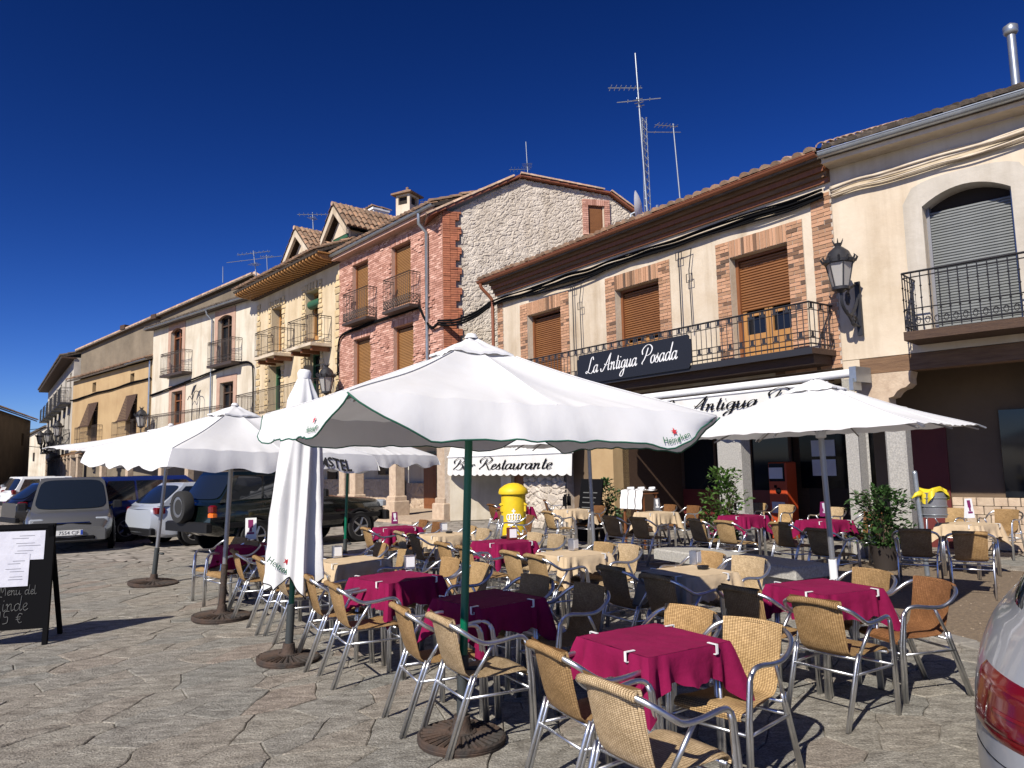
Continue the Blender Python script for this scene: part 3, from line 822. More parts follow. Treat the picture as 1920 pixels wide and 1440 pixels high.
for i in range(47):
    obj('roof_tile', TILE_ME, inn, loc=(-.24 + i * .235, -.45 + rng.uniform(-.03, .03), 7.195 + rng.uniform(-.012, .015)), rot=(R(14), 0, rng.uniform(-.05, .05)))
# long balcony
bx0, bx1, bz = 1.0, fx(inn, 1522, 660, -.75)[0], 3.62
balcony(inn, bx0, bx1, bz, .75, fx(inn, 1512, 566, -.75)[1] - bz, iron, woodd, .125, 'squares', .10)
bs = MB(); bs.box(bx0, bx1 + .03, -.79, -.781, bz - .11, bz + .01); part('balcony_edge', bs, iron, inn)
so_ = MB(); so_.box(bx0 + .1, bx1 - .05, -.62, 0, 3.36, 3.518); part('balcony_underside', so_, woodd, inn)
# ground floor: stone wall, pilasters, dark recess
h = 3.05
s_ = lambda px, off=0.0: fx(inn, px, 900, off)[0]
xa, xb = s_(985), s_(1062)
gw = MB(); gw.box(-.0, s_(958), 0, .3, 0, 3.3); part('wall_panel', gw, whit, inn)
gdoor = MB(); gdoor.box(s_(958), xa, .12, .18, 0, 2.15); part('door', gdoor, wood, inn)
gw = MB(); gw.box(s_(958), xa, .0, .3, 2.15, 3.3); part('wall_panel', gw, cream, inn)
def rubble_patch(parent, x0, x1, z0, z1, y=0.0, m=rubble, hole=None, size=.11, poly=None, M=None, backing=True, name='rubble_stonework', amp=.05, cell=.085):
    """a rough stone face: relief follows a field of irregular stones"""
    nx, nz = int((x1 - x0) / cell * 2), int((z1 - z0) / cell * 2)
    rg = np.random.default_rng(11)
    ns = int((x1 - x0) * (z1 - z0) / (size * size * 3.2))
    SX = rg.uniform(x0, x1, ns); SZ = rg.uniform(z0, z1, ns); SH = rg.uniform(.2, 1, ns)
    gx, gz = np.meshgrid(np.linspace(x0, x1, nx + 1), np.linspace(z0, z1, nz + 1))
    H = np.zeros(gx.shape)
    # nearest and second nearest seed through buckets
    for r_ in range(nz + 1):
        zz = gz[r_, 0]; sel = np.abs(SZ - zz) < size * 4
        if not sel.any(): continue
        sx, sz, sh = SX[sel], SZ[sel], SH[sel]
        D = np.sqrt((gx[r_][:, None] - sx[None]) ** 2 + 2.2 * (zz - sz[None]) ** 2)
        o2 = np.argpartition(D, 1, axis=1)[:, :2]
        d0 = np.take_along_axis(D, o2, 1); d1, d2 = d0.min(1), d0.max(1); near = o2[np.arange(len(o2)), d0.argmin(1)]
        H[r_] = np.clip((d2 - d1) / (size * .55), 0, 1) ** .6 * (.45 + .55 * sh[near])
    H = H * amp + rg.uniform(-.006, .006, H.shape)
    V = [(float(gx[j, i]), float(y - H[j, i]), float(gz[j, i])) for j in range(nz + 1) for i in range(nx + 1)]
    w = nx + 1; F = []
    for j in range(nz):
        for i in range(nx):
            if hole and hole[0] < gx[j, i] < hole[1] and hole[2] < gz[j, i] < hole[3]: continue
            if poly and not inpoly((gx[j, i] + gx[j, i + 1]) / 2, (gz[j, i] + gz[j + 1, i]) / 2, poly): continue
            F.append((j * w + i, j * w + i + 1, (j + 1) * w + i + 1, (j + 1) * w + i))
    mb = MB(); mb.v = V; mb.f = F
    o = part(name, mb, m, parent); o['kind'] = 'stuff'
    return o
gw = MB(); gw.box(xa, xb, .02, .35, 0, 3.3); part('wall_panel', gw, mortar, inn)
rubble_patch(inn, xa, xb, 0, 2.6, .0, size=.11, amp=.09, cell=.05)
pw = MB(); pw.box(s_(1106), s_(1152), -.02, .5, 0, 3.3); part('pilaster', pw, tanp, inn)
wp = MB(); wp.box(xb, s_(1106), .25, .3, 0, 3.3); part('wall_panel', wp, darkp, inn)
for (p0, p1) in ((1345, 1390), (1610, 1648)):
    c = MB(); q0, q1 = fx(inn, p0, 880)[0], fx(inn, p1, 880)[0]; c.cbox(q0, min(q1, L - .02), 0, .34, 0, 3.12, .03); part('pillar', c, granite, inn)
lb = MB(); lb.box(s_(1152), L - .42, .02, .4, 3.12, 3.36); part('lintel_beam', lb, beamm, inn)
x0 = s_(1152)
bk = MB(); bk.add([(x0, 2.6, 0), (L, 2.6, 0), (L, 2.6, 3.3), (x0, 2.6, 3.3)], [(0, 1, 2, 3)]); bk.add([(x0, .3, 0), (x0, 2.6, 0), (x0, 2.6, 3.3), (x0, .3, 3.3)], [(0, 1, 2, 3)]); part('porch_wall', bk, woodd, inn)  # wall coloured dark timber so the porch shade sits in the material
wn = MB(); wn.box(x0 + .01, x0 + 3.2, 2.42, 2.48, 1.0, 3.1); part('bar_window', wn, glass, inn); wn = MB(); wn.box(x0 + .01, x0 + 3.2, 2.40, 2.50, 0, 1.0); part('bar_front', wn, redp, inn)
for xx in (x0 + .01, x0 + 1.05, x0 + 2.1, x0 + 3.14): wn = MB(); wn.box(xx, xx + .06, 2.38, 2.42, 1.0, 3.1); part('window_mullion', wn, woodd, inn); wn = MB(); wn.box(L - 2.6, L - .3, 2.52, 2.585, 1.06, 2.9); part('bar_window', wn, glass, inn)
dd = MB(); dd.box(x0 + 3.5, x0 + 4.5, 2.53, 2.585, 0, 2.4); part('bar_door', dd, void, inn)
dado = MB(); dado.box(x0 + 4.55, L, 2.555, 2.595, 0, 1.05); part('dado', dado, redp, inn)
nt_ = MB(); 
for k in range(2): nt_.box(L - 2.3, L - 1.75, 2.50, 2.51, 1.75 - k * .42, 2.1 - k * .42)
tag(part('paper_notice', nt_, paper, None, loc=inn.location, rot=inn.rotation_euler), 'two white paper notices on the dark window of the inn', 'notice')
# cables under the eaves
cable_bundle(inn, [(x, -.1 - .03 * (i % 2), 6.50 + .012 * math.sin(i * 1.7)) for i, x in enumerate(np.linspace(-.1, L - .1, 16))], 'bundle of dark cables under the brown gutter of the inn', black, 6, .026, .085)
cable_bundle(inn, [(x, -.12, z) for x, z in ((1.6, 6.40), (2.6, 6.36), (3.6, 6.30), (4.4, 6.38), (5.2, 6.47))], 'single sagging cable on the cream wall above the left shuttered windows', black, 1, .03, .0)
# iron flower pot brackets
for q, (px, py, pb) in enumerate(((1073, 533, 655), (1272, 474, 612))):
    x, z = fx(inn, px, py, -.12); z2 = z - 1.75
    w = MB(); y = -.12
    w.tube([(x, y, z2), (x, y, z)], .014, 5); w.tube([(x, y, z), (x + .36, y, z + .02), (x + .27, y, z - .45), (x + .29, y, z2)], .012, 5)
    for (cx, cz) in ((x - .0, z - .07), (x + .27, z - .62)):
        w.tube([(cx - .08, y, cz - .09), (cx + .08, y, cz - .09), (cx + .08, y, cz + .09), (cx - .08, y, cz + .09)], .011, 5, closed=True)
    o = part('iron_bracket', w, iron, None, loc=inn.location, rot=inn.rotation_euler)
    tag(o, ('black iron bracket with square loops between the left and middle shuttered windows', 'black iron bracket with square loops between the middle and right shuttered windows')[q], 'wall bracket')

# ================================================================== the house at the right edge
cre, L = building('house', 'pale plastered house with grey roller shutter in a white arched surround', PR_, CE_)
wx0, wx1, wz0, wz1 = 1.46, 2.72, 3.72, 6.10
shell(cre, L, 3.42, 6.95, 6, cream2, [(wx0, wx1, wz0, wz1)], .4)
def archpts(a, c, z, rise, n=12): return [(a + (c - a) * i / n, z + rise * (1 - (2 * i / n - 1) ** 2)) for i in range(n + 1)]
sr = MB(); inn_p = archpts(wx0 + .0, wx1 - .0, wz1 - .24, .22); out_p = [(wx0 - .3 + .02 * 0, wz1 - .1)] 
ip = [(wx0 - .005, wz0)] + inn_p + [(wx1 + .005, wz0)]
op = [(wx0 - .29, wz0)] + [(wx0 - .29 + (.58 + wx1 - wx0) * i / 12, wz1 + .02 + .20 * (1 - abs(2 * i / 12 - 1) ** 3.5) - (.16 if i in (0, 12) else 0)) for i in range(13)] + [(wx1 + .29, wz0)]
n = len(ip); V = [(p[0], -.025, p[1]) for p in op] + [(p[0], -.025, p[1]) for p in ip] + [(p[0], .39, p[1]) for p in ip] + [(p[0], .0, p[1]) for p in op]
sr.add(V, [(i, n + i, n + i + 1, i + 1) for i in range(n - 1)] + [(n + i, 2 * n + i, 2 * n + i + 1, n + i + 1) for i in range(n - 1)] + [(3 * n + i, i, i + 1, 3 * n + i + 1) for i in range(n - 1)])
part('window_surround', sr, surround, cre)
sw = MB(); sw.box(wx0, wx0 + .05, .2, .32, wz0, wz1); sw.box(wx1 - .05, wx1, .2, .32, wz0, wz1); shw = part('shutter', sw, steel, cre)
sl_ = MB(); w_ = wx1 - wx0 - .1
sl_.add([(0, .02, 0), (w_, .02, 0), (w_, 0, .012), (0, 0, .012), (w_, 0, .034), (0, 0, .034), (w_, .02, .046), (0, .02, .046)], [(0, 1, 2, 3), (3, 2, 4, 5), (5, 4, 6, 7)])
SL_ME = sl_.mesh('slat', shutg)
for i in range(43): obj('slat', SL_ME, shw, loc=(wx0 + .05, .24, wz0 + .06 + i * .047))
bb = MB(); bb.box(wx0, wx1, .34, .38, wz0, wz1); part('pane', bb, void, cre)  # dark sheet standing in for the recess shadow above the slats
bz = 3.68
balcony(cre, fx(cre, 1697, 600, -.7)[0], L - .1, bz, .7, fx(cre, 1700, 512, -.7)[1] - bz, iron, woodd, .13, 'knots', .14)
gutter(cre, .0, L + .5, -.46, 7.12, .09, zinc)
roof(cre, .05, L + 1, -.42, 7.12, 5.2, 9.5, tiled, .22)
so2 = MB(); so2.box(0.002, L + 1, -.37, .0, 6.952, 7.05); part('eaves_board', so2, cream2, cre)
for i in range(15):   # pale tiles along the verge
    t = i / 13; obj('roof_tile', TILE_ME, cre, loc=(.06 + rng.uniform(-.03, .03), -.44 + 5.0 * t, 7.24 + 2.1 * t), rot=(R(22), 0, R(25) + rng.uniform(-.15, .15)))
cable_bundle(cre, [(x, -.08, 6.52 + .015 * math.sin(i * 2) + x * .035) for i, x in enumerate(np.linspace(0.02, L, 9))], 'bundle of plaster coloured cables below the zinc gutter at the right edge', cream, 7, .024, .11)
fl = MB(); px_ = at(1905, 160, 12.6); pt_ = at(1899, 62, 12.6)
fl.tube([(px_.x, px_.y, px_.z - .6), (px_.x, px_.y, pt_.z)], .07, 12); fl.lathe([(.07, -.05), (.12, 0), (.12, .12), (0, .2)], 12, (px_.x, px_.y, pt_.z))
tag(part('flue_pipe', fl, zinc, None, 60), 'slim metal flue pipe on the roof at the top right corner', 'flue')
# timber beam, scalloped stone corbel and pillar
b1 = MB(); b1.box(.28, L, .0, .3, 3.14, 3.41); part('beam', b1, beamm, cre)
en = MB(); en.box(.0, .28, -.0, .3, 2.6, 3.41); part('wall_end', en, cream2, cre)
zap = [(.1, 3.13), (.1, 2.98), (.16, 2.90), (.24, 2.88), (.28, 2.82), (.34, 2.74), (.40, 2.70), (.40, 2.55), (.72, 2.55), (.72, 2.70), (.80, 2.72), (.86, 2.80), (.92, 2.84), (1.0, 2.86), (1.07, 2.92), (1.07, 3.02), (1.10, 3.13)]
za = MB(); za.prism(zap[::-1], -.04, .34); part('corbel', za, ashlar, cre)
pl = MB(); q0, q1 = fx(cre, 1664, 880)[0], fx(cre, 1703, 880)[0]; pl.cbox(q0, q1, -.02, .32, 0, 2.55, .03); part('pillar', pl, granite, cre)
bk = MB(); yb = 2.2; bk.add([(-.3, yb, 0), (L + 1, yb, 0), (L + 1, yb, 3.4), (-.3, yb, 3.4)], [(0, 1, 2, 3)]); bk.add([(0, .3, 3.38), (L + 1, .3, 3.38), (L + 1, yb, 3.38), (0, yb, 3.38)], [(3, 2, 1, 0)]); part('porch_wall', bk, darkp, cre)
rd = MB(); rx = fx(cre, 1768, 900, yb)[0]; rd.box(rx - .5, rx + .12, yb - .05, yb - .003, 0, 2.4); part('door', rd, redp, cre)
dk = MB(); rx2 = fx(cre, 1880, 850, yb)[0]; dk.box(rx2, rx2 + 1.2, yb - .05, yb - .003, .95, 2.5); part('window', dk, glass, cre)
x = rx + .15
for r_ in range(6):
    xx = x
    while xx < L + .6:
        w = rng.uniform(.16, .30); mb = MB(); mb.cbox(xx, xx + w - .012, yb - .10 - rng.uniform(0, .012), yb - .002, .02 + r_ * .155, .02 + r_ * .155 + .143, .008); part('plinth_stone', mb, ashlar, cre); xx += w
class Frame:
    def __init__(s, A, ang): s.location = Vector((A[0], A[1], 0)); s.rotation_euler = Vector((0, 0, ang))
def antenna(label, base, hgt, booms, m=zinc, r=.022, guy=False, name='tv_antenna'):
    """mast with yagi booms: booms = [(height fraction, half length, yaw, elements, element half width)]"""
    t = thing(name, label, 'antenna', base)
    mb = MB(); mb.tube([(0, 0, 0), (0, 0, hgt)], [r * 1.2, r * .8], 6); part('mast', mb, m, t, 60)
    for row in booms:
        f, hl, yaw, ne, ew = row[:5]
        b = MB(); z = hgt * f; c, s = math.cos(yaw), math.sin(yaw)
        sh = (row[5] if len(row) > 5 else 0) * hl
        b.tube([((sh - hl) * c, (sh - hl) * s, z), ((sh + hl) * c, (sh + hl) * s, z)], r * .45, 5)
        for i in range(ne):
            q = sh - hl + 2 * hl * (i + .5) / ne; w = ew * (1 - .35 * i / ne)
            b.tube([(q * c - w * s * -1, q * s - w * c, z), (q * c - w * s, q * s + w * c, z)], r * .4, 4)
        part('boom', b, m, t)
    return t
# ================================================================== red brick house with the rubble gable
red, L = building('brick_house', 'red brick house with brown shutters, two iron balconies and a rubble stone gable', RL_, RR_)
ROPS = [(1.12, 2.35, 7.36, 9.58), (4.08, 5.38, 7.36, 9.58), (1.22, 2.55, 4.4, 6.62), (4.2, 5.52, 4.4, 6.64)]
shell(red, L, 3.4, 10.1, 4, mortarr, ROPS, .3)
bw = MB(); r_ = 0; z = 3.42
clus = [(rng.uniform(0, L), rng.uniform(4, 10)) for _ in range(26)]
while z < 10.0:
    x = -.12 if r_ % 2 else 0
    while x < L:
        a, c = max(x, 0.0), min(x + .245, L)
        if c - a > .05 and not any(o[0] - .01 < (a + c) / 2 < o[1] + .01 and o[2] - .03 < z + .03 < o[3] + .22 for o in ROPS):
            for o in ROPS:
                if o[2] < z + .03 < o[3]:
                    if a < o[0] < c: c = o[0]
                    if a < o[1] < c: a = o[1]
            p = rng.uniform(.012, .022)
            for cx, cz in clus:
                q = abs(math.hypot(a - cx, (z - cz) * 1.2) - .22)
                if q < .09 and rng.random() < .75: p = rng.uniform(.035, .06)
            bw.box(a + .006, c - .006, -p, .0, z, z + .063)
        x += .245
    z += .075; r_ += 1
o = part('brickwork', bw, brickr, red); o['kind'] = 'stuff'
lay(red, [b for o in ROPS for b in bricks_rect(o[0], o[1], o[3], o[3] + .22, soldier=True)], y=-.03, m=brickr, cap=0)
for o in ROPS: shutter_window(red, *o, o[2], shutl, wood, y=.17)
for p in ((641, 687, 607, 556), (716, 768, 585, 522)):
    xa, zb = fx(red, p[0], p[2], -.45); xb = fx(red, p[1], p[2] - 15, -.45)[0]
    balcony(red, xa + .1, xb, zb - .02, .45, 1.12, bronze, bronze, .13, 'lattice', .1)
gutter(red, -.2, L + .1, -.42, 10.17, .08, zinc)
ev = MB(); ev.box(0, L, -.36, .1, 9.98, 10.12); part('eaves_course', ev, mortarr, red)
dp = MB(); dx = fx(red, 800, 520, -.1)[0]; dp.tube([(dx, -.40, 10.12), (dx, -.40, 9.75), (dx, -.1, 9.5), (dx, -.1, 3.2)], .06, 10); part('downpipe', dp, zinc, red, 60)
GA = math.atan2(.24, .97); G = Frame(RR_, GA)
gpt = [fx(G, *p) for p in ((806, 404), (975, 336), (1140, 368), (1208, 418))]
rel = dict(loc=(L, 0, 0), rot=(0, 0, GA - red.rotation_euler.z))
gx1 = 11.0
sl34 = (gpt[3][1] - gpt[2][1]) / (gpt[3][0] - gpt[2][0])
GP = [(0, 0), (gx1, 0), (gx1, gpt[3][1] + sl34 * (gx1 - gpt[3][0])), gpt[2], gpt[1], (0, gpt[0][1])]
gm = MB(); gm.prism(GP, .0, .3); gw_ = part('gable_wall', gm, mortar, red, **rel)
gz0 = 2.6
WG = [fx(G, 1093, 380)[0], fx(G, 1139, 410)[0]]; wz = [fx(G, 1110, 442)[1], fx(G, 1110, 376)[1]]
ro = rubble_patch(red, .62, gx1 - .05, gz0, 12.0, -.005, poly=[(.55, 2.2), (gx1, 2.2), (gx1, GP[2][1]), GP[3], GP[4], (.55, GP[5][1] + .55 * (GP[4][1] - GP[5][1]) / GP[4][0])], size=.085, amp=.042, cell=.065, hole=(WG[0] + .02, WG[1] - .02, wz[0] + .05, wz[1] - .02))
ro.location, ro.rotation_euler = rel['loc'], rel['rot']
q = MB(); z = 3.2; i = 0
while z < GP[5][1] + .1:
    w = (.62, .42, .55)[i // 3 % 3]; x = 0
    while x < w: q.box(x + .004, min(x + .24, w) - .004, -.10 - rng.uniform(0, .02), .0, z, z + .063); x += .24
    z += .075; i += 1
o = part('brick_quoin', q, mat('brick quoin', (.44, .16, .08), .9, col2=(.33, .11, .06), vs=12, rnd=.25), red, **rel); o['kind'] = 'stuff'
fr = MB()
for a, c, e, f in bricks_rect(WG[0] - .05, WG[0] + .14, wz[0], wz[1]) + bricks_rect(WG[1] - .14, WG[1] + .05, wz[0], wz[1]) + bricks_rect(WG[0] + .14, WG[1] - .14, wz[1] - .22, wz[1], soldier=True):
    fr.box(a, c, -.13, .0, e, f)
o = part('window_brickwork', fr, brickr, red, **rel); o['kind'] = 'stuff'
wi = MB(); wi.box(WG[0] + .14, WG[1] - .14, -.025, .0, wz[0], wz[1] - .22); gwn = part('window', wi, wood, red, **rel)
ws = MB()
for i in range(22): ws.box(WG[0] + .2, WG[1] - .24, -.045, -.025, wz[0] + .05 + i * (wz[1] - wz[0] - .35) / 22, wz[0] + .05 + (i + .8) * (wz[1] - wz[0] - .35) / 22)
part('shutter', ws, shut, gwn)
ws = MB(); ws.box(WG[1] - .19, WG[1] - .145, -.06, -.024, wz[0], wz[1] - .22); part('jamb', ws, cream, gwn)
# barge of the gable: thin fascia and tile edge following the rake
rk = [(-.45, GP[5][1] - .12), GP[4], GP[3], GP[2]]
for k in range(3):
    (a, c), (e, f) = rk[k], rk[k + 1]; Ls = math.hypot(e - a, f - c); an = math.atan2(f - c, e - a)
    M = Matrix.Translation((a, 0, c)) @ Matrix.Rotation(-an, 4, 'Y')
    m1 = MB(); m1.box(0, Ls, -.22, 4, .03, .10, M); part('roof_fascia', m1, copper, red, **rel)
    m2 = MB()
    for j in range(int(Ls / .33)):
        pts = [(j * .33 - .03, yy, .10 + hh) for yy, hh in ((-.27, 0), (-.25, .07), (-.16, .10), (-.07, .07), (-.04, 0))]
        pts2 = [(j * .33 + .33, yy, .115 + hh * .8) for yy, hh in ((-.25, 0), (-.23, .07), (-.16, .10), (-.09, .07), (-.06, 0))]
        m2.add(pts + pts2, [(n_, n_ + 1, n_ + 6, n_ + 5) for n_ in range(4)] + [(4, 3, 2, 1, 0)], M)
    o = part('verge_tiles', m2, tilel, red, **rel); o['kind'] = 'stuff'
    m3 = MB(); m3.box(0, Ls, -.03, 5.5, .10, .13, M); part('roof_slab', m3, tiled, red, **rel)
# front slope of the roof
rp = Vector((math.cos(GA - red.rotation_euler.z) * GP[4][0] + L, math.sin(GA - red.rotation_euler.z) * GP[4][0], GP[4][1]))
roof(red, -.1, L + .12, -.4, 10.2, max(rp.y, 1.6), GP[4][1] + .02, tilem, .25)
arcade(red, L, 3.1, [fx(red, 735, 920)[0], fx(red, 660, 920)[0], L - .25], 3.2, cream2, w=.42)
sp = MB(); sp.box(.05, L, 3.05, 3.19, 0.0, 1.05); part('stone_plinth', sp, ashlar, red)
rubble_patch(red, .1, L - .1, 0, 1.05, 3.05, m=ashlar, size=.2, amp=.05, cell=.09)
dr = MB(); dx = fx(red, 812, 900, 3.1)[0]; dr.cbox(dx - .55, dx + .35, 3.0, 3.04, 0, 2.2, .02)
for zz in (.2, .9, 1.5): dr.box(dx - .42, dx + .22, 2.985, 3.0, zz, zz + .5)
part('door', dr, wood, red)
wd = MB(); wd.box(1.4, 2.2, 3.14, 3.19, 1.4, 2.3); part('window', wd, glass, red)
pv = MB(); pv.box(-.2, L + .1, -1.3, 3.18, -.04, .05); o = part('pavement', pv, ashlar, None, loc=red.location, rot=red.rotation_euler); o['kind'] = 'structure'
# gable foot, next to the inn
ft = MB(); ft.box(.15, 2.05, -.05, -.005, 0, 2.6); part('gable_render', ft, whit, red, **rel)
cable_bundle(red, [(L - 1.25, -.08, 7.05), (L - .9, -.1, 6.6), (L - .5, -.1, 6.25), (L - .1, -.14, 6.3)], 'looping cables beside the right iron balcony of the brick house', black, 3, .035, .05)
cable_bundle(red, [(0.05, -.08, 5.4), (.1, -.08, 6.6), (.5, -.08, 6.95), (1.8, -.08, 7.0), (3.2, -.09, 7.02), (L - 1.25, -.1, 7.06)], 'dark cable run below the two balconies of the brick house', black, 3, .035, .04)
A_, B_ = loc2w(red, L - .1, -.14, 6.25), loc2w(inn, -.1, -.1, 6.5)
sc_ = MB()
for k in range(3): sc_.tube(spline([A_ + Vector((0, 0, k * .07)), A_.lerp(B_, .35) + Vector((0, 0, -.22 + k * .08)), A_.lerp(B_, .7) + Vector((0, 0, -.2 + k * .07)), B_ + Vector((0, 0, k * .05))], 6), .035, 5)
tag(part('cable_bundle', sc_, black, None, 180), 'pair of sagging cables spanning from the brick house to the inn', 'cable')

# ================================================================== yellow house with dormers
yh, L = building('house', 'yellow house with rough stone window edging, deep rafter eaves and two dormers', YL_, RL_)
YO = [(1.6, 2.78, 7.08, 9.22), (5.2, 6.45, 7.08, 9.3), (1.3, 2.75, 4.2, 6.54), (5.15, 6.6, 4.2, 6.65)]
shell(yh, L, 3.4, 10.1, 9, yel, YO, .55)
ym = mat('honey stone', (.65, .50, .29), .9, col2=(.55, .40, .21), vs=5, bump=.4, bs=12, rnd=.22)
cnt = 0
for k, o in enumerate(YO):
    z = o[2] + .1
    while z < o[3] + .3:
        hh = rng.uniform(.14, .24)
        for x in (o[0] - .17, o[1] + .17):
            mb = MB(); rock(mb, 0, 0, 0, rng.uniform(.10, .22), .035, hh * .5); part('edging_stone', mb, ym, yh, loc=(x, -.005, z + hh / 2))
        z += hh + .03
    x = o[0] + .15
    while x < o[1]:
        mb = MB(); rock(mb, 0, 0, 0, .13, .06, rng.uniform(.13, .2)); part('edging_stone', mb, ym, yh, loc=(x, -.005, o[3] + .18)); x += .28
for x in (.12, L - .14):
    z = 3.6
    while z < 9.6:
        hh = rng.uniform(.2, .32); mb = MB(); rock(mb, 0, 0, 0, rng.uniform(.13, .25), .035, hh * .5); part('quoin_stone', mb, ym, yh, loc=(x, -.005, z)); z += hh + .03
for k, o in enumerate(YO):
    door_window(yh, *o, woodl if k < 2 else green_w, y=.42)
gr = MB(); gr.tube([(YO[1][0] + .1, .2, 8.75), (YO[1][1] - .1, .2, 8.75)], .19, 12); part('rolled_blind', gr, green_w, yh, 60)
for p in ((476, 514, 672, 0), (537, 583, 655, 0)):
    xa, zb = fx(yh, p[0], p[2], -.9); xb = fx(yh, p[1], p[2] - 14, -.9)[0]
    bl = balcony(yh, xa + .1, xb, zb, .9, 1.12, bronze, cream, .13, 'bars', .12)
    for q in range(3):
        m_ = MB(); xx = xa + .3 + (xb - xa - .5) * q / 2; m_.box(xx - .06, xx + .06, -.8, 0, zb - .30, zb - .122); part('bracket', m_, wood, bl)
balcony(yh, -.3, L - .4, 4.15, .9, 1.1, bronze, cream, .14, 'bars', .12)
bd = MB(); bd.box(-.4, L + .1, -.98, .1, 10.22, 10.27); part('eaves_board', bd, woodl, yh)
fs = MB(); fs.box(-.4, L + .1, -.2, .0, 9.95, 10.22); part('eaves_beam', fs, woodd, yh)
rt_ = MB(); rt_.prism([(-1.02, 10.10), (-1.02, 10.20), (0, 10.22), (0, 9.98), (-.8, 10.02)], -.05, .05, axis='x'); RT = rt_.mesh('rafter_tail', woodl)
for i in range(30): obj('rafter_tail', RT, yh, loc=(-.3 + i * (L + .25) / 29, 0, 0))
roof(yh, -.45, L + .05, -1.08, 10.28, 5.0, 13.0, tilem, .25)
def rz_(y): return 10.28 + (y + 1.08) * (2.72 / 6.08)
def dormer(pk, pl, pr, off, label):
    xc, zp = fx(yh, *pk, off); xl, zl = fx(yh, *pl, off); xr, zr = fx(yh, *pr, off)
    hw = max(xc - xl, .6); hw = (xr - xl) / 2; xc = (xl + xr) / 2; ze = (zl + zr) / 2
    d = obj('dormer', None, None)   # replaced below
    bpy.data.objects.remove(d)
    wl = MB(); zb = rz_(off) - .1; hi = hw - .28
    yb = min(4.8, (ze - 10.28) / (2.72 / 6.08) - 1.08)
    wl.box(xc - hi, xc - hi + .14, off + .3, yb + 1.5, zb, ze + .05); wl.box(xc + hi - .14, xc + hi, off + .3, yb + 1.5, zb, ze + .05)
    wl.prism([(xc - hi, ze), (xc + hi, ze), (xc, ze + (zp - ze) * hi / hw)], off + .32, off + .4)
    dm = part('dormer', wl, cream, yh)
    g_ = MB(); g_.box(xc - hi + .14, xc + hi - .14, off + .45, off + .5, zb, ze); part('pane', g_, glass, dm)
    fm_ = MB(); fm_.box(xc - hi + .14, xc + hi - .14, off + .34, off + .44, ze - .16, ze); fm_.box(xc - .05, xc + .05, off + .36, off + .44, zb, ze - .16); part('window_frame', fm_, green_w, dm)
    # bargeboards
    bb_ = MB(); k = .24
    bb_.prism([(xc - hw, ze - .22), (xc - hw, ze + .06), (xc, zp), (xc, zp - .34)], off - .06, off + .06); bb_.prism([(xc + hw, ze + .06), (xc + hw, ze - .22), (xc, zp - .34), (xc, zp)], off - .06, off + .06)
    part('bargeboard', bb_, cream, dm)
    sh = MB(); sh.add([(xc - hw - .04, off - .1, ze + .05), (xc, off - .1, zp + .05), (xc, yb + 3.2, zp + .05), (xc - hw - .04, yb + 1.2, ze + .05)], [(3, 2, 1, 0)]); sh.add([(xc + hw + .04, off - .1, ze + .05), (xc, off - .1, zp + .05), (xc, yb + 3.2, zp + .05), (xc + hw + .04, yb + 1.2, ze + .05)], [(0, 1, 2, 3)])
    part('roof', sh, tiled, dm)
    # tiles run down each side
    ln = yb + 2.2 - off
    for sgn in (-1, 1):
        t = MB(); barrel(t, 0, ln, 0, 0, math.hypot(hw, zp - ze), 0, .24, .36)
        an = math.atan2(zp - ze, hw)
        # local: x along depth, y up the slope, z normal
        if sgn < 0:   # left slope: up the slope = +x
            M = Matrix(((0, math.cos(an), -math.sin(an), xc - hw - .06), (1, 0, 0, off - .1), (0, math.sin(an), math.cos(an), ze + .06), (0, 0, 0, 1)))
        else:
            M = Matrix(((0, -math.cos(an), math.sin(an), xc + hw + .06), (1, 0, 0, off - .1), (0, math.sin(an), math.cos(an), ze + .06), (0, 0, 0, 1)))
        t.v = [tuple(M @ Vector(p)) for p in t.v]
        o = part('dormer_tiling', t, tilem, dm, 50); o['kind'] = 'stuff'
    rg_ = MB()
    for i in range(int(ln / .38)): rg_.tube([(xc, off - .12 + i * .38, zp + .08), (xc, off - .12 + i * .38 + .42, zp + .06)], [.10, .08], 8)
    o = part('ridge_tiles', rg_, tilel, dm, 60); o['kind'] = 'stuff'
    return dm
dormer((551, 433), (531, 496), (580, 470), .3, '')
dormer((623, 388), (603, 455), (651, 424), .3, '')
def rooftop(px, py, Y): return at(px, py, Y)
ch = thing('vent_chimney', 'low white chimney with tiled lid and dark vents behind the dormer', 'chimney', at(704, 425, 33.5), yh.rotation_euler.z)
c = MB(); c.box(-.5, .5, -.4, .4, -1.5, .25)
for x in (-.5, -.17, .16, .44): c.box(x, x + .06, -.4, -.34, .25, .62)
for x in (-.5, .44): c.box(x, x + .06, -.34, .4, .25, .62)
c.box(-.55, .55, -.45, .45, .62, .72); part('stack', c, white, ch)
c = MB(); c.box(-.42, .42, -.3, .35, .25, .62); part('vents', c, void, ch)
c = MB(); barrel(c, -.6, .6, -.5, .72, .5, .72, .24, .5); part('lid', c, tilem, ch)
ch = thing('chimney', 'tall cream chimney with a little tiled hood beside the brick house roof', 'chimney', at(764, 405, 29.0), yh.rotation_euler.z + .4)
c = MB(); c.box(-.33, .33, -.33, .33, -2.2, .38)
for x in (-.33, .21): 
    for y in (-.33, .21): c.box(x, x + .12, y, y + .12, .38, .72)
c.box(-.33, .33, -.33, .33, .72, .82); part('stack', c, cream, ch)
c = MB(); c.box(-.22, .22, -.22, .22, .38, .72); part('vents', c, void, ch)
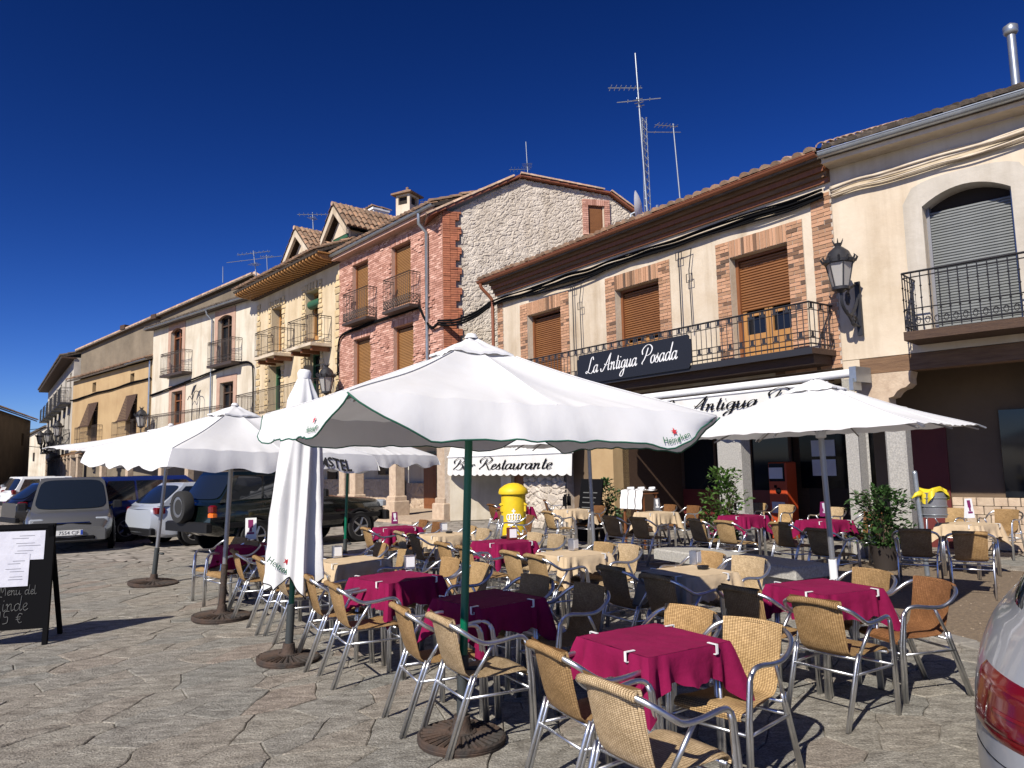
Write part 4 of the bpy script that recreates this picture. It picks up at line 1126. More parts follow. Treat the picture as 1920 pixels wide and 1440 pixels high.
c = MB(); c.add([(-.48, -.48, .80), (.48, -.48, .80), (.48, .48, .80), (-.48, .48, .80), (0, 0, 1.12), (-.48, -.48, .86), (.48, -.48, .86), (.48, .48, .86), (-.48, .48, .86)], [(3, 2, 1, 0), (0, 1, 6, 5), (1, 2, 7, 6), (2, 3, 8, 7), (3, 0, 5, 8), (5, 6, 4), (6, 7, 4), (7, 8, 4), (8, 5, 4)]); c.lathe([(.06, 1.06), (.06, 1.18), (0, 1.22)], 8); part('hood', c, tilem, ch)
arcade(yh, L, 3.1, [fx(yh, p, 900)[0] for p in (500, 565, 640)], 3.2, cream2, w=.42)
rubble_patch(yh, .1, L - .1, 0, 1.2, 3.1, m=ashlar, size=.2, amp=.05, cell=.1)
wd = MB(); 
for x in (1.2, 3.6, 6.0): wd = MB(); wd.box(x, x + .9, 3.1, 3.19, 1.4 if x > 1.5 else .1, 2.4); part('window', wd, glass, yh)

# ================================================================== white house
wh, L = building('house', 'white plastered house with pink window trims and two small iron balconies', WL_, YL_)
WO = [(2.45, 3.9, 7.0, 9.8), (8.05, 9.55, 7.0, 9.7), (2.75, 4.1, 4.1, 6.2), (8.4, 9.8, 4.1, 6.2)]
shell(wh, L, 3.4, 10.1, 1.8, whit, WO, .3)
for k, (a, c, e, f) in enumerate(WO):
    t = MB()
    t.box(a - .34, a, -.03, .0, e, f + .34); t.box(c, c + .34, -.03, .0, e, f + .34)
    if k < 2:
        ap = archpts(a, c, f - .18, .18, 10); t.prism([(a, f + .34)] + [(c, f + .34)] + ap[::-1], -.03, .0)
        t.prism([(a, f - .001), (c, f - .001)] + [(p[0], p[1] - .002) for p in ap[::-1]], .0, .12)
    else: t.box(a, c, -.03, 0, f, f + .34)
    part('window_trim', t, pinkt, wh)
    door_window(wh, a, c, e, f, wood if k % 2 == 0 else woodd, y=.2)
for p in ((299, 341, 706, 665), (387, 434, 688, 642)):
    xa, zb = fx(wh, p[0], p[2], -.55); xb = fx(wh, p[1], p[2] - 8, -.55)[0]
    balcony(wh, xa + .1, xb, zb + .05, .55, 1.18, bronze, bronze, .14, 'scroll', .14)
balcony(wh, .9, L - 2.2, 3.75, .8, 1.15, bronze, whit, .14, 'scroll', .14)
gutter(wh, -.3, L + .1, -.42, 10.16, .07, zinc)
roof(wh, -.3, L + .05, -.38, 10.15, 1.6, 10.55, tiled, .26)
dp = MB(); dx = fx(wh, 397, 640, -.1)[0]; dp.tube([(dx - .1, -.4, 10.1), (dx - .1, -.35, 9.9), (dx, -.1, 9.6), (dx, -.1, 3.4)], .05, 8); part('downpipe', dp, zinc, wh, 60)
cable_bundle(wh, [(0, -.08, 6.2), (2, -.1, 6.35), (5, -.1, 6.6), (8, -.12, 6.85), (10.4, -.12, 7.0), (11.6, -.12, 6.9), (11.9, -.12, 6.3), (11.95, -.12, 3.6)], 'cable bundle along the white house bending down at its right edge', black, 4, .03, .05)
x, z = fx(wh, 360, 768, -.3); v = MB()
v.tube([(x, -.3, z - .6), (x, -.3, z + .9)], .025, 5); v.tube(spline([(x - .55, -.3, z + .55), (x - .3, -.3, z + .75), (x, -.3, z + .55), (x + .3, -.3, z + .95), (x + .85, -.3, z + .7), (x + .8, -.3, z - .6)], 5), .02, 5)
v.prism([(x - .12, z + .8), (x + .2, z + 1.0), (x + .42, z + 1.3), (x + .16, z + 1.25), (x - .02, z + 1.02)], -.32, -.28)
tag(part('iron_bracket', v, iron, None, loc=wh.location, rot=wh.rotation_euler), 'wrought iron bracket with a bird shape between the lower windows of the white house', 'wall bracket')
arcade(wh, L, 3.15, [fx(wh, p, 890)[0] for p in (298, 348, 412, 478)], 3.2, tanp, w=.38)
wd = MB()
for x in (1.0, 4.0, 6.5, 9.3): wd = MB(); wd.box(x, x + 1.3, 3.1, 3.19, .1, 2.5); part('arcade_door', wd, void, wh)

# ================================================================== tan house and the tall weathered wall behind it
tn, L = building('house', 'tan house with straw blinds over its two windows and small square openings', TL_, WL_)
TO = [(4.05, 4.75, 7.25, 7.9), (10.85, 11.5, 7.25, 7.85), (3.5, 5.3, 3.9, 6.5), (10.45, 12.1, 4.0, 6.5)]
shell(tn, L, 3.3, 8.35, 4.2, tanp, TO, .35)
for k, o in enumerate(TO):
    if k < 2: q = MB(); q.box(o[0], o[1], .3, .34, o[2], o[3]); part('window', q, void, tn)
    else:
        door_window(tn, *o, woodd, y=.25)
        s = MB()
        for i in range(16):
            t0, t1 = i / 16, (i + .9) / 16
            s.add([(o[0] - .05, -.05 - .5 * t0, o[3] - 1.6 * t0), (o[1] + .05, -.05 - .5 * t0, o[3] - 1.6 * t0), (o[1] + .05, -.05 - .5 * t1, o[3] - 1.6 * t1), (o[0] - .05, -.05 - .5 * t1, o[3] - 1.6 * t1)], [(0, 1, 2, 3)])
        s.tube([(o[0] - .12, -.55, o[3] - 1.62), (o[1] + .12, -.55, o[3] - 1.62)], .05, 6)
        part('straw_blind', s, woodd, tn)
for a, c in ((1.9, 6.3), (9.0, 12.6)): balcony(tn, a, c, 3.75, .35, 1.15, bronze, tanp, .16, 'bars', .1)
roof(tn, -.3, L + .05, -.35, 8.42, 4.0, 9.9, tilem, .26)
gutter(tn, 11.0, L, -.38, 8.4, .07, zinc)
cable_bundle(tn, [(x, -.08, 7.0 - .03 * math.sin(x) + .02 * x) for x in np.linspace(-.2, L, 12)], 'cable bundle crossing the tan house above its straw blinds', black, 4, .035, .06)
dp = MB(); dp.tube([(L - .15, -.1, 8.3), (L - .15, -.1, 3.3)], .06, 8); part('downpipe', dp, zinc, tn, 60)
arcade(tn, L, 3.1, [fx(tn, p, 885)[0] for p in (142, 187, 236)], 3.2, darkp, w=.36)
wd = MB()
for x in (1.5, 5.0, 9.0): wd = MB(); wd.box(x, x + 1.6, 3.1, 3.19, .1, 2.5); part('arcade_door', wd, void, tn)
F4 = Frame(loc2w(tn, -.05, .45, 0)[:2], tn.rotation_euler.z + .14)
gp_ = [fx(F4, *p) for p in ((133, 662), (481, 518), (505, 533))]
gb, _ = building('house', 'tall weathered grey gable wall rising behind the tan and white houses', loc2w(F4, 0, 0, 0)[:2], loc2w(F4, gp_[2][0] + 4, 0, 0)[:2])
gw = MB(); x1, x2 = gp_[1][0], gp_[2][0] + 4
sl2 = (gp_[2][1] - gp_[1][1]) / (gp_[2][0] - gp_[1][0])
gw.prism([(0, 0), (x2, 0), (x2, gp_[1][1] + sl2 * (x2 - x1)), (x1, gp_[1][1]), (0, gp_[0][1])], 0, .4); part('wall', gw, greyp, gb)
for (a, c), (e, f) in (((-.3, gp_[0][1] - .1), gp_[1]), (gp_[1], (x2, gp_[1][1] + sl2 * (x2 - x1)))):
    Ls = math.hypot(e - a, f - c); M = Matrix.Translation((a, 0, c)) @ Matrix.Rotation(-math.atan2(f - c, e - a), 4, 'Y')
    m1 = MB(); m1.box(0, Ls, -.3, 7, .02, .12, M); part('roof', m1, tiled, gb)
    m2 = MB()
    for j in range(int(Ls / .4)): m2.tube([M @ Vector((j * .4, -.2, .15)), M @ Vector((j * .4 + .44, -.2, .16))], [.12, .1], 6)
    o = part('verge_tiles', m2, tilel, gb); o['kind'] = 'stuff'
for px, py in ((238, 615), (296, 595)):
    x, z = fx(gb, px, py); m_ = MB(); m_.box(x - .25, x + .35, -.35, 0, z - .15, z + .15); part('beam_end', m_, woodd, gb)

# ================================================================== far houses at the left
fd = Vector((-.58, .815, 0)).normalized(); fa = Vector((TL_[0] - .3, TL_[1] + .5, 0)); fb = fa + fd * 27
fh, L = building('house', 'far white house row seen edge on with black balconies above a column arcade', fb[:2], fa[:2])
FO = [(x, x + 1.3, z, z + 2.3) for x in (2, 6.5, 11, 15.5, 20, 24) for z in (3.9, 7.0)]
shell(fh, L, 3.3, 10.2, 8, surround, FO, .3)
for o in FO:
    door_window(fh, *o, woodd, y=.2)
    if o[2] > 6: balcony(fh, o[0] - .6, o[1] + .6, o[2], .7, 1.1, iron, iron, .2, 'bars', .14)
    else: balcony(fh, o[0] - .5, o[1] + .5, o[2], .5, 1.1, iron, iron, .2, 'bars', .14)
eb = MB(); eb.box(-.2, L + .1, -.8, .1, 10.1, 10.22); part('eaves_board', eb, woodd, fh)
roof(fh, -.2, L + .02, -.85, 10.25, .6, 10.7, tiled, .3)
fg_ = MB(); fg_.box(0, L - .02, .4, 8, 10.2, 10.3); part('roof_slab', fg_, tiled, fh)
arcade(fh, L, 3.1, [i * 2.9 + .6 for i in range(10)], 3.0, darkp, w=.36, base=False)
a = at(-60, 880, 51); c = at(53, 880, 71)
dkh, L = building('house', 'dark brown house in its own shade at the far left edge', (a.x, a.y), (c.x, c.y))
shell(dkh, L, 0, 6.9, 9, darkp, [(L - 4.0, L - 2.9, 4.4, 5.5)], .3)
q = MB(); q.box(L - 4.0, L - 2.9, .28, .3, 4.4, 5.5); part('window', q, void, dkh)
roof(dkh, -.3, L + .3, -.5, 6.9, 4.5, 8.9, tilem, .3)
a = at(46, 880, 98); c = at(125, 880, 92)
wfh, L = building('house', 'small white house closing the street between the dark house and arcades', (a.x, a.y), (c.x, c.y))
gwz = at(82, 805, 95).z
w = MB(); w.prism([(0, 0), (L, 0), (L, gwz - .4), (L * .5, gwz + .3), (0, gwz - .8)], 0, 7); part('wall', w, whit, wfh)
w = MB(); w.prism([(-.3, gwz - .9), (-.3, gwz - .7), (L * .5, gwz + .52), (L + .3, gwz - .25), (L + .3, gwz - .45), (L * .5, gwz + .3)], -.3, 7.2); part('roof', w, tiled, wfh)
w = MB(); w.box(2.2, 2.6, -.06, .0, 3.5, 4.6); part('window', w, void, wfh)
wi_ = MB(); A_, B_ = at(-30, 804, 71), at(100, 800, 71)
wi_.tube([A_.lerp(B_, t) - Vector((0, 0, .25 * math.sin(PI * t))) for t in np.linspace(0, 1, 12)], .03, 4)
A_, B_ = at(45, 835, 71), at(100, 836, 71); wi_.tube([A_.lerp(B_, t) - Vector((0, 0, .15 * math.sin(PI * t))) for t in np.linspace(0, 1, 8)], .03, 4)
tag(part('overhead_wire', wi_, black), 'thin overhead wires across the street at the far left', 'wire')

# ================================================================== aerials on the roofs
def mast(label, pb, pt, Y, booms, r=.03, m=zinc, name='tv_antenna'):
    b, t = at(*pb, Y), at(*pt, Y); o = antenna(label, b, (t - b).length, booms, m, r, name=name)
    o.rotation_mode = 'QUATERNION'; o.rotation_quaternion = Vector((0, 0, 1)).rotation_difference(t - b); return o
mast('tall lattice aerial mast with two long booms above the inn roof', (1215, 415), (1191, 100), 19.5, [(.79, .48, .1, 7, .16, -.75), (.715, .60, -.1, 2, .08), (.70, .3, 1.2, 3, .14)], .028)
lt = MB(); A_, B_ = at(1208, 220, 19.5), at(1215, 412, 19.5)
for dx, dy in ((-.09, 0), (.09, 0), (0, .12)): lt.tube([A_ + Vector((dx * .6, dy * .6, 0)), B_ + Vector((dx, dy, 0))], .014, 4)
for i in range(14):
    p = A_.lerp(B_, i / 14); q = A_.lerp(B_, (i + 1) / 14); lt.tube([p + Vector((-.08, 0, 0)), q + Vector((.08, 0, 0))], .01, 3); lt.tube([p + Vector((.08, 0, 0)), q + Vector((0, .1, 0))], .01, 3)
tag(part('lattice_mast', lt, zinc), 'lattice lower section clamped to the tall aerial mast', 'mast')
mast('thinner aerial mast with an angled boom right of the tall one', (1277, 392), (1262, 232), 17.8, [(.97, .32, .3, 6, .14, -.6), (.9, .45, .15, 2, .05, -.6)], .02)
mast('small aerial on the ridge of the rubble gable', (990, 332), (986, 266), 25, [(.22, .36, .1, 6, .22, -.8), (.3, .3, 1.5, 5, .18)], .018, zinc)
mast('small aerial on the roof behind the yellow house dormers', (588, 440), (586, 398), 34, [(.9, .7, .2, 7, .22), (.72, .25, 1.4, 4, .2)], .03)
mast('tiny aerial behind the cream chimney', (808, 392), (806, 372), 31, [(.7, .45, .3, 6, .16)], .02)
mast('double aerial on the weathered wall roof left of the yellow house', (483, 535), (475, 470), 40, [(.93, .9, .1, 8, .25), (.75, 1.5, .1, 2, .1), (.6, .3, 1.2, 4, .3)], .035)
mast('second aerial mast with short boom at the edge of the yellow eaves', (503, 540), (500, 478), 39, [(.95, .35, .1, 5, .2)], .03)
mast('bare thin aerial rod on the weathered wall roof', (418, 530), (418, 500), 45, [], .03)
dsh = MB(); dc = at(1204, 392, 19.0)
def dishf(u, v):
    a = 2 * PI * u; r = .02 + .44 * v; return (math.cos(a) * r, .28 * v * v * .5, math.sin(a) * r * 1.1)
dsh.grid(dishf, 24, 6, wrap=True)
ds = thing('satellite_dish', 'white satellite dish seen nearly edge on beside the tall aerial mast', 'satellite dish', dc, R(72))
part('dish', dsh, white, ds, 180)
db = MB(); db.tube([(0, .02, 0), (0, .3, -.1), (0, .35, -.8)], .025, 6); db.tube([(0, .1, -.45), (0, -.4, -.05)], .015, 5); db.lathe([(0, -.05), (.04, -.04), (.04, .05), (0, .06)], 8, (0, -.4, 0)); part('arm', db, zinc, ds)
# ================================================================== wall lanterns
def lantern(label, pos, rz, s=1.0, bracket=True):
    t = thing('wall_lantern', label, 'street lamp', pos, rz, 'iron wall lanterns')
    n = 6; body = MB()
    def ring(r, z): return [(r * s * math.cos(2 * PI * j / n + .3), r * s * math.sin(2 * PI * j / n + .3), z * s) for j in range(n)]
    b, tp = ring(.13, -.32), ring(.22, .10)
    for j in range(n): body.tube([b[j], tp[j]], .013 * s, 4)
    body.lathe([(.145 * s, -.36 * s), (.15 * s, -.31 * s), (.12 * s, -.31 * s), (.06 * s, -.40 * s), (0, -.42 * s)][::-1], 12)
    body.lathe([(.20 * s, .09 * s), (.25 * s, .10 * s), (.26 * s, .15 * s), (.21 * s, .20 * s), (.17 * s, .30 * s), (.09 * s, .37 * s), (.05 * s, .40 * s), (.07 * s, .45 * s), (0, .46 * s)], 12)
    for j in range(12):
        a = 2 * PI * j / 12; q = Vector((math.cos(a), math.sin(a), 0)); body.tube([q * .25 * s + Vector((0, 0, .12 * s)), q * .29 * s + Vector((0, 0, .19 * s)), q * .27 * s + Vector((0, 0, .22 * s))], [.022 * s, .018 * s, .004], 4)
        if j % 2 == 0: body.tube([q * .06 * s + Vector((0, 0, .44 * s)), q * .10 * s + Vector((0, 0, .52 * s))], [.014 * s, .004], 4)
    part('lantern_frame', body, iron, t, 40)
    g = MB(); b, tp = ring(.125, -.31), ring(.212, .10); g.add(b + tp, [(j, (j + 1) % n, n + (j + 1) % n, n + j) for j in range(n)])
    part('glass_pane', g, LGLASS, t)
    if bracket:
        k = MB(); P = spline([(0, 0, -.42 * s), (0, .02, -.62 * s), (0, .22 * s, -.78 * s), (0, .42 * s, -.62 * s), (0, .5 * s, -.45 * s)], 6)
        k.tube(P, .03 * s, 6); k.tube([(0, .06 * s * math.cos(a) * (1 - a / 14) + .2 * s, -.5 * s + .14 * s * math.sin(a) * (1 - a / 14)) for a in np.linspace(0, 10, 24)], .02 * s, 5)
        k.box(-.045 * s, .045 * s, .52 * s, .56 * s, -1.1 * s, -.15 * s); k.tube([(0, .36 * s + .11 * s * math.cos(a) * (1 - a / 13), -.88 * s + .11 * s * math.sin(a) * (1 - a / 13)) for a in np.linspace(0, 9, 20)], .02 * s, 5); k.tube([(-.02 * s, .5 * s, -.2 * s), (-.02 * s, .3 * s, -.3 * s), (-.02 * s, .16 * s, -.52 * s)], .02 * s, 5); k.tube([(0, .52 * s, -.95 * s), (0, .3 * s, -.9 * s), (0, .12 * s, -.70 * s)], .025 * s, 5)
        part('bracket', k, iron, t, 40)
    return t
LGLASS = mat('frosted lantern glass', (.62, .60, .57), .35, transl=.5)
x, z = fx(inn, 1574, 505, -.56); lantern('large black wall lantern with frosted panes between the inn and the right house', loc2w(inn, x, -.56, z), inn.rotation_euler.z, 1.0)
x, z = fx(yh, 612, 714, -.7); lantern('black lantern in front of the yellow house above the big white parasol edge', loc2w(yh, x, -.7, z), yh.rotation_euler.z, 1.35)
x, z = fx(tn, 265, 785, -.7); lantern('wall lantern at the right end of the tan house', loc2w(tn, x, -.7, z), tn.rotation_euler.z, 1.35)
for (px, py, lab, Y) in ((108, 805, 'right one of three dark lanterns on the far house row', 50), (90, 818, 'middle one of three dark lanterns on the far house row', 56), (76, 822, 'left one of three dark lanterns on the far house row', 60)):
    lantern(lab, at(px, py, Y), fh.rotation_euler.z, 1.3)

# ================================================================== shop sign on the balcony
xl, zt = fx(inn, 1082, 668, -.82); xr, zt2 = fx(inn, 1296, 632, -.82); zb = fx(inn, 1296, 690, -.82)[1]
sgn = thing('shop_sign', 'long black signboard with white script lettering on the inn balcony railing', 'sign', loc2w(inn, xl, -.82, 0), inn.rotation_euler.z)
W = xr - xl; zt = max(zt, zt2)
k = .09
s = MB(); s.prism([(k, zb), (W - k, zb), (W - k * .6, zb + k * .5), (W - k * .7, zb + k), (W, zb + k * 1.2), (W, zt - k * 1.2), (W - k * .7, zt - k), (W - k * .6, zt - k * .5), (W - k, zt), (k, zt), (k * .6, zt - k * .5), (k * .7, zt - k), (0, zt - k * 1.2), (0, zb + k * 1.2), (k * .7, zb + k), (k * .6, zb + k * .5)], -.012, .012)
part('board', s, signb, sgn)
w_, wd_ = script_mb('La Antigua Posada', (zt - zb) * .255, W * .80)
part('lettering', w_, white, sgn, loc=(W * .09, -.014, zb + (zt - zb) * .33))

# ================================================================== awnings of the inn
def awning(label, px0, px1, pyt, pyb, off, proj, text, m, tw, tx, th, tz, cassette):
    x0, zt = fx(inn, px0[0], pyt[0], off); x1, zb = fx(inn, px1[0], pyb[1], off); zt1 = fx(inn, px1[0], pyt[1], off)[1]
    zt = (zt + zt1) / 2
    a = thing('awning', label, 'awning', loc2w(inn, x0, off, 0), inn.rotation_euler.z); W = x1 - x0; D = zt - zb
    v = MB(); n = int(W / .035)
    def vf(u, t):
        xx = u * W; sc_ = abs(math.sin(PI * xx / .34)) * .055
        return (xx, .015 * math.sin(xx * 9) * t - .03 * t, zt - t * (D - .055 + sc_))
    v.grid(vf, n, 5); part('valance', v, m, a, 180)
    tp = MB(); tp.grid(lambda u, t: (u * W, t * proj, zt + t * (cassette - zt) - .05 * math.sin(PI * t)), 24, 4); part('canopy', tp, m, a, 180)
    fr = MB(); fr.tube([(-.02, .0, zt), (W + .02, .0, zt)], .03, 8)
    part('front_bar', fr, whitepl, a, 60)
    for xx in (.15, W - .15):
        ar = MB(); ar.tube([(xx, .02, zt - .02), (xx, proj - .05, cassette - .75)], .02, 6); part('arm', ar, bronze, a, 60)
    t, tw2 = script_mb(text, th, tw, bend=lambda X: 0)
    part('lettering', t, black, a, loc=(tx, -.040, tz))
    return a
awu = thing('awning', 'retracted white awning with script valance under the inn balcony', 'awning', loc2w(inn, 0, 0, 0), inn.rotation_euler.z)
xA = fx(inn, 1150, 760, -.5)[0]; xB, zc = fx(inn, 1592, 699, -.5); zv = fx(inn, 1480, 785, -.5)[1]  # left end extended unseen behind the big parasol to shade the porch
c = MB(); c.tube([(xA, -.42, zc), (xB, -.42, zc)], .075, 12); part('roller', c, whitepl, awu, 60)
c = MB(); c.tube([(xA, -.5, zc - .13), (xB - .4, -.5, zc - .13)], .028, 8); part('front_bar', c, whitepl, awu, 60)
c = MB(); c.box(xB, xB + .12, -.5, -.02, zc - .16, zc + .1); c.box(xB + .02, xB + .09, -.56, -.3, zc - .3, zc - .1); part('bracket', c, zinc, awu)
vt, vb = zc - .13, zc - .60
v = MB(); v.grid(lambda u, t: (xA + u * (xB - .4 - xA), -.5 - .02 * t + .012 * math.sin(u * 40) * t, vt + t * (vb + .05 - abs(math.sin(PI * u * (xB - xA) / .34)) * .05 - vt)), 130, 5); part('valance', v, fabrics, awu, 180)
xt0 = fx(inn, 1238, 765, -.52)[0]; xt1 = fx(inn, 1580, 745, -.52)[0]
t_, _ = script_mb('La Antigua Posada', .135, xt1 - xt0); part('lettering', t_, black, awu, loc=(xt0, -.545, vb + .17))
x0 = fx(inn, 840, 880, -.34)[0]; x1 = fx(inn, 1074, 880, -.34)[0]
zt = fx(inn, 950, 852, -.34)[1]; zb = fx(inn, 950, 892, -.34)[1]
awl = awning('lowered white awning with two black script words beside the stone wall of the inn', (840, 880), (1074, 880), (853, 853), (892, 892), -.34, .30, 'Bar Restaurante', fabrics, (x1 - x0) * .80, (x1 - x0) * .06, (zt - zb) * .27, zb + (zt - zb) * .30, 3.0)

# ================================================================== parasols
def canopy_fn(Rc, H, h, rot, nside=4, sag=.03, tens=.06):
    def f(u, t):      # u 0..1 round, t 0..1 centre to rim
        a = 2 * PI * u; seg = (a / (2 * PI / nside)) % 1.0; ph = (seg - .5) * 2 * PI / nside
        rad = Rc * math.cos(PI / nside) / math.cos(ph)
        q = min(seg, 1 - seg) * 2; mid = abs(q - .0)
        mid2 = math.sin(PI * ((seg * 2) % 1.0)) if nside == 4 else math.sin(PI * seg)
        z = H + (h - H) * t - sag * mid2 * math.sin(PI * t) ** .8 - tens * math.sin(PI * t) * .4
        r = rad * t; z += (.004 * math.sin(a * 29 + nside) + .003 * math.sin(a * 47)) * t ** 7 + .007 * math.sin(a * 5 + 2 * t) * math.sin(7 * t + 1)
        return (r * math.cos(a + rot), r * math.sin(a + rot), z)
    return f
def parasol(label, base, top, H, h, Rc, rot, drop, cloth, pole_m, sleeve_h, sleeve_m, trim=None, scallop=0.0, corner_gap=False, base_r=.42, text=None, pins=False, pole_r=.027, vent=True, group='open white parasols over the terrace', white_from=None, show_base=True, flare=.02, name='parasol'):
    t = thing(name, label, 'parasol', base, 0, group)
    tl = (Vector(top) - Vector(base)); t.rotation_mode = 'QUATERNION'; t.rotation_quaternion = Vector((0, 0, 1)).rotation_difference(tl)
    f = canopy_fn(Rc, H, h, rot); N = 192
    cm = MB(); cm.grid(lambda u, q: f(u, .05 + .95 * q), N, 16, wrap=True)
    def vpos(u, v, e=None):
        s_ = int((u % 1) * 4); e = (u % 1) * 4 - s_ if e is None else e
        p = Vector(f(u, 1.0)); q = f(u, .97); o = Vector((p.x, p.y, 0)) / Rc; ed = min(e, 1 - e)
        d = drop
        if scallop: d += scallop * math.sin(e * PI * 4) ** 2 - scallop * .5
        if corner_gap: d *= min(1, .05 + (ed / .13) ** .8) if ed < .13 else 1 + .12 * math.exp(-((ed - .17) / .06) ** 2)
        w = flare * v * math.sin(e * 17 + s_ * 2 + 1) + .10 * v * (1.25 - .5 * v) * (d / drop) + .009 * math.sin(e * 37 + s_) * v * v + .004 * math.sin(e * 71 + 2 * s_) * v + (.03 * v * math.exp(-((ed - .10) / .05) ** 2) if corner_gap else 0)
        return Vector((p.x + o.x * w, p.y + o.y * w, p.z - d * (v ** .92)))
    t_v = vpos
    if drop:
        seg_n = N // 4
        def rimn(u):
            p, q = f(u, 1.0), f(u, .97); return Vector(p), (Vector((p[0], p[1], 0)) / Rc)
        for s_ in range(4):
            lo = 0 if not corner_gap else 0
            V = []; F = []; nn = seg_n
            for i in range(nn + 1):
                u = (s_ * nn + i) / N; e = i / nn; us = min(u, (s_ + 1) / 4 - 1e-6)
                for j in range(5):
                    V.append(tuple(vpos(us, j / 4, e)))
            for i in range(nn):
                for j in range(4): F.append((i * 5 + j, i * 5 + j + 1, (i + 1) * 5 + j + 1, (i + 1) * 5 + j))
            cm.add(V, F)
            if trim:
                tb = MB(); tb.tube([Vector(V[i * 5 + 4]) for i in range(nn + 1)], .0048, 5); part('binding', tb, trim, t, 180)
    cp = part('canopy', cm, cloth, t, 75)
    bp = cp.data
    if vent:
        vm = MB(); g = canopy_fn(Rc * .19, H + .035, H - (H - h) * .19 + .008, rot, sag=.005, tens=.0); vm.grid(lambda u, q: g(u, .02 + .98 * q), 48, 5, wrap=True)
        g2 = g
        vm.grid(lambda u, q: (g2(u, 1)[0] * (1 + .01 * q), g2(u, 1)[1] * (1 + .01 * q), g2(u, 1)[2] - .016 * q), 48, 1, wrap=True)
        vm.lathe([(.0, H + .06), (.03, H + .054), (.045, H + .025)][::-1], 12); part('vent_cap', vm, cloth, t, 60)
    sm_ = MB()
    for k in range(4): sm_.tube([Vector(f(k / 4, q)) + Vector((0, 0, .003)) for q in np.linspace(.2, 1, 14)], .0035, 5)
    for k in range(4): sm_.tube([Vector(f(k / 4 + .125, q)) + Vector((0, 0, .001)) for q in np.linspace(.2, 1, 14)], .003, 5)
    o = part('seam', sm_, cloth, t, 180); o['kind'] = 'stuff'
    # ribs and stretchers
    for k in range(8):
        a = rot + k * PI / 4; rr = Rc * (1.0 if k % 2 == 0 else math.cos(PI / 4))
        z_ = lambda q: H + (h - H) * q - .035
        rb = MB(); rb.tube([(math.cos(a) * .03, math.sin(a) * .03, H - .03)] + [(math.cos(a) * rr * q, math.sin(a) * rr * q, z_(q) - .024 * math.sin(PI * q) - .01) for q in (.25, .5, .75, .985)], .010, 5)
        if pins and k % 2 == 0: rb.tube([(math.cos(a) * rr * q, math.sin(a) * rr * q, z_(q) + .03 - (q - 1) * .2) for q in (.985, 1.03)], .014, 6)
        rb.tube([(math.cos(a) * .045, math.sin(a) * .045, h + .02), (math.cos(a) * rr * .5, math.sin(a) * rr * .5, z_(.5) - .03)], .009, 5)
        part('rib', rb, steel, t, 60)
    hub = MB(); hub.lathe([(.035, h - .06), (.055, h - .05), (.055, h + .04), (.035, h + .06)], 12); hub.lathe([(.03, H - .08), (.05, H - .06), (.05, H)], 12); part('hub', hub, whitepl, t, 60)
    pm = MB(); pm.lathe([(pole_r, sleeve_h), (pole_r, H)], 14); part('pole', pm, pole_m, t, 60)
    sm = MB(); sm.lathe([(pole_r * 1.35, .04), (pole_r * 1.35, sleeve_h), (pole_r, sleeve_h + .005)], 14); part('pole_sleeve', sm, sleeve_m, t, 60)
    kn = MB(); kn.tube([(pole_r, 0, sleeve_h - .08), (pole_r + .06, 0, sleeve_h - .08)], [.012, .02], 8); kn.lathe([(0, -.02), (.022, -.01), (.022, .01), (0, .02)], 8, (pole_r + .07, 0, sleeve_h - .08)); part('clamp_knob', kn, sleeve_m, t, 60)
    if white_from:
        wm = MB(); wm.lathe([(pole_r * 1.42, white_from[0]), (pole_r * 1.42, white_from[1])], 14); part('pole_wrap', wm, white, t, 60)
    if show_base:
        bm_ = MB(); bm_.lathe([(0, .012), (base_r * .98, .0), (base_r, .02), (base_r * .96, .035), (base_r * .3, .06), (base_r * .24, .075), (.06, .085), (.05, .16), (0, .16)], 40)
        for k in range(28):
            a = 2 * PI * k / 28; bm_.tube([(math.cos(a) * base_r * .32, math.sin(a) * base_r * .32, .060), (math.cos(a) * base_r * .92, math.sin(a) * base_r * .92, .040)], [.008, .016], 5)
        bm_.tube([(math.cos(a) * base_r * .95, math.sin(a) * base_r * .95, .037) for a in np.linspace(0, 2 * PI, 41)[:-1]], .016, 6, closed=True)
        bm_.tube([(math.cos(a) * base_r * .30, math.sin(a) * base_r * .30, .062) for a in np.linspace(0, 2 * PI, 25)[:-1]], .014, 6, closed=True)
        part('base', bm_, castm, t, 50)
    return t, f, vpos
def star_mb(r):
    mb = MB(); P = [((r if i % 2 == 0 else r * .42) * math.sin(i * PI / 5), (r if i % 2 == 0 else r * .42) * math.cos(i * PI / 5)) for i in range(10)]
    mb.prism(P, -.001, .001, axis='z'); return mb
HEI = None
def brand(parent, M, s=1.0, m1=greenpr, m2=redstar, txt='Heineken'):
    me = text_mesh(txt, .105 * s, m1)
    o = obj('lettering', me, parent); o.matrix_local = M
    st = star_mb(.042 * s); o2 = part('star_mark', st, m2, parent); o2.matrix_local = M @ Matrix.Translation((0, .125 * s, 0))
def face_matrix(p, nrm, up=(0, 0, 1)):
    n = Vector(nrm).normalized(); u = (Vector(up) - n * n.dot(Vector(up))).normalized(); r = u.cross(n)
    return Matrix(((r.x, u.x, n.x, p[0]), (r.y, u.y, n.y, p[1]), (r.z, u.z, n.z, p[2]), (0, 0, 0, 1)))
def ptop(px, py, Y): return at(px, py, Y)
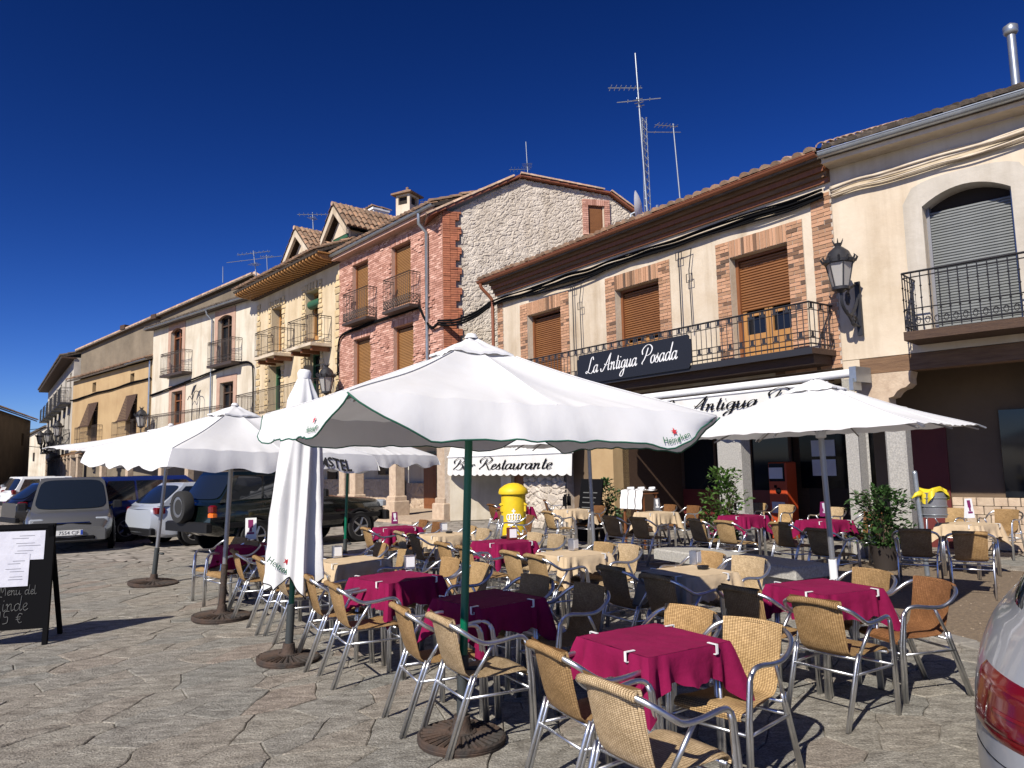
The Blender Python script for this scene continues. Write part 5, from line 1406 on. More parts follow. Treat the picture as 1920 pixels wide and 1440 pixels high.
# the big one in front
b0 = gp(865, 1391); Y0 = b0.y; tp0 = at(884, 619, Y0)
HH = (tp0 - b0).length - .08
big, bf, bv = parasol('big white parasol in front with green binding and green pole', b0, tp0, HH, 2.03, 1.55, R(-107), .19, fabric, greenp, .52, sleeve, trimg, 0, True, .275, pole_r=.0255)
def on_canopy(f, u, q, off=.012):
    p = Vector(f(u, q)); a = Vector(f(u + .01, q)) - p; d = Vector(f(u, max(q - .05, 0))) - p; n = a.cross(d).normalized()
    if n.z < 0: n = -n
    return p + n * off, n
def print_on_valance(t, vf, Rc, drop, me, side, s0, v0, inside=False, off=.009, flip=1):
    """bend a flat print onto the hanging valance: side 0..3, s0 metres from the middle of that side, v0 fraction down"""
    def P(x, y):
        a = Rc * math.cos(PI / 4); seg = .5 + math.atan((s0 + flip * x) / a) * 2 / PI; u = (side + min(max(seg, .002), .998)) / 4
        return vf(u, min(max(v0 - y / drop, .02), 1.0))
    out = []
    for v in me.vertices:
        x, y = v.co.x, v.co.y; p = P(x, y); n = (P(x + .01, y) - P(x - .01, y)).cross(P(x, y + .01) - P(x, y - .01)).normalized()
        if n.dot(Vector((p.x, p.y, 0))) < 0: n = -n
        out.append(p + n * ((-off if inside else off) + v.co.z))
    for v, p in zip(me.vertices, out): v.co = p
    return obj('lettering' if len(me.vertices) > 24 else 'star_mark', me, t)
def brand2(t, vf, Rc, drop, side, s0, s=1.0, inside=False, m1=greenpr, m2=redstar):
    fl = -1 if inside else 1
    print_on_valance(t, vf, Rc, drop, text_mesh('Heineken', .105 * s, m1, extrude=.0003), side, s0, .86, inside, flip=fl)
    me = star_mb(.045 * s).mesh('star_mark', m2); 
    for v in me.vertices: v.co.z *= .3; v.co.y += .125 * s
    print_on_valance(t, vf, Rc, drop, me, side, s0, .86, inside, flip=fl)
for side, s0 in ((0, .70), (3, .66), (1, .7), (2, .7)): brand2(big, bv, 1.55, .19, side, s0, .46)
brand2(big, bv, 1.55, .19, 3, -.75, .95, True, greypr, greypr)
# closed one
b1 = gp(540, 1240); t1 = at(571, 698, b1.y)
cl = thing('closed_parasol', 'closed white parasol folded round its green pole', 'parasol', b1)
tl = t1 - b1; cl.rotation_mode = 'QUATERNION'; cl.rotation_quaternion = Vector((0, 0, 1)).rotation_difference(tl); H = tl.length
def fold(u, v):
    a = 2 * PI * u
    hem = .61 + .15 * abs(((u * 5 + .15) % 1) - .5) * 2 + .04 * math.sin(a * 3 + 1)
    z = H - .02 - (H - .02 - hem) * v
    k = v
    r = .035 + .10 * min(1, k / .12) ** .8 + .115 * max(0, (k - .08)) ** .75
    amp = .06 + .42 * min(1, k * 1.5)
    b_ = a + .35 * math.sin(a * 2 + 1) + .25 * math.sin(3 * k + a)
    pl = (1 - 1.9 * abs(math.sin(b_ * 3)) ** .8) * .75 + math.cos(a * 11 + 2 + 1.5 * k) * .30 + .25 * math.sin(a + 1)
    r *= 1 + amp * pl * .55
    return (r * math.cos(a), r * math.sin(a) * .92, z)
fm = MB(); fm.grid(fold, 140, 40, wrap=True); part('canopy', fm, fabric, cl, 180)
tb = MB(); tb.tube([fold(i / 140, 1) for i in range(140)], .005, 5, closed=True); part('binding', tb, black, cl, 180)
fi = MB(); fi.lathe([(.06, H - .06), (.065, H - .01), (.05, H + .02), (0, H + .03)], 14); part('finial', fi, whitepl, cl, 60)
pm = MB(); pm.lathe([(.0255, .48), (.0255, H - .05)], 14); part('pole', pm, greenp, cl, 60)
sm = MB(); sm.lathe([(.036, .04), (.036, .5), (.027, .505)], 14); part('pole_sleeve', sm, sleeve, cl, 60)
for ch_ in big.children:
    if ch_.name.split('.')[0] == 'base': d = ch_.copy(); C.objects.link(d); d.parent = cl
for k in range(1):
    u = .695; p = Vector(fold(u, .93)); a = Vector(fold(u + .006, .93)) - p; d = Vector(fold(u, .88)) - p; nn = a.cross(d).normalized()
    if nn.dot(Vector((p.x, p.y, 0))) < 0: nn = -nn
    M = face_matrix(p + nn * .03, nn, up=d) @ Matrix.Rotation(R(-35), 4, 'Z'); brand(cl, M, .75, greenpr, redstar)
# beer parasol on the left
b2 = gp(415, 1160); t2 = at(441, 752, b2.y)
am, af, av = parasol('white parasol with bulging faces and beer lettering on its valance left of the closed one', b2, t2, (t2 - b2).length - .08, 1.93, 1.68, R(-88), .20, fabric, steel, .62, castm, None, .05, False, .33)
print_on_valance(am, av, 1.68, .20, text_mesh('AMSTEL', .17, blackpr, extrude=.0003, sx=.85, bold=.004), 0, .55, .88)
for side, s0 in ((1, 0), (2, .3)): print_on_valance(am, av, 1.68, .20, text_mesh('AMSTEL', .17, greypr, extrude=.0003, sx=.85), side, s0, .88, True, flip=1)
# far left pointed parasol
b3 = gp(287, 1096); t3 = at(321, 795, b3.y)
fl_, ff, _ = parasol('plain white parasol farthest left with a long pointed corner', b3, t3, (t3 - b3).length - .05, 1.97, 1.86, R(-178), 0, fabric, steel, .55, sleeve, None, 0, False, .36, pins=True)
# right pointed parasol
b4 = gp(1571, 1160); t4 = at(1529, 706, b4.y)
rt, rf_, _ = parasol('plain white parasol at the right with pointed corners and grey pole', b4, t4, (t4 - b4).length - .05, 1.98, 1.82, R(3), 0, fabric, steel, .10, whitepl, None, 0, False, .34, pins=True, white_from=(.12, .62), pole_r=.03)
# parasol behind, scalloped
b5 = gp(646, 1052); t5 = at(655, 790, b5.y)
sc5, _, _ = parasol('white parasol with scalloped valance on a green pole beside the dark off-roader', b5, t5, (t5 - b5).length - .05, 1.96, 1.66, R(-80), .20, fabric, greenp, .4, sleeve, None, .07, False, .33)
b6 = gp(1117, 1092); t6 = at(1099, 742, b6.y)
h6, _, _ = parasol('white parasol mostly hidden behind the big front parasol, grey pole among the chairs', b6, t6, (t6 - b6).length - .05, 1.98, 1.6, R(-60), 0, fabric, steel, .5, sleeve, None, 0, False, .33)

# ================================================================== chairs
def chair_meshes():
    P = {}
    arm = [(-.268, .195, .60), (-.275, .165, .648), (-.285, .10, .662), (-.287, -.02, .650), (-.285, -.13, .650), (-.288, -.21, .685), (-.262, -.285, .735), (-.195, -.330, .765), (-.10, -.345, .778), (0, -.349, .781)]
    arm = arm + [(-p[0], p[1], p[2]) for p in arm[-2::-1]]
    a = MB(); S = spline(arm, 5); a.tube(S, .0145, 8)
    P['arm_rail'] = a.mesh('arm_rail', alu, 180)
    for s, nm in ((-1, 'fl'), (1, 'fr')):
        m = MB()
        for d in (-.013, .013): m.tube([(s * .262, .235 + d, 0), (s * .264, .222 + d, .40), (s * .268, .197 + d * .6, .60), (s * .272, .18 + d * .4, .636)], .0135, 8)
        P[nm] = m.mesh('front_leg', alu, 180)
    for s, nm in ((-1, 'rl'), (1, 'rr')):
        m = MB()
        for d in (-.013, .013): m.tube([(s * .235, -.375 + d, 0), (s * .240, -.215 + d, .40), (s * .245, -.19 + d, .46)], .0125, 8)
        m.tube([(s * .245, -.19, .45), (s * .28, -.06, .648)], .0125, 8)
        P[nm] = m.mesh('rear_leg', alu, 180)
    m = MB()
    m.tube([(-.24, -.255, .33), (.24, -.255, .33)], .010, 6); m.tube([(-.262, .218, .33), (.262, .218, .33)], .010, 6)
    for s in (-1, 1): m.tube([(s * .263, .22, .33), (s * .24, -.255, .33)], .010, 6)
    for y in (-.18, .17): m.tube([(-.245, y, .415), (.245, y, .415)], .010, 6)
    P['stretcher'] = m.mesh('stretcher', alu, 180)
    def surf(prof, halfw, curve, th, nm, nu=10):
        n = len(prof); V = []; F = []; U = []
        L = [0]
        for i in range(1, n): L.append(L[-1] + math.dist(prof[i], prof[i - 1]))
        for side in (0, 1):
            for i, (y, z) in enumerate(prof):
                p0, p1 = prof[max(i - 1, 0)], prof[min(i + 1, n - 1)]; ty, tz = p1[0] - p0[0], p1[1] - p0[1]; l = math.hypot(ty, tz); ny, nz = tz / l, -ty / l
                for j in range(nu + 1):
                    q = -1 + 2 * j / nu; w = halfw(i / (n - 1)); cv = curve(i / (n - 1)) * q * q
                    e = th * (1 - abs(q) ** 6 * .85); o = e / 2 * (1 if side == 0 else -1)
                    V.append((q * w, y + cv + ny * o, z + nz * o)); U.append((q * w, L[i]))
        w = nu + 1
        for side in (0, 1):
            for i in range(n - 1):
                for j in range(nu):
                    f = (side * n * w + i * w + j, side * n * w + i * w + j + 1, side * n * w + (i + 1) * w + j + 1, side * n * w + (i + 1) * w + j)
                    F.append(f if side else f[::-1])
        B = n * w
        for i in range(n - 1):
            for j in (0, nu): F.append((i * w + j, (i + 1) * w + j, B + (i + 1) * w + j, B + i * w + j))
        for i in (0, n - 1):
            for j in range(nu): F.append((i * w + j, i * w + j + 1, B + i * w + j + 1, B + i * w + j))
        mb = MB(); mb.v, mb.f = V, F; me = mb.mesh(nm, wickm, 50)
        uv = me.uv_layers.new(name='weave')
        for lp in me.loops: uv.data[lp.index].uv = (U[lp.vertex_index][0] + 1, U[lp.vertex_index][1])
        return me
    bk = [(-.372, .742), (-.375, .775), (-.352, .800), (-.325, .785), (-.318, .74), (-.292, .64), (-.262, .54), (-.232, .47), (-.20, .437), (-.16, .428)]
    bkp = [(-.352, .797), (-.338, .775), (-.318, .70), (-.292, .61), (-.262, .52), (-.234, .462), (-.20, .436), (-.16, .428)]
    P['backrest'] = surf(bkp, lambda t: .205 - .025 * t, lambda t: .045 * (1 - t), .022, 'backrest')
    st = [(-.165, .4285), (-.05, .424), (.08, .428), (.17, .437), (.215, .432), (.232, .412), (.228, .395)]
    P['seat'] = surf(st, lambda t: .18 + .04 * min(1, t * 2), lambda t: 0, .024, 'seat')
    rl = MB(); top = [p for p in S if abs(p.x) < .205]; rl.tube([Vector((p.x, p.y, p.z)) for p in top], .0225, 8)
    me = rl.mesh('wrapped_rail', wickm, 180); uv = me.uv_layers.new(name='weave')
    for lp in me.loops:
        v = me.vertices[lp.vertex_index].co; uv.data[lp.index].uv = (v.z * 2 + v.y, v.x * .6 + 1)
    P['wrapped_rail'] = me
    return P
CH = chair_meshes()
TONE = {'tan': (.50, .325, .155), 'light': (.60, .46, .29), 'brown': (.26, .125, .05), 'reddish': (.34, .16, .07), 'honey': (.55, .38, .195)}  # 'brown' is tan wicker with the terrace shade painted into its colour
TWORD = {'tan': 'tan', 'light': 'pale bleached', 'brown': 'shade-darkened tan', 'reddish': 'reddish brown', 'honey': 'honey coloured'}
def chair(px, py, th, tone, label):
    p = gp(px, py, .785); a = R(th + rng.uniform(-3, 3)); f = Vector((math.sin(a), math.cos(a), 0)); pos = p + f * .345; pos.z = 0
    t = thing('wicker_chair', label, 'chair', pos, -a, 'wicker and aluminium terrace chairs'); t.scale = (.92, .93, .985)
    for k, nm in (('arm_rail', 'arm_rail'), ('fl', 'leg'), ('fr', 'leg'), ('rl', 'leg'), ('rr', 'leg'), ('stretcher', 'stretcher'), ('seat', 'seat'), ('backrest', 'backrest'), ('wrapped_rail', 'wrapped_rail')):
        o = obj(nm, CH[k], t)
        if nm in ('seat', 'backrest', 'wrapped_rail'):
            c = TONE[tone]; j = rng.uniform(.82, 1.12); o.color = (c[0] * j, c[1] * j, c[2] * j, 1)
    return t
# ================================================================== tables under their cloths
tl_m = {}
def table_parts(w):
    top = MB(); top.cbox(-w / 2, w / 2, -w / 2, w / 2, .70, .725, .01)
    legs = []
    for sx in (-1, 1):
        for sy in (-1, 1):
            m = MB(); q = w / 2 - .05
            for d in (-.014, .014): m.tube([(sx * (q + .02), sy * q + d, 0), (sx * q, sy * q + d, .70)], .0145, 8)
            legs.append(m.mesh('leg', alu, 180))
    return top.mesh('tabletop', steel), legs
TP = table_parts(.62)
def cloth_mesh(w, m, seed, drop):
    r_ = random.Random(seed); N = 160; b = w / 2 + .006
    def peri(u):
        a = 8 * u; s = int(a) // 2; q = (a / 2) % 1 * 2 - 1
        ang = s * PI / 2; x, y = b, q * b
        return (x * math.cos(ang) - y * math.sin(ang), x * math.sin(ang) + y * math.cos(ang), abs(q), ang, q)
    ph = [r_.uniform(0, 6) for _ in range(4)]; ex = [r_.uniform(-.03, .03) for _ in range(4)]
    mb = MB()
    K = 8
    mb.grid(lambda u, v: (b * (2 * u - 1), b * (2 * v - 1), .7305 + .0012 * math.sin(u * 20 + seed) * math.sin(v * 17) + (.0022 if abs(u - .5) < .03 or abs(v - .5) < .03 else 0)), 24, 24)
    V = []; F = []; J = 8
    for i in range(N):
        x, y, e, ang, q = peri(i / N); s = int(8 * i / N) // 2
        nx, ny = math.cos(ang), math.sin(ang); tx, ty = -ny, nx
        cw = max(0, (e - .55) / .45)
        for j in range(J + 1):
            v = j / J
            d = drop + ex[s] * q + cw ** 1.6 * .15 + .012 * math.sin(q * 7 + ph[s]) + .005 * math.sin(q * 23 + ph[s])
            out = .006 + v * (1 - cw) * (.012 + .026 * math.sin(q * 5.5 + ph[s]) * v + .012 * math.sin(q * 13 + 2 * ph[s]) * v) + cw * .115 * v ** .85
            L = math.hypot(x, y)
            ox = nx * out * (1 - cw) + (x / L) * out * cw; oy = ny * out * (1 - cw) + (y / L) * out * cw
            # pinched corner folds either side of the corner
            pin = -.065 * v ** .8 * math.exp(-((e - .78) / .075) ** 2) + .02 * v * math.exp(-((e - .62) / .06) ** 2)
            sh = .012 * (1 - (1 - min(v * 6, 1)) ** 2)
            V.append((x + ox + nx * pin + nx * sh * .4, y + oy + ny * pin + ny * sh * .4, .731 - (.004 if j else 0) - d * v))
    F = [(i * (J + 1) + j, i * (J + 1) + j + 1, ((i + 1) % N) * (J + 1) + j + 1, ((i + 1) % N) * (J + 1) + j) for i in range(N) for j in range(J)]
    mb.add(V, F)
    return mb.mesh('tablecloth', m, 60)
CLIP = MB(); CLIP.box(-.008, .008, -.012, .048, .7345, .7385); CLIP.box(-.008, .008, -.016, -.012, .688, .7385); CLIP.box(-.008, .008, -.012, .010, .684, .688); CLIP.box(-.008, .008, .008, .011, .688, .700)
CLIP_ME = CLIP.mesh('clip', whitepl)
def table(px, py, ang, m, tdesc, cdesc, drop=.17, w=.57, clips=True, seed=[0]):
    p = gp(px, py, .735); p.z = 0; seed[0] += 1
    t = thing('terrace_table', tdesc, 'table', p, R(ang), 'square aluminium terrace tables')
    sc_ = w / .62
    o = obj('tabletop', TP[0], t, sc=(sc_, sc_, 1))
    for l in TP[1]: obj('leg', l, t, sc=(sc_, sc_, 1))
    c = obj('tablecloth', cloth_mesh(w, m, seed[0], drop), None, p, (0, 0, R(ang))); tag(c, cdesc, 'tablecloth', 'tablecloths on the terrace')
    if clips:
        for k in range(4):
            for q in (.19,):
                q2 = q + rng.uniform(-.05, .03)
                M = Matrix.Rotation(k * PI / 2, 4, 'Z') @ Matrix.Translation((q2, -w / 2 - .024, 0))
                o = obj('clip', CLIP_ME, c); o.matrix_local = M
                if clips == 1: break
    return p
TD = [  # px, py, rotation, cloth, where, rounded description of neighbours
 (1222, 1196, 32, crim, 'frontmost crimson table'),
 (1543, 1098, 23, crim, 'crimson table before the right parasol pole'),
 (1292, 1070, 28, beig, 'beige table beside the granite bench'),
 (916, 1120, 40, crim, 'crimson table behind the big parasol pole'),
 (742, 1080, 46, crim, 'crimson table right of the closed parasol'),
 (1075, 1036, 31, beig, 'beige table in the middle of the terrace'),
 (945, 1014, 36, crim, 'crimson table before the yellow postbox'),
 (660, 1049, 38, beig, 'beige table half behind the closed parasol'),
 (462, 1022, 35, crim, 'crimson table at the left end of the terrace'),
 (745, 988, 34, crim, 'far crimson table beside the off-roader'),
 (835, 1001, 36, beig, 'far beige table behind the big parasol'),
 (1393, 966, 30, crim, 'crimson table behind the granite bench'),
 (1545, 975, 28, crim, 'crimson table under the right parasol'),
 (1815, 981, 30, beig, 'beige table by the litter bin'),
 (1075, 955, 32, beig, 'beige table right of the yellow postbox'),
 (1230, 960, 30, beig, 'beige table before the white linen rack'),
 (966, 950, 34, crim, 'crimson table hidden behind the yellow postbox'),
]
cn = {id(crim): 'crimson', id(beig): 'beige'}
TPOS = []
for i, (px, py, a, m, d) in enumerate(TD):
    TPOS.append(table(px, py, a, m, 'square aluminium table: the ' + d, cn[id(m)] + ' cloth with white clips on the ' + d, drop=.16 + .05 * rng.random(), clips=2 if i < 2 else (2 if i < 8 else 1)))
N1, N2, F1, F2 = 'on the near left side of the', 'on the left side, nearest the camera, of the', 'on the far right side of the', 'on the right side of the'
CHAIRS = [
 (0, 1010, 1210, 62, 'tan', 'left'), (0, 1124, 1278, 58, 'light', 'near'), (0, 1420, 1160, 226, 'honey', 'right'), (0, 1302, 1136, 230, 'tan', 'far'),
 (1, 1517, 1123, 52, 'tan', 'near'), (1, 1378, 1101, 55, 'tan', 'left'), (1, 1643, 1067, 246, 'tan', 'far'), (1, 1760, 1085, 256, 'reddish', 'right'),
 (2, 1137, 1062, 60, 'tan', 'left'), (2, 1222, 1078, 58, 'tan', 'near'), (2, 1410, 1043, 236, 'light', 'right'), (2, 1337, 1034, 238, 'tan', 'far'),
 (3, 737, 1134, 64, 'tan', 'left'), (3, 812, 1154, 60, 'light', 'near'), (3, 1117, 1095, 238, 'tan', 'right'), (3, 1014, 1078, 232, 'tan', 'far'),
 (4, 566, 1076, 64, 'tan', 'left'), (4, 613, 1092, 60, 'tan', 'near'), (4, 855, 1046, 236, 'tan', 'far'), (4, 912, 1056, 238, 'honey', 'right'),
 (5, 948, 1033, 62, 'honey', 'left'), (5, 994, 1040, 60, 'honey', 'near'), (5, 1140, 1017, 238, 'honey', 'far'), (5, 1187, 1021, 240, 'light', 'right'),
 (6, 822, 1017, 62, 'tan', 'left'), (6, 862, 1024, 60, 'tan', 'near'), (6, 1010, 999, 238, 'light', 'far'), (6, 1050, 1002, 240, 'light', 'right'),
 (7, 476, 1043, 62, 'tan', 'left'), (7, 508, 1051, 60, 'light', 'near'), (7, 722, 1018, 238, 'tan', 'far'), (7, 770, 1031, 238, 'honey', 'right'),
 (8, 432, 1031, 62, 'tan', 'near'), (8, 449, 1007, 205, 'honey', 'left'), (8, 480, 1014, 225, 'tan', 'far'),
 (9, 680, 989, 62, 'tan', 'left'), (9, 800, 975, 240, 'brown', 'far'), (9, 826, 979, 240, 'brown', 'right'),
 (10, 742, 996, 62, 'light', 'left'), (10, 768, 1001, 60, 'tan', 'near'), (10, 888, 986, 238, 'honey', 'far'), (10, 913, 991, 238, 'light', 'right'),
 (11, 1299, 973, 60, 'honey', 'left'), (11, 1352, 976, 58, 'honey', 'near'), (11, 1425, 943, 238, 'honey', 'far'), (11, 1478, 946, 240, 'honey', 'right'),
 (12, 1457, 979, 60, 'tan', 'left'), (12, 1528, 991, 58, 'tan', 'near'), (12, 1570, 951, 238, 'light', 'far'), (12, 1642, 960, 240, 'brown', 'right'),
 (13, 1714, 992, 35, 'tan', 'left'), (13, 1818, 997, 30, 'tan', 'near'), (13, 1796, 953, 240, 'honey', 'far'), (13, 1890, 955, 232, 'tan', 'right'),
 (14, 1022, 958, 60, 'honey', 'near'), (14, 1018, 937, 90, 'brown', 'left'), (14, 1128, 948, 240, 'brown', 'right'),
 (15, 1140, 967, 55, 'tan', 'left'), (15, 1192, 970, 55, 'tan', 'near'), (15, 1260, 946, 240, 'brown', 'far'), (15, 1304, 948, 240, 'brown', 'right'),
 (16, 917, 945, 60, 'brown', 'left'), (16, 934, 953, 60, 'reddish', 'near'), (16, 1000, 966, 250, 'brown', 'right'),
]
SIDE = {'left': 'left of', 'near': 'nearest side of', 'right': 'right of', 'far': 'far side of'}
for ti, px, py, th, tone, side in CHAIRS:
    d = TD[ti][4]
    chair(px, py, th, tone, f'{TWORD[tone]} wicker armchair {SIDE[side]} {d}')
# ---- things standing on the tables
def tpoint(px, py): return gp(px, py, .737)
def holder(px, py, rz, label, m=alu, wm=paper, s=1.0):
    t = thing('napkin_holder', label, 'napkin holder', tpoint(px, py), R(rz), 'napkin holders on the tables')
    b = MB(); w, d, h = .05 * s, .04 * s, .125 * s
    b.cbox(-w, w, -d, d, 0, h, .006); part('case', b, m, t)
    f = MB(); f.box(-w * .8, w * .8, -d - .003, -d - .0005, .02 * s, h * .9); f.box(-w * .8, w * .8, d + .0005, d + .003, .02 * s, h * .9); part('napkins', f, white, t)
for px, py, rz, d, m in ((1304, 1057, 50, 'beige table beside the granite bench', alu), (1075, 1031, 50, 'beige table in the middle of the terrace', alu), (768, 1066, 20, 'crimson table right of the closed parasol', alu), (632, 1045, 30, 'beige table half behind the closed parasol', alu), (832, 996, 30, 'far beige table behind the big parasol', alu), (960, 1011, 20, 'crimson table before the yellow postbox', redp), (1384, 957, 10, 'crimson table behind the granite bench', black)):
    holder(px, py, rz, ('silver' if m is alu else 'red' if m is redp else 'black') + ' napkin holder on the ' + d, m, s=1.0 if m is alu else 1.2)
def card(px, py, rz, label, m=purple, s=1.0, body=white):
    t = thing('menu_card', label, 'menu card', tpoint(px, py), R(rz), 'menu cards on the tables')
    b = MB(); w, h, d = .055 * s, .22 * s, .035
    b.add([(-w, -d, 0), (w, -d, 0), (w, 0, h), (-w, 0, h), (-w, d, 0), (w, d, 0)], [(0, 1, 2, 3), (5, 4, 3, 2), (0, 4, 5, 1), (0, 3, 4), (1, 5, 2)]); part('card', b, body, t)
    p = MB(); M = Matrix.Translation((0, -d - .0015, 0)) @ Matrix.Rotation(-math.atan2(d, h), 4, 'X')
    p.box(-w * .5, w * .4, -.001, .001, h * .55, h * .92, M); p.box(-w * .3, w * .2, -.0015, .001, h * .36, h * .57, M); p.box(-w * .7, w * .6, -.001, .001, h * .24, h * .34, M); part('printing', p, m, t)
card(1818, 971, 20, 'white and purple menu card on the beige table by the litter bin', s=1.35)
card(470, 1011, 20, 'white and purple menu card on the crimson table at the left end', s=1.35)
card(740, 982, 30, 'small menu card on the far crimson table beside the off-roader', white, s=.9, body=purple)
card(1232, 957, 20, 'menu card on the beige table before the white linen rack', white, s=1.1, body=steel)
card(1545, 968, 20, 'menu card on the shaded crimson table under the right parasol', paper, s=1.1, body=purple)
for k, (px, py) in enumerate(((1059, 949), (1067, 948))):
    b = MB(); b.cbox(-.045, .045, -.045, .045, 0, .22, .01); b.lathe([(.02, .22), (.02, .27), (0, .27)], 8); o = part('condiment_box', b, black, None, loc=tpoint(px, py)); tag(o, ('left', 'right')[k] + ' one of two dark condiment boxes on the beige table right of the postbox', 'container')
for px, py, d in ((1318, 1066, 'beige table beside the granite bench'), (946, 1009, 'crimson table before the yellow postbox'), (842, 999, 'far beige table behind the big parasol')):
    b = MB(); b.lathe([(0, .004), (.05, .0), (.055, .025), (.045, .025), (.04, .008), (0, .008)], 16); tag(part('ashtray', b, glass, None, 60, loc=tpoint(px, py)), 'small ashtray on the ' + d, 'ashtray', 'ashtrays on the tables')

# ================================================================== postbox
p = gp(966, 1014); p = at(964, 1006, 14.4); p.z = 0
pb = thing('postbox', 'yellow cylindrical postbox with domed cap and white crown and horn emblem', 'postbox', p, R(0))
r0 = .235
b = MB(); b.lathe([(0, .0), (r0 + .02, .0), (r0 + .02, .08), (r0, .09), (r0, 1.16), (0, 1.16)], 32); part('body', b, yellow, pb, 40)
b = MB(); b.lathe([(r0, 1.145), (r0 + .045, 1.15), (r0 + .05, 1.19), (r0 + .03, 1.25), (r0 * .75, 1.315), (r0 * .4, 1.35), (0, 1.36)], 32); part('cap', b, yellow, pb, 40)
for a in (R(188), R(-8)):
    b = MB(); M = Matrix.Rotation(a, 4, 'Z')
    b.prism([(-.04, .95), (.03, .935), (.035, .95), (-.03, 1.0)], -.10, .10, axis='y', M=M @ Matrix.Translation((r0, 0, 0))); b.box(-.02, .012, -.10, .10, .82, .93, M @ Matrix.Translation((r0, 0, 0))); part('slot_hood', b, yellow, pb)
b = MB(); M = Matrix.Rotation(R(192), 4, 'Z') @ Matrix.Translation((r0, 0, 0)); b.box(-.02, .012, -.09, .09, .55, .75, M); part('plate', b, zinc, pb)
def wrap(pts, r=r0 + .004):
    return [(r * math.sin(x / r0), -r * math.cos(x / r0), z) for x, z in pts]
e = MB()
def band(x0, x1, z0, z1, n=6): e.grid(lambda u, v: wrap([(x0 + (x1 - x0) * u, z0 + (z1 - z0) * v)])[0], n, 1)
for zz in (.62, .565): band(-.115, .115, zz, zz + .03)
for cx, rz in ((-.10, .05), (-.05, .055), (0, .06), (.05, .055), (.10, .05)):
    e.tube(wrap([(cx * 1.0 + .034 * math.cos(a), .72 + rz * 1.1 * math.sin(a)) for a in np.linspace(0, 2 * PI, 15)[:-1]]), .011, 5, closed=True)
band(-.012, .012, .79, .88); band(-.035, .035, .825, .85)
for rr in (.15, .085): e.tube(wrap([(rr * math.cos(a), .34 + rr * math.sin(a)) for a in np.linspace(R(-60), R(200), 24)]), .016, 5)
e.tube(wrap([(-.14, .30), (-.05, .22), (.08, .27), (.2, .42)]), .016, 5); band(.16, .24, .36, .48)
part('emblem', e, MATS['white plastic'], pb, 180)

# ================================================================== bench, bin, plants, stand, rack, machine
c = [gp(1224, 1028, .43), gp(1490, 1064, .43)]; d = (c[1] - c[0]); Lb = d.length; ang = math.atan2(d.y, d.x)
be = thing('stone_bench', 'low granite slab bench behind the beige table', 'bench', (c[0].x, c[0].y, 0), ang)
b = MB(); b.cbox(0, Lb, 0, .62, .28, .43, .02); part('slab', b, granite, be)
for xx in (.35, Lb - .65): b = MB(); b.cbox(xx, xx + .3, .1, .5, 0, .28, .02); part('foot', b, granite, be)
bp = gp(1733, 1052); bp.z = 0; Yb = bp.y
bp = at(1733, 1000, 10.9); bp.z = 0
bi = thing('litter_bin', 'grey slatted litter bin with a yellow bag hung on a metal post', 'litter bin', bp)
b = MB(); ztop = at(1722, 887, 10.9).z; b.tube([(0, 0, 0), (-.07, 0, ztop)], .035, 10); b.lathe([(0, .04), (.03, .03), (.036, 0)], 10, (-.07, 0, ztop)); part('post', b, zinc, bi, 60)
b = MB(); zc = at(1750, 945, 10.9).z; cx = at(1750, 945, 10.9).x - bp.x; b.lathe([(.15, zc - .19), (.165, zc - .19), (.17, zc - .12), (.18, zc + .17), (.165, zc + .17), (.15, zc - .17), (0, zc - .17)], 20, (cx, 0, 0)); part('bucket', b, steel, bi, 40)
for zz in (-.16, -.04, .08): b = MB(); b.lathe([(.176 + zz * .03, zc + zz), (.19 + zz * .03, zc + zz + .01), (.178 + zz * .03, zc + zz + .02)], 20, (cx, 0, 0)); part('hoop', b, zinc, bi, 60)
b = MB()
def bagf(u, v):
    a = 2 * PI * u; r = .19 + .03 * math.sin(a * 5) * v + .02 * math.sin(a * 9 + 2); z = zc + .20 + .05 * math.sin(a * 3) - v * (.10 + .05 * math.sin(a * 2 + 1)); return (cx + r * math.cos(a) * (1 if v < .9 else 1.02), r * math.sin(a), z)
b.grid(bagf, 48, 5, wrap=True); b.grid(lambda u, v: (cx + (.19 + .02 * math.sin(2 * PI * u * 9 + 2)) * (1 - v) * math.cos(2 * PI * u), (.19 + .02 * math.sin(2 * PI * u * 9 + 2)) * (1 - v) * math.sin(2 * PI * u), zc + .20 + .05 * math.sin(6 * PI * u) * (1 - v) + .03 * v * math.sin(14 * u)), 48, 4, wrap=True)
b.tube([(cx - .18, -.03, zc + .16), (cx - .27, -.05, zc + .14), (cx - .33, -.05, zc + .09)], [.05, .03, .008], 6)
part('bag', b, yellowb, bi, 180)
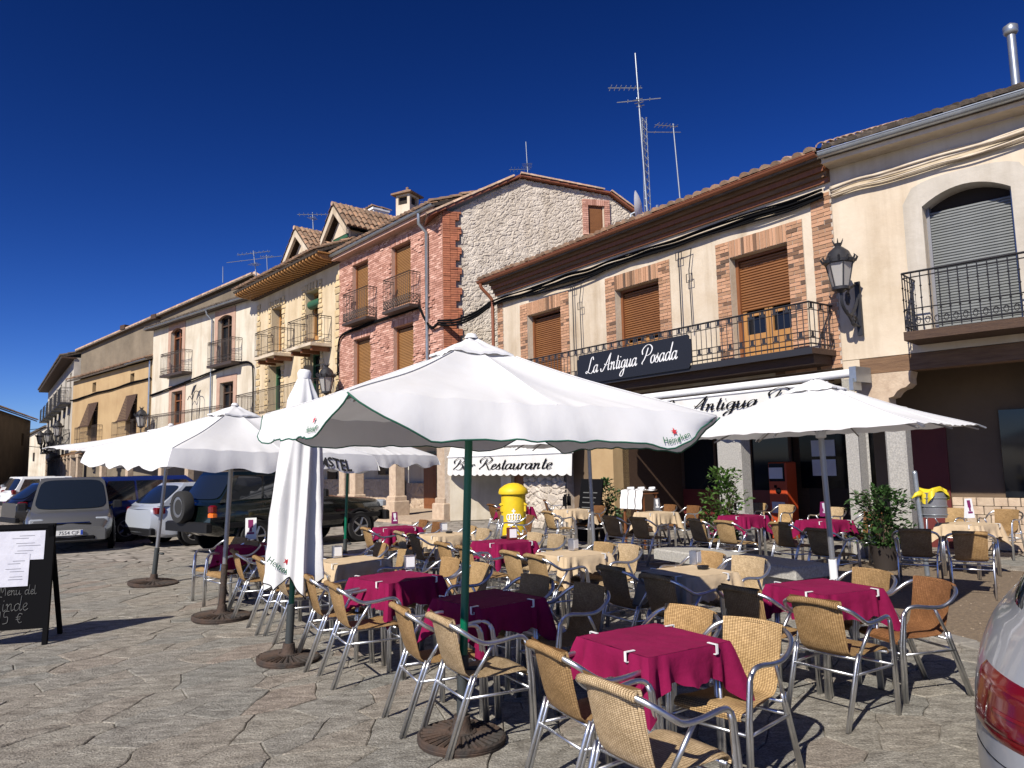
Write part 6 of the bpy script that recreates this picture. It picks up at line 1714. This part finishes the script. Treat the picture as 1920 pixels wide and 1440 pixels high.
def plant(label, pos, h, r, n, m, pot=True, cone=False, flowers=0, lh=.05):
    t = thing('potted_plant', label, 'plant', pos, 0)
    if pot: b = MB(); b.lathe([(0, 0), (.16, 0), (.21, .33), (.22, .36), (.19, .36), (.18, .30), (0, .30)], 20); part('pot', b, pot_m, t, 40)
    st = MB(); l = MB(); zb = .3 if pot else 0
    for k in range(14):
        a = rng.uniform(0, 2 * PI); rr = rng.uniform(.3, 1) * r; top = Vector((math.cos(a) * rr, math.sin(a) * rr, zb + (h - zb) * rng.uniform(.55, 1)))
        pts = [Vector((0, 0, zb)), Vector((top.x * .3, top.y * .3, zb + (top.z - zb) * .5)), top]; st.tube(pts, [.009, .006, .003], 4)
    for k in range(n):
        f = rng.random(); zz = zb + (h - zb) * f; rr = r * (math.sqrt(rng.random())) * (1 - .75 * f if cone else (.55 + .6 * math.sin(PI * min(f * .9 + .1, 1)))); rr *= .7 + .5 * math.sin(zz * 13 + k % 3)
        a = rng.uniform(0, 2 * PI); s = lh * rng.uniform(.6, 1.3)
        M = Matrix.Translation((math.cos(a) * rr, math.sin(a) * rr, zz)) @ Matrix.Rotation(a, 4, 'Z') @ Matrix.Rotation(rng.uniform(-1.2, .5), 4, 'Y') @ Matrix.Rotation(rng.uniform(-.8, .8), 4, 'X')
        l.add([(0, 0, 0), (s * .5, -s * .32, .006), (s * 1.1, 0, -.01), (s * .5, s * .32, .006)], [(0, 1, 2, 3)], M)
    part('stems', st, bark, t); o = part('foliage', l, m, t); o['kind'] = 'stuff'
    if flowers:
        q = MB()
        for k in range(flowers):
            a = rng.uniform(0, 2 * PI); rr = r * rng.uniform(.6, 1); q.lathe([(0, -.01), (.03, 0), (0, .02)], 5, (math.cos(a) * rr, math.sin(a) * rr, zb + (h - zb) * rng.uniform(.15, .5)))
        part('flowers', q, flower, t)
    return t
q = at(1362, 985, 13.6); plant('tall bright green potted shrub against the granite pillar of the inn', (q.x, q.y, 0), at(1355, 880, 13.6).z, .36, 900, leafm, flowers=0, lh=.09)
q = at(1655, 980, 11.6); plant('broad dark green potted bush before the two stone pillars', (q.x, q.y, 0), at(1640, 915, 11.6).z, .46, 1300, leafd, lh=.085)
q = at(1325, 985, 13.7); plant('low pot of pink flowers left of the tall shrub', (q.x, q.y, 0), at(1325, 955, 13.7).z, .22, 180, leafm, flowers=14, lh=.06)
q = at(1138, 985, 17); plant('dark leafy potted plant in the shade beside the bar window', (q.x, q.y, 0), at(1130, 900, 17).z, .35, 500, leafd, lh=.09)
q = at(1470, 940, 16.4); vm = thing('vending_machine', 'orange toy vending machine with printed panels in the dark porch', 'vending machine', (q.x, q.y, 0), inn.rotation_euler.z)
zt = at(1470, 866, 16.4).z
b = MB(); b.cbox(-.22, .22, -.2, .2, 0, zt, .02); part('cabinet', b, orange, vm)
b = MB(); b.box(-.19, .19, -.21, -.2, zt - .42, zt - .03); part('display', b, glass, vm)
b = MB(); b.box(-.19, .15, -.215, -.212, zt - .36, zt - .12); part('printed_panel', b, paper, vm); b = MB(); b.box(-.16, .16, -.208, -.2, zt - 1.1, zt - .86); part('printed_panel', b, paper, vm)
b = MB(); b.lathe([(0, -.02), (.06, -.02), (.07, 0), (.03, .02), (0, .02)], 16, M=Matrix.Translation((0.02, -.21, zt - .62)) @ Matrix.Rotation(PI / 2, 4, 'X')); b.box(-.08, -.02, -.212, -.2, zt - .56, zt - .5); part('coin_knob', b, black, vm, 50)
q = at(1202, 985, 15.2); zt = at(1202, 920, 15.2).z; rk_ = thing('linen_rack', 'small serving table draped with white folded linen before the bar', 'serving table', (q.x, q.y, 0), inn.rotation_euler.z)
b = MB(); b.box(-.30, .30, -.22, .22, zt - .06, zt - .04); part('shelf', b, wood, rk_)
for sx in (-.26, .26):
    for sy in (-.18, .18): b = MB(); b.box(sx - .02, sx + .02, sy - .02, sy + .02, 0, zt - .06); part('leg', b, wood, rk_)
for k in range(3):
    b = MB(); x0 = -.31 + k * .21
    b.grid(lambda u, v: (x0 + .19 * u + .01 * math.sin(v * 9), -.225 + .018 * math.sin(u * 14 + k) * v - .05 * v, zt + .01 - .36 * v), 14, 6)
    b.grid(lambda u, v: (x0 + .19 * u, -.225 + .43 * v, zt + .012 + .02 * math.sin(u * 7) * math.sin(v * 8)), 8, 6)
    b.tube([(x0 + .02, -.05 + .1 * k, zt + .045), (x0 + .17, -.02 + .08 * k, zt + .05)], .028, 8)
    tag(part('linen_cloth', b, wcloth, None, 180, loc=rk_.location, rot=rk_.rotation_euler), ('left', 'middle', 'right')[k] + ' white linen cloth hanging over the little serving table', 'linen')
q = at(1098, 962, 16.5); zt = at(1098, 897, 16.5).z
b = MB(); M = Matrix.Rotation(R(-10), 4, 'X'); b.box(-.35, .35, -.02, .02, 0, zt, M); bd_ = thing('menu_board', 'dark menu board leaning near the bar window behind the terrace', 'menu board', (q.x, q.y, 0), inn.rotation_euler.z); part('board', b, black, bd_)
b = MB(); b.box(-.25, .25, -.024, -.021, zt * .35, zt * .38, M)
for k in range(5): b.box(-.24, .1 + .03 * k, -.024, -.021, zt * (.45 + .08 * k), zt * (.465 + .08 * k), M)
part('chalk_lines', b, chalk, bd_)

# ================================================================== chalk board at the left edge
q0, q1 = gp(88, 1208), gp(-110, 1222); 
bl = thing('chalkboard', 'black chalkboard easel with white paper sheets and chalk writing at the left edge', 'chalkboard', q0, math.atan2(q0.y - q1.y, q0.x - q1.x))
W = (q0 - q1).length; Hb = at(98, 985, q0.y).z + .02
tilt = Matrix.Rotation(R(-5), 4, 'X')
b = MB(); b.box(-W, -.04, -.012, .012, .16, Hb - .03, tilt); part('panel', b, black, bl)
fr = MB(); fr.box(-.045, 0, -.02, .025, 0, Hb, tilt); part('frame_post', fr, black, bl)
fr = MB(); fr.box(-W, -W + .045, -.02, .025, 0, Hb, tilt); part('frame_post', fr, black, bl)
fr = MB(); fr.box(-W + .045, -.045, -.02, .025, Hb - .05, Hb, tilt); part('frame_rail', fr, black, bl)
rl = Matrix.Translation((0, .03, Hb - .02)) @ Matrix.Rotation(R(20), 4, 'X')
for xx in (-.05, -W): fr = MB(); fr.box(xx, xx + .045, 0, .03, -Hb * 1.04, 0, rl); part('rear_leg', fr, black, bl)
pp = MB()
pp.box(-W + .1, -.085, -.018, -.0135, Hb - .36, Hb - .07, tilt); part('paper_sheet', pp, paper, bl)
pp = MB(); pp.box(-W + .1, -.21, -.0215, -.0185, Hb - .62, Hb - .30, tilt); part('paper_sheet', pp, paper, bl)
ln = MB()
for k in range(9):
    zz = Hb - .12 - k * .025; a = -.36 + rng.uniform(-.03, .05); 
    if k % 3 != 2: ln.box(a, a + rng.uniform(.10, .22), -.0195, -.0182, zz, zz + .004, tilt)
for k in range(9):
    zz = Hb - .37 - k * .026; a = -.40 + rng.uniform(-.03, .05); 
    if k % 3 != 2: ln.box(a, a + rng.uniform(.08, .15), -.0232, -.0217, zz, zz + .004, tilt)
o = part('printed_lines', ln, inkm, bl); o['kind'] = 'stuff'
def chalkline(pts, x, z, s):
    m = MB()
    for st in pts: m.tube([tilt @ Vector((x + p[0] * s, -.016, z + p[1] * s)) for p in spline([(a, b2, 0) for a, b2 in st], 5)], .0035, 4)
    return m
def chalktext(t, x, z, s):
    m = MB(); cx = 0
    EX = {'m': ([[(0, 1), (.1, 0)], [(.1, .6), (.35, 1), (.45, .1)], [(.45, .6), (.7, 1), (.85, 0)]], 1.05), '1': ([[(0, 1.2), (.35, 1.7), (.3, 0)]], .7), '5': ([[(.8, 1.7), (.25, 1.65), (.2, .95), (.65, .9), (.6, .15), (.05, 0)]], 1.0), '€': ([[(.8, 1.2), (.4, 1.3), (.2, .7), (.45, .05), (.8, .15)], [(0, .8), (.6, .85)], [(0, .5), (.55, .55)]], 1.0), 'l': ([[(.2, 1.9), (.15, .3), (.35, 0), (.55, .2)]], .6), 'F': ([[(.3, 0), (.35, 1.9), (1.0, 2.0)], [(.3, 1), (.8, 1.05)]], 1.1), 'M': ([[(0, 0), (.15, 1.9), (.55, .6), (1.0, 1.9), (1.15, 0)]], 1.4), ' ': ([], .7)}
    for ch in t:
        st, adv = EX.get(ch) or GL[ch]
        for s_ in st: m.tube([tilt @ Vector((x + (cx + p.x) * s, -.016, z + p.y * s)) for p in spline([(a, b2, 0) for a, b2 in s_], 5)], .0033, 4)
        cx += adv
    return m
for t_, x, z, s in (('Menu del', -.455, .50, .046), ('Finde', -.50, .345, .07), ('15 €', -.46, .225, .07)): part('chalk_writing', chalktext(t_, x, z, s), chalk, bl)

# ================================================================== cars
def car(label, pos, heading, paint, spec, cat='car', name='parked_car'):
    """local x = forward, y = left; spec holds the side profile"""
    t = thing(name, label, cat, pos, heading, 'cars parked on the square')
    L, W, S = spec['L'], spec['W'] / 2, spec; W2 = W
    N = 26; st = []
    for i in range(N + 1):
        x = -L / 2 + L * i / N; u = abs(2 * i / N - 1); e = max(0, (u - .62) / .38)
        fr = i / N
        w = W * (1 - S.get('taper', .16) * e ** 2.3); bot = S['clear'] + (.14 * max(0, (u - .86) / .14) ** 2)
        top = np.interp(fr, *zip(*S['belt'])); st.append((x, w, bot, top))
    V = []; F = []; prof = []
    for x, w, bo, tp in st:
        h = tp - bo
        half = [(0, bo), (w * .80, bo), (w * .94, bo + .07), (w * .99, bo + h * .35), (w, bo + h * .55), (w * .985, bo + h * .78), (w * .93, tp - .03), (w * .86, tp), (0, tp + .015)]
        ring = half + [(-y, z) for y, z in half[-2:0:-1]]
        e = max(0, (abs(2 * x / L) - .55) / .45); sg = 1 if x > 0 else -1
        prof.append(ring); V += [(x + sg * e * e * (.11 * (1 - (y / (spec['W'] / 2)) ** 2) + .05 * (1 - min(1, abs(z - .5) / .5) ** 2)), y, z) for y, z in ring]
    k = len(prof[0])
    for i in range(N): F += [(i * k + j, i * k + (j + 1) % k, (i + 1) * k + (j + 1) % k, (i + 1) * k + j) for j in range(k)]
    F += [tuple(range(k)), tuple(N * k + j for j in range(k - 1, -1, -1))]
    body = MB(); body.add(V, F); bo_ = part('body', body, paint, t, 42)
    # greenhouse
    gb = S['glass']  # base rear x, base front x, roof rear x, roof front x, z belt, z roof
    br, bf, rr, rf, zb, zr = gb; wb, wr = W * .885, W * S.get('roofw', .74)
    def P(f, h, s):      # f 0 rear..1 front at height h 0..1
        xr = br + (rr - br) * h; xf = bf + (rf - bf) * h; cur = h ** 1.25
        return Vector((xr + (xf - xr) * f, s * (wb + (wr - wb) * cur), zb + (zr - zb) * h))
    def PE(f, h, s):     # bulged ends, s -1..1 across
        p = P(f, h, 1); b_ = S.get('bulge', .13); return Vector((p.x + (b_ if f else -b_ * .7) * (1 - s * s) * (1 - .35 * h), p.y * s, p.z))
    cab = MB(); n = 8
    Vc = []; Fc = []
    for h in (0, .35, .7, .9, 1.0):
        hh = h; ins = 1.0 if h < 1 else .90
        ring = []
        for f in np.linspace(0, 1, n + 1): p = P(f, hh, 1); ring.append((p.x, p.y * ins, p.z + (.015 if h == 1 else 0)))
        for q in (.6, .2, -.2, -.6): p = PE(1, hh, q); ring.append((p.x - (.04 if h == 1 else 0), p.y * ins, p.z + (.015 if h == 1 else 0)))
        for f in np.linspace(1, 0, n + 1): p = P(f, hh, -1); ring.append((p.x, p.y * ins, p.z + (.015 if h == 1 else 0)))
        for q in (-.6, -.2, .2, .6): p = PE(0, hh, q); ring.append((p.x + (.04 if h == 1 else 0), p.y * ins, p.z + (.015 if h == 1 else 0)))
        Vc += ring
    m = 2 * (n + 1) + 8
    for r_ in range(4): Fc += [(r_ * m + j, r_ * m + (j + 1) % m, (r_ + 1) * m + (j + 1) % m, (r_ + 1) * m + j) for j in range(m)]
    Fc.append(tuple(4 * m + j for j in range(m))); cab.add(Vc, Fc); part('cabin', cab, paint if not S.get('roofm') else S['roofm'], t, 35)
    def panel(nm, q, mm, off=.012, parent=t):
        a = [Vector(p) for p in q]; nrm = (a[1] - a[0]).cross(a[2] - a[0]).normalized(); c = sum(a, Vector()) / len(a)
        if nrm.dot(c - Vector((0, 0, (zb + zr) / 2 - .3))) < 0: nrm = -nrm; a = a[::-1]
        mb = MB(); n_ = len(a); mb.add([p + nrm * off for p in a] + [p - nrm * .02 for p in a], [tuple(range(n_))] + [(i, n_ + i, n_ + (i + 1) % n_, (i + 1) % n_) for i in range(n_)]); return part(nm, mb, mm, parent)
    def end(f, h0, h1, mgn):
        e = .0
        a, b_, c, d = P(f, h0, 1), P(f, h0, -1), P(f, h1, -1), P(f, h1, 1)
        for q in (a, b_, c, d): q.y *= mgn
        return [a, b_, c, d]
    for nm, f, h0, h1 in (('windscreen', 1, .05, .94), ('rear_window', 0, .10, .90)):
        mb = MB(); sg = 1 if f else -1
        def wf(u, v):
            q = (2 * u - 1); k = .93 * (1 - .10 * abs(2 * v - 1) ** 7); hh = h0 + (h1 - h0) * (.5 + (v - .5) * (1 - .10 * abs(q) ** 6))
            p = PE(f, hh, q * k); return (p.x + sg * .012, p.y, p.z + .010)
        mb.grid(wf, 16, 10); part(nm, mb, glassb, t, 60)
    cuts = S.get('cuts', [.04, .34, .66, .95])
    for s in (1, -1):
        for i in range(len(cuts) - 1):
            a, b_ = cuts[i] + .012, cuts[i + 1] - .012
            panel('side_window', [P(a, .08, s), P(b_, .08, s), P(min(b_, .97), .86, s), P(max(a, .03), .86, s)], glassb)
    # wheels
    for fx_ in (S['axr'], S['axf']):
        for s in (1, -1):
            wr_ = S['wheel']; yw = s * (W - .105)
            M = Matrix.Translation((fx_, yw, wr_)) @ Matrix.Rotation(-s * PI / 2, 4, 'X')
            ar = MB(); ar.tube([(fx_ + (wr_ + .06) * math.cos(a), s * (W - .005), wr_ + (wr_ + .06) * math.sin(a)) for a in np.linspace(-.35, PI + .35, 18)], .03, 5, flat=.6); part('arch', ar, S.get('archm', plastic), t, 60)
            dk = MB(); dk.lathe([(0, .0), (wr_ + .055, .0), (wr_ + .055, .105), (0, .107)], 20, M=M); part('wheel_well', dk, black, t)
            wh_ = MB(); wh_.lathe([(wr_ * .62, .02), (wr_ * .95, .02), (wr_, .05), (wr_, .11), (wr_ * .95, .135), (wr_ * .68, .14), (wr_ * .62, .12)], 24, M=M); wo_ = part('wheel', wh_, rubber, t, 40)
            ri = MB(); ri.lathe([(0, .10), (wr_ * .60, .085), (wr_ * .66, .132), (wr_ * .62, .134), (wr_ * .56, .105), (wr_ * .15, .115), (wr_ * .12, .135), (0, .137)], 20, M=M)
            for q in range(5):
                a = 2 * PI * q / 5; ri.tube([M @ Vector((math.cos(a) * wr_ * .12, math.sin(a) * wr_ * .12, .125)), M @ Vector((math.cos(a) * wr_ * .6, math.sin(a) * wr_ * .6, .128))], wr_ * .08, 5)
            part('rim', ri, rimm, wo_, 40)
    def bx(nm, x0, x1, y0, y1, z0, z1, mm, parent=t): b = MB(); b.cbox(x0, x1, y0, y1, z0, z1, min(.03, (x1 - x0) * .3, (y1 - y0) * .3)); return part(nm, b, mm, parent)
    for nm, x0, x1, y0, y1, z0, z1, mm in S.get('boxes', []): 
        yc = (y1[0] + y1[1]) / 2 if y0 == 'pair' else min(abs(y0), abs(y1)) * .55
        xs_ = (x0 + x1) / 2; e_ = max(0, (abs(2 * xs_ / L) - .55) / .45); dx = math.copysign(min(e_, 1) ** 2 * (.11 * (1 - (yc / W) ** 2) + .035), xs_) if abs(xs_) > 1.5 else 0
        x0 += dx; x1 += dx
        if y0 == 'pair':
            for s in (1, -1): a, b_ = sorted((s * y1[0], s * y1[1])); bx(nm, x0, x1, a, b_, z0, z1, mm)
        else: bx(nm, x0, x1, y0, y1, z0, z1, mm)
    for s in (1, -1):
        mi = MB(); mi.tube([(bf - .28, s * (wb), zb + .06), (bf - .25, s * (wb + .10), zb + .1)], .03, 5); mi.cbox(bf - .33, bf - .2, min(s * (wb + .08), s * (wb + .27)), max(s * (wb + .08), s * (wb + .27)), zb + .03, zb + .2, .03); part('mirror', mi, S.get('mirm', paint), t)
        for q in S.get('handles', []): bx('handle', q, q + .18, *sorted((s * (W - .0), s * (W + .025))), S['hz'], S['hz'] + .04, S.get('hm', paint))
    return t
def plate(t, x, z, face, txt, w=.52):
    p = MB(); p.box(x - .012, x + .012, -w / 2, w / 2, z - .055, z + .055); pl_ = part('number_plate', p, plate_m, t)
    b = MB(); s = face; b.box(min(x, x + s * .014), max(x, x + s * .014), -w / 2 * 1 if s < 0 else w / 2 - .045, (-w / 2 + .045) if s < 0 else w / 2, z - .05, z + .05)
    part('country_band', b, plate_b, pl_)
    me = text_mesh(txt, .105, blackpr); o = obj('lettering', me, pl_); o.matrix_local = face_matrix((x + s * .014, .0, z - .037), (s, 0, 0))
    return pl_
off = dict(L=4.3, W=1.76, clear=.36, wheel=.345, axr=-1.30, axf=1.40, belt=[(0, 1.0), (.02, 1.10), (.55, 1.12), (.66, 1.10), (.72, 1.06), (.95, .98), (1, .86)], glass=(-2.06, .62, -1.68, .05, 1.06, 1.67), roofw=.80, cuts=[.05, .36, .66, .95], archm=plastic, mirm=plastic, handles=[-1.1, -.1], hz=1.0,
  boxes=[('bumper', -2.28, -2.12, -.86, .86, .48, .68, plastic), ('bumper', 2.08, 2.24, -.86, .86, .45, .68, plastic), ('tail_light', -2.215, -2.08, 'pair', (.70, .875), .88, 1.02, redlens), ('tail_light', -2.217, -2.08, 'pair', (.70, .877), .78, .878, orlens), ('headlight', 2.05, 2.205, 'pair', (.5, .82), .78, .93, clearl), ('side_trim', -2.0, 2.0, 'pair', (.875, .912), .55, .66, plastic), ('roof_rail', -1.6, .0, 'pair', (.58, .62), 1.71, 1.74, black)])
hat = dict(L=4.1, W=1.76, clear=.20, wheel=.315, axr=-1.22, axf=1.32, belt=[(0, .86), (.04, .98), (.5, .95), (.70, .93), (.95, .74), (1, .62)], glass=(-1.98, .95, -1.35, .25, .93, 1.43), roofw=.70, taper=.24, handles=[-.9, .05], hz=.82,
  boxes=[('tail_light', -2.03, -1.80, 'pair', (.52, .80), .76, .90, redlens), ('bumper', -2.07, -1.92, -.70, .70, .28, .44, plastic), ('headlight', 1.75, 1.98, 'pair', (.45, .72), .56, .72, clearl)])
mpv = dict(L=4.35, W=1.82, clear=.20, wheel=.32, axr=-1.3, axf=1.4, belt=[(0, .9), (.03, 1.04), (.5, 1.0), (.72, .97), (.95, .76), (1, .64)], glass=(-2.10, 1.15, -1.75, .35, .93, 1.60), roofw=.74, taper=.22, handles=[-.9, .15], hz=.88,
  boxes=[('tail_light', -2.15, -1.98, 'pair', (.60, .85), .85, 1.14, MATS['clear lens']), ('tail_light', -2.16, -2.05, 'pair', (.66, .80), .92, 1.04, redlens), ('bumper', -2.2, -2.04, -.74, .74, .28, .48, plastic), ('headlight', 1.86, 2.1, 'pair', (.45, .74), .60, .78, clearl)])
fh2 = Vector((.64, .76, 0)).normalized(); hd = math.atan2(fh2.y, fh2.x); lf = Vector((-fh2.y, fh2.x, 0))
def slot(px, py, spec): 
    """ground point under the rear wheel on the near side -> car centre"""
    p = gp(px, py); return p + fh2 * (-spec['axr']) + lf * (spec['W'] / 2 - .1)
suv = car('dark green-black off-roader with a spare wheel on its back beside the terrace', slot(474, 1036, off), hd, bodyblk, off, 'off-road car')
sp_ = MB(); Ms = Matrix.Translation((-2.28, .12, .98)) @ Matrix.Rotation(-PI / 2, 4, 'Y'); rw = .33
sp_.lathe([(rw * .62, .0), (rw * .96, .0), (rw, .04), (rw, .17), (rw * .95, .21), (rw * .66, .215), (rw * .62, .19)], 28, M=Ms); spo = part('spare_wheel', sp_, rubber, suv, 40)
sp_ = MB(); sp_.lathe([(0, .15), (rw * .5, .14), (rw * .66, .20), (rw * .62, .205), (rw * .3, .17), (0, .18)], 20, M=Ms)
for q in range(6): a = 2 * PI * q / 6; sp_.lathe([(0, .19), (.05, .185), (.055, .16)], 8, M=Ms @ Matrix.Translation((math.cos(a) * rw * .42, math.sin(a) * rw * .42, 0)))
part('rim', sp_, rimm, spo, 40)
car('pale silver hatchback seen from behind between the off-roader and the blue car', slot(360, 1021, hat), hd, bodysil, hat)
car('deep blue people carrier with clear tail lights', slot(232, 1014, mpv), hd, bodyblue, mpv)
p0 = slot(232, 1014, mpv); step = lf * 2.75
big_ = dict(mpv); big_['L'] = 4.7
car('black people carrier behind the silver minivan, mostly roof', p0 + step * 1.05 + fh2 * .5, hd, bodyblack, big_)
car('black hatchback parked beyond the silver minivan', p0 + step * 2.15 + fh2 * .2, hd, bodyblack, hat)
p_ = gp(22, 955); wsuv = dict(mpv); wsuv['boxes'] = [('tail_light', -2.15, -1.98, 'pair', (.60, .85), .82, 1.02, redlens), ('bumper', -2.2, -2.04, -.74, .74, .28, .48, plastic)]
car('white car with red tail lights farthest left in the parked row', slot(62, 958, wsuv), hd, bodywht, wsuv)
car('white car far along the street, only its roof showing', at(85, 905, 40) * Vector((1, 1, 0)) if False else Vector((at(84, 905, 48).x, 48, 0)), hd, bodywht, mpv)
car('small dark car far down the street beside the arcade', Vector((at(66, 900, 50).x, 50, 0)), hd, bodyblack, hat)
car('second small dark car far down the street near the columns', Vector((at(86, 900, 53).x, 53, 0)), hd, bodyblack, mpv)
# silver minivan facing the camera
sv = dict(L=4.3, W=1.76, clear=.19, wheel=.31, axr=-1.3, axf=1.38, belt=[(0, .9), (.04, .98), (.55, .98), (.70, .96), (.9, .80), (.97, .68), (1, .55)], glass=(-2.05, 1.28, -1.7, .15, .875, 1.60), roofw=.76, taper=.22, handles=[-.8, .2], hz=.85, mirm=plastic,
  boxes=[('headlight', 1.66, 1.985, 'pair', (.48, .765), .55, .74, clearl), ('bumper', 1.96, 2.16, -.72, .72, .26, .50, bodygrey), ('grille', 2.05, 2.11, -.42, .42, .585, .625, black), ('grille', 2.05, 2.10, -.40, .40, .64, .655, chrome), ('air_intake', 2.09, 2.175, -.5, .5, .28, .36, black), ('number_light', 2.0, 2.05, -.05, .05, .60, .66, chrome)])
gp0 = gp(128, 1036); dv = Vector((.50, -.87, 0)).normalized()
mini = car('silver grey minivan facing the camera behind the chalkboard', gp0 - dv * 2.1, math.atan2(dv.y, dv.x), bodygrey, sv)
plate(mini, 2.322, .44, 1, '7554 CJF')
b = MB(); b.lathe([(0, -.03), (.05, -.02), (.05, .02), (0, .03)], 8, (.45, .25, 1.12)); part('red_toy', b, redstar, mini)
# grey car at the right edge, only its rear corner in view
fgs = dict(L=4.2, W=1.76, clear=.22, wheel=.31, axr=-1.25, axf=1.3, belt=[(0, .78), (.03, .93), (.08, .97), (.5, .96), (.72, .93), (.95, .75), (1, .6)], glass=(-2.0, .95, -1.45, .25, .95, 1.44), roofw=.70, taper=.30, handles=[-.9, .05], hz=.84, boxes=[])
def close_car():
    L, W = 4.15, 1.76
    # z, rear x, front x, half width, squareness
    K = [(.20, -1.96, 2.0, .80, 4.2), (.30, -2.04, 2.06, .855, 4.0), (.44, -2.09, 2.08, .875, 4.0), (.56, -2.085, 2.06, .88, 3.9), (.70, -2.05, 2.0, .88, 3.8), (.82, -2.00, 1.9, .87, 3.5), (.91, -1.94, 1.75, .845, 3.0), (.955, -1.88, 1.6, .81, 3.0), (1.0, -1.74, 1.2, .74, 3.2), (1.12, -1.45, .95, .69, 3.2), (1.24, -1.12, .65, .63, 3.2), (1.33, -.80, .35, .55, 3.0), (1.36, -.6, .15, .46, 2.6)]
    zs = [k[0] for k in K]
    def S(ph, z, off=0.0):
        xr, xf, b, n = (float(np.interp(z, zs, [k[i] for k in K])) for i in (1, 2, 3, 4))
        c, s = math.cos(ph), math.sin(ph); cx, a = (xr + xf) / 2, (xf - xr) / 2
        x = math.copysign(abs(c) ** (2 / n), c) * (a + off); y = math.copysign(abs(s) ** (2 / n), s) * (b + off)
        return (cx + x, y, z)
    corner = Vector((1.76, 2.82, 0)); cen = corner + fh2 * (L / 2 - .08) - lf * (W / 2 - .10)
    t = thing('parked_car', 'light grey car cut by the right edge, its rear corner showing', 'car', cen, hd, 'cars parked on the square')
    ring = [loc for loc in (S(2 * PI * i / 90, .75) for i in range(90))]
    inv = RC.transposed()
    def left(cc):
        best = 9e9
        for x, y, z in ring:
            p = inv @ (cc + fh2 * x + lf * y + Vector((0, 0, z - EYE)))
            if p.z < -.3: best = min(best, 960 - FPX * p.x / p.z)
        return best
    for _ in range(60):
        e_ = 1829 - left(cen)
        if abs(e_) < 1: break
        cen = cen + Vector((e_ * .0012, 0, 0))
    t.location = cen
    M = 160; zl = np.concatenate([np.linspace(.20, .95, 26), np.linspace(.97, 1.36, 16)])
    b = MB(); b.grid(lambda u, v: S(2 * PI * u, zl[int(round(v * (len(zl) - 1)))]), M, len(zl) - 1, wrap=True)
    b.f.append(tuple((len(zl) - 1) * M + i for i in range(M))); part('body', b, bodyfg, t, 60)
    def patch(nm, p0, p1, z0, z1, m, off, parent=t, nu=24, nv=8, sl=0.0, curve=0.0):
        q = MB(); q.grid(lambda u, v: S(p0 + (p1 - p0) * u, z0 + (z1 - z0) * v * (1 - curve * u * u) + sl * u, off * (1 if 0 < u < 1 and 0 < v < 1 else -.5)), nu, nv); return part(nm, q, m, parent, 60)
    # plan angle: PI = straight back, PI/2 = left side
    dl = mat('dark red lens', (.10, .004, .006), .15, coat=.6)
    for a, c in ((R(124), R(172)), (R(236), R(188))):
        l = patch('tail_light', a, c, .63, .86, redlens, .012, curve=.15)
        patch('inner_lens', a + (c - a) * .22, a + (c - a) * .95, .66, .83, dl, .016, l, curve=.15)
        patch('light_bar', a + (c - a) * .3, a + (c - a) * .85, .735, .75, redlens, .020, l)
    patch('rear_window', R(160), R(200), 1.02, 1.24, glassb, .006)
    for s in (1, -1): patch('side_window', R(90) * s - R(50) * s, R(90) * s + R(38) * s, 1.02, 1.27, glassb, .006)
    patch('bumper_seam', R(120), R(240), .565, .572, black, .003, nv=2)
    patch('bumper_trim', R(150), R(210), .26, .38, plastic, .006)
    patch('tailgate_seam', R(150), R(210), .895, .902, black, .002, nv=2)
    w = MB(); 
    for x in (-1.25, 1.3):
        for s in (1, -1):
            Mx = Matrix.Translation((x, s * .68, .31)) @ Matrix.Rotation(-s * PI / 2, 4, 'X'); w = MB(); w.lathe([(.19, .02), (.30, .02), (.31, .05), (.31, .10), (.29, .125), (.2, .13)], 24, M=Mx); wo_ = part('wheel', w, rubber, t, 40)
            w = MB(); w.lathe([(0, .1), (.18, .09), (.2, .12), (0, .13)], 20, M=Mx); part('rim', w, rimm, wo_, 40)
close_car()
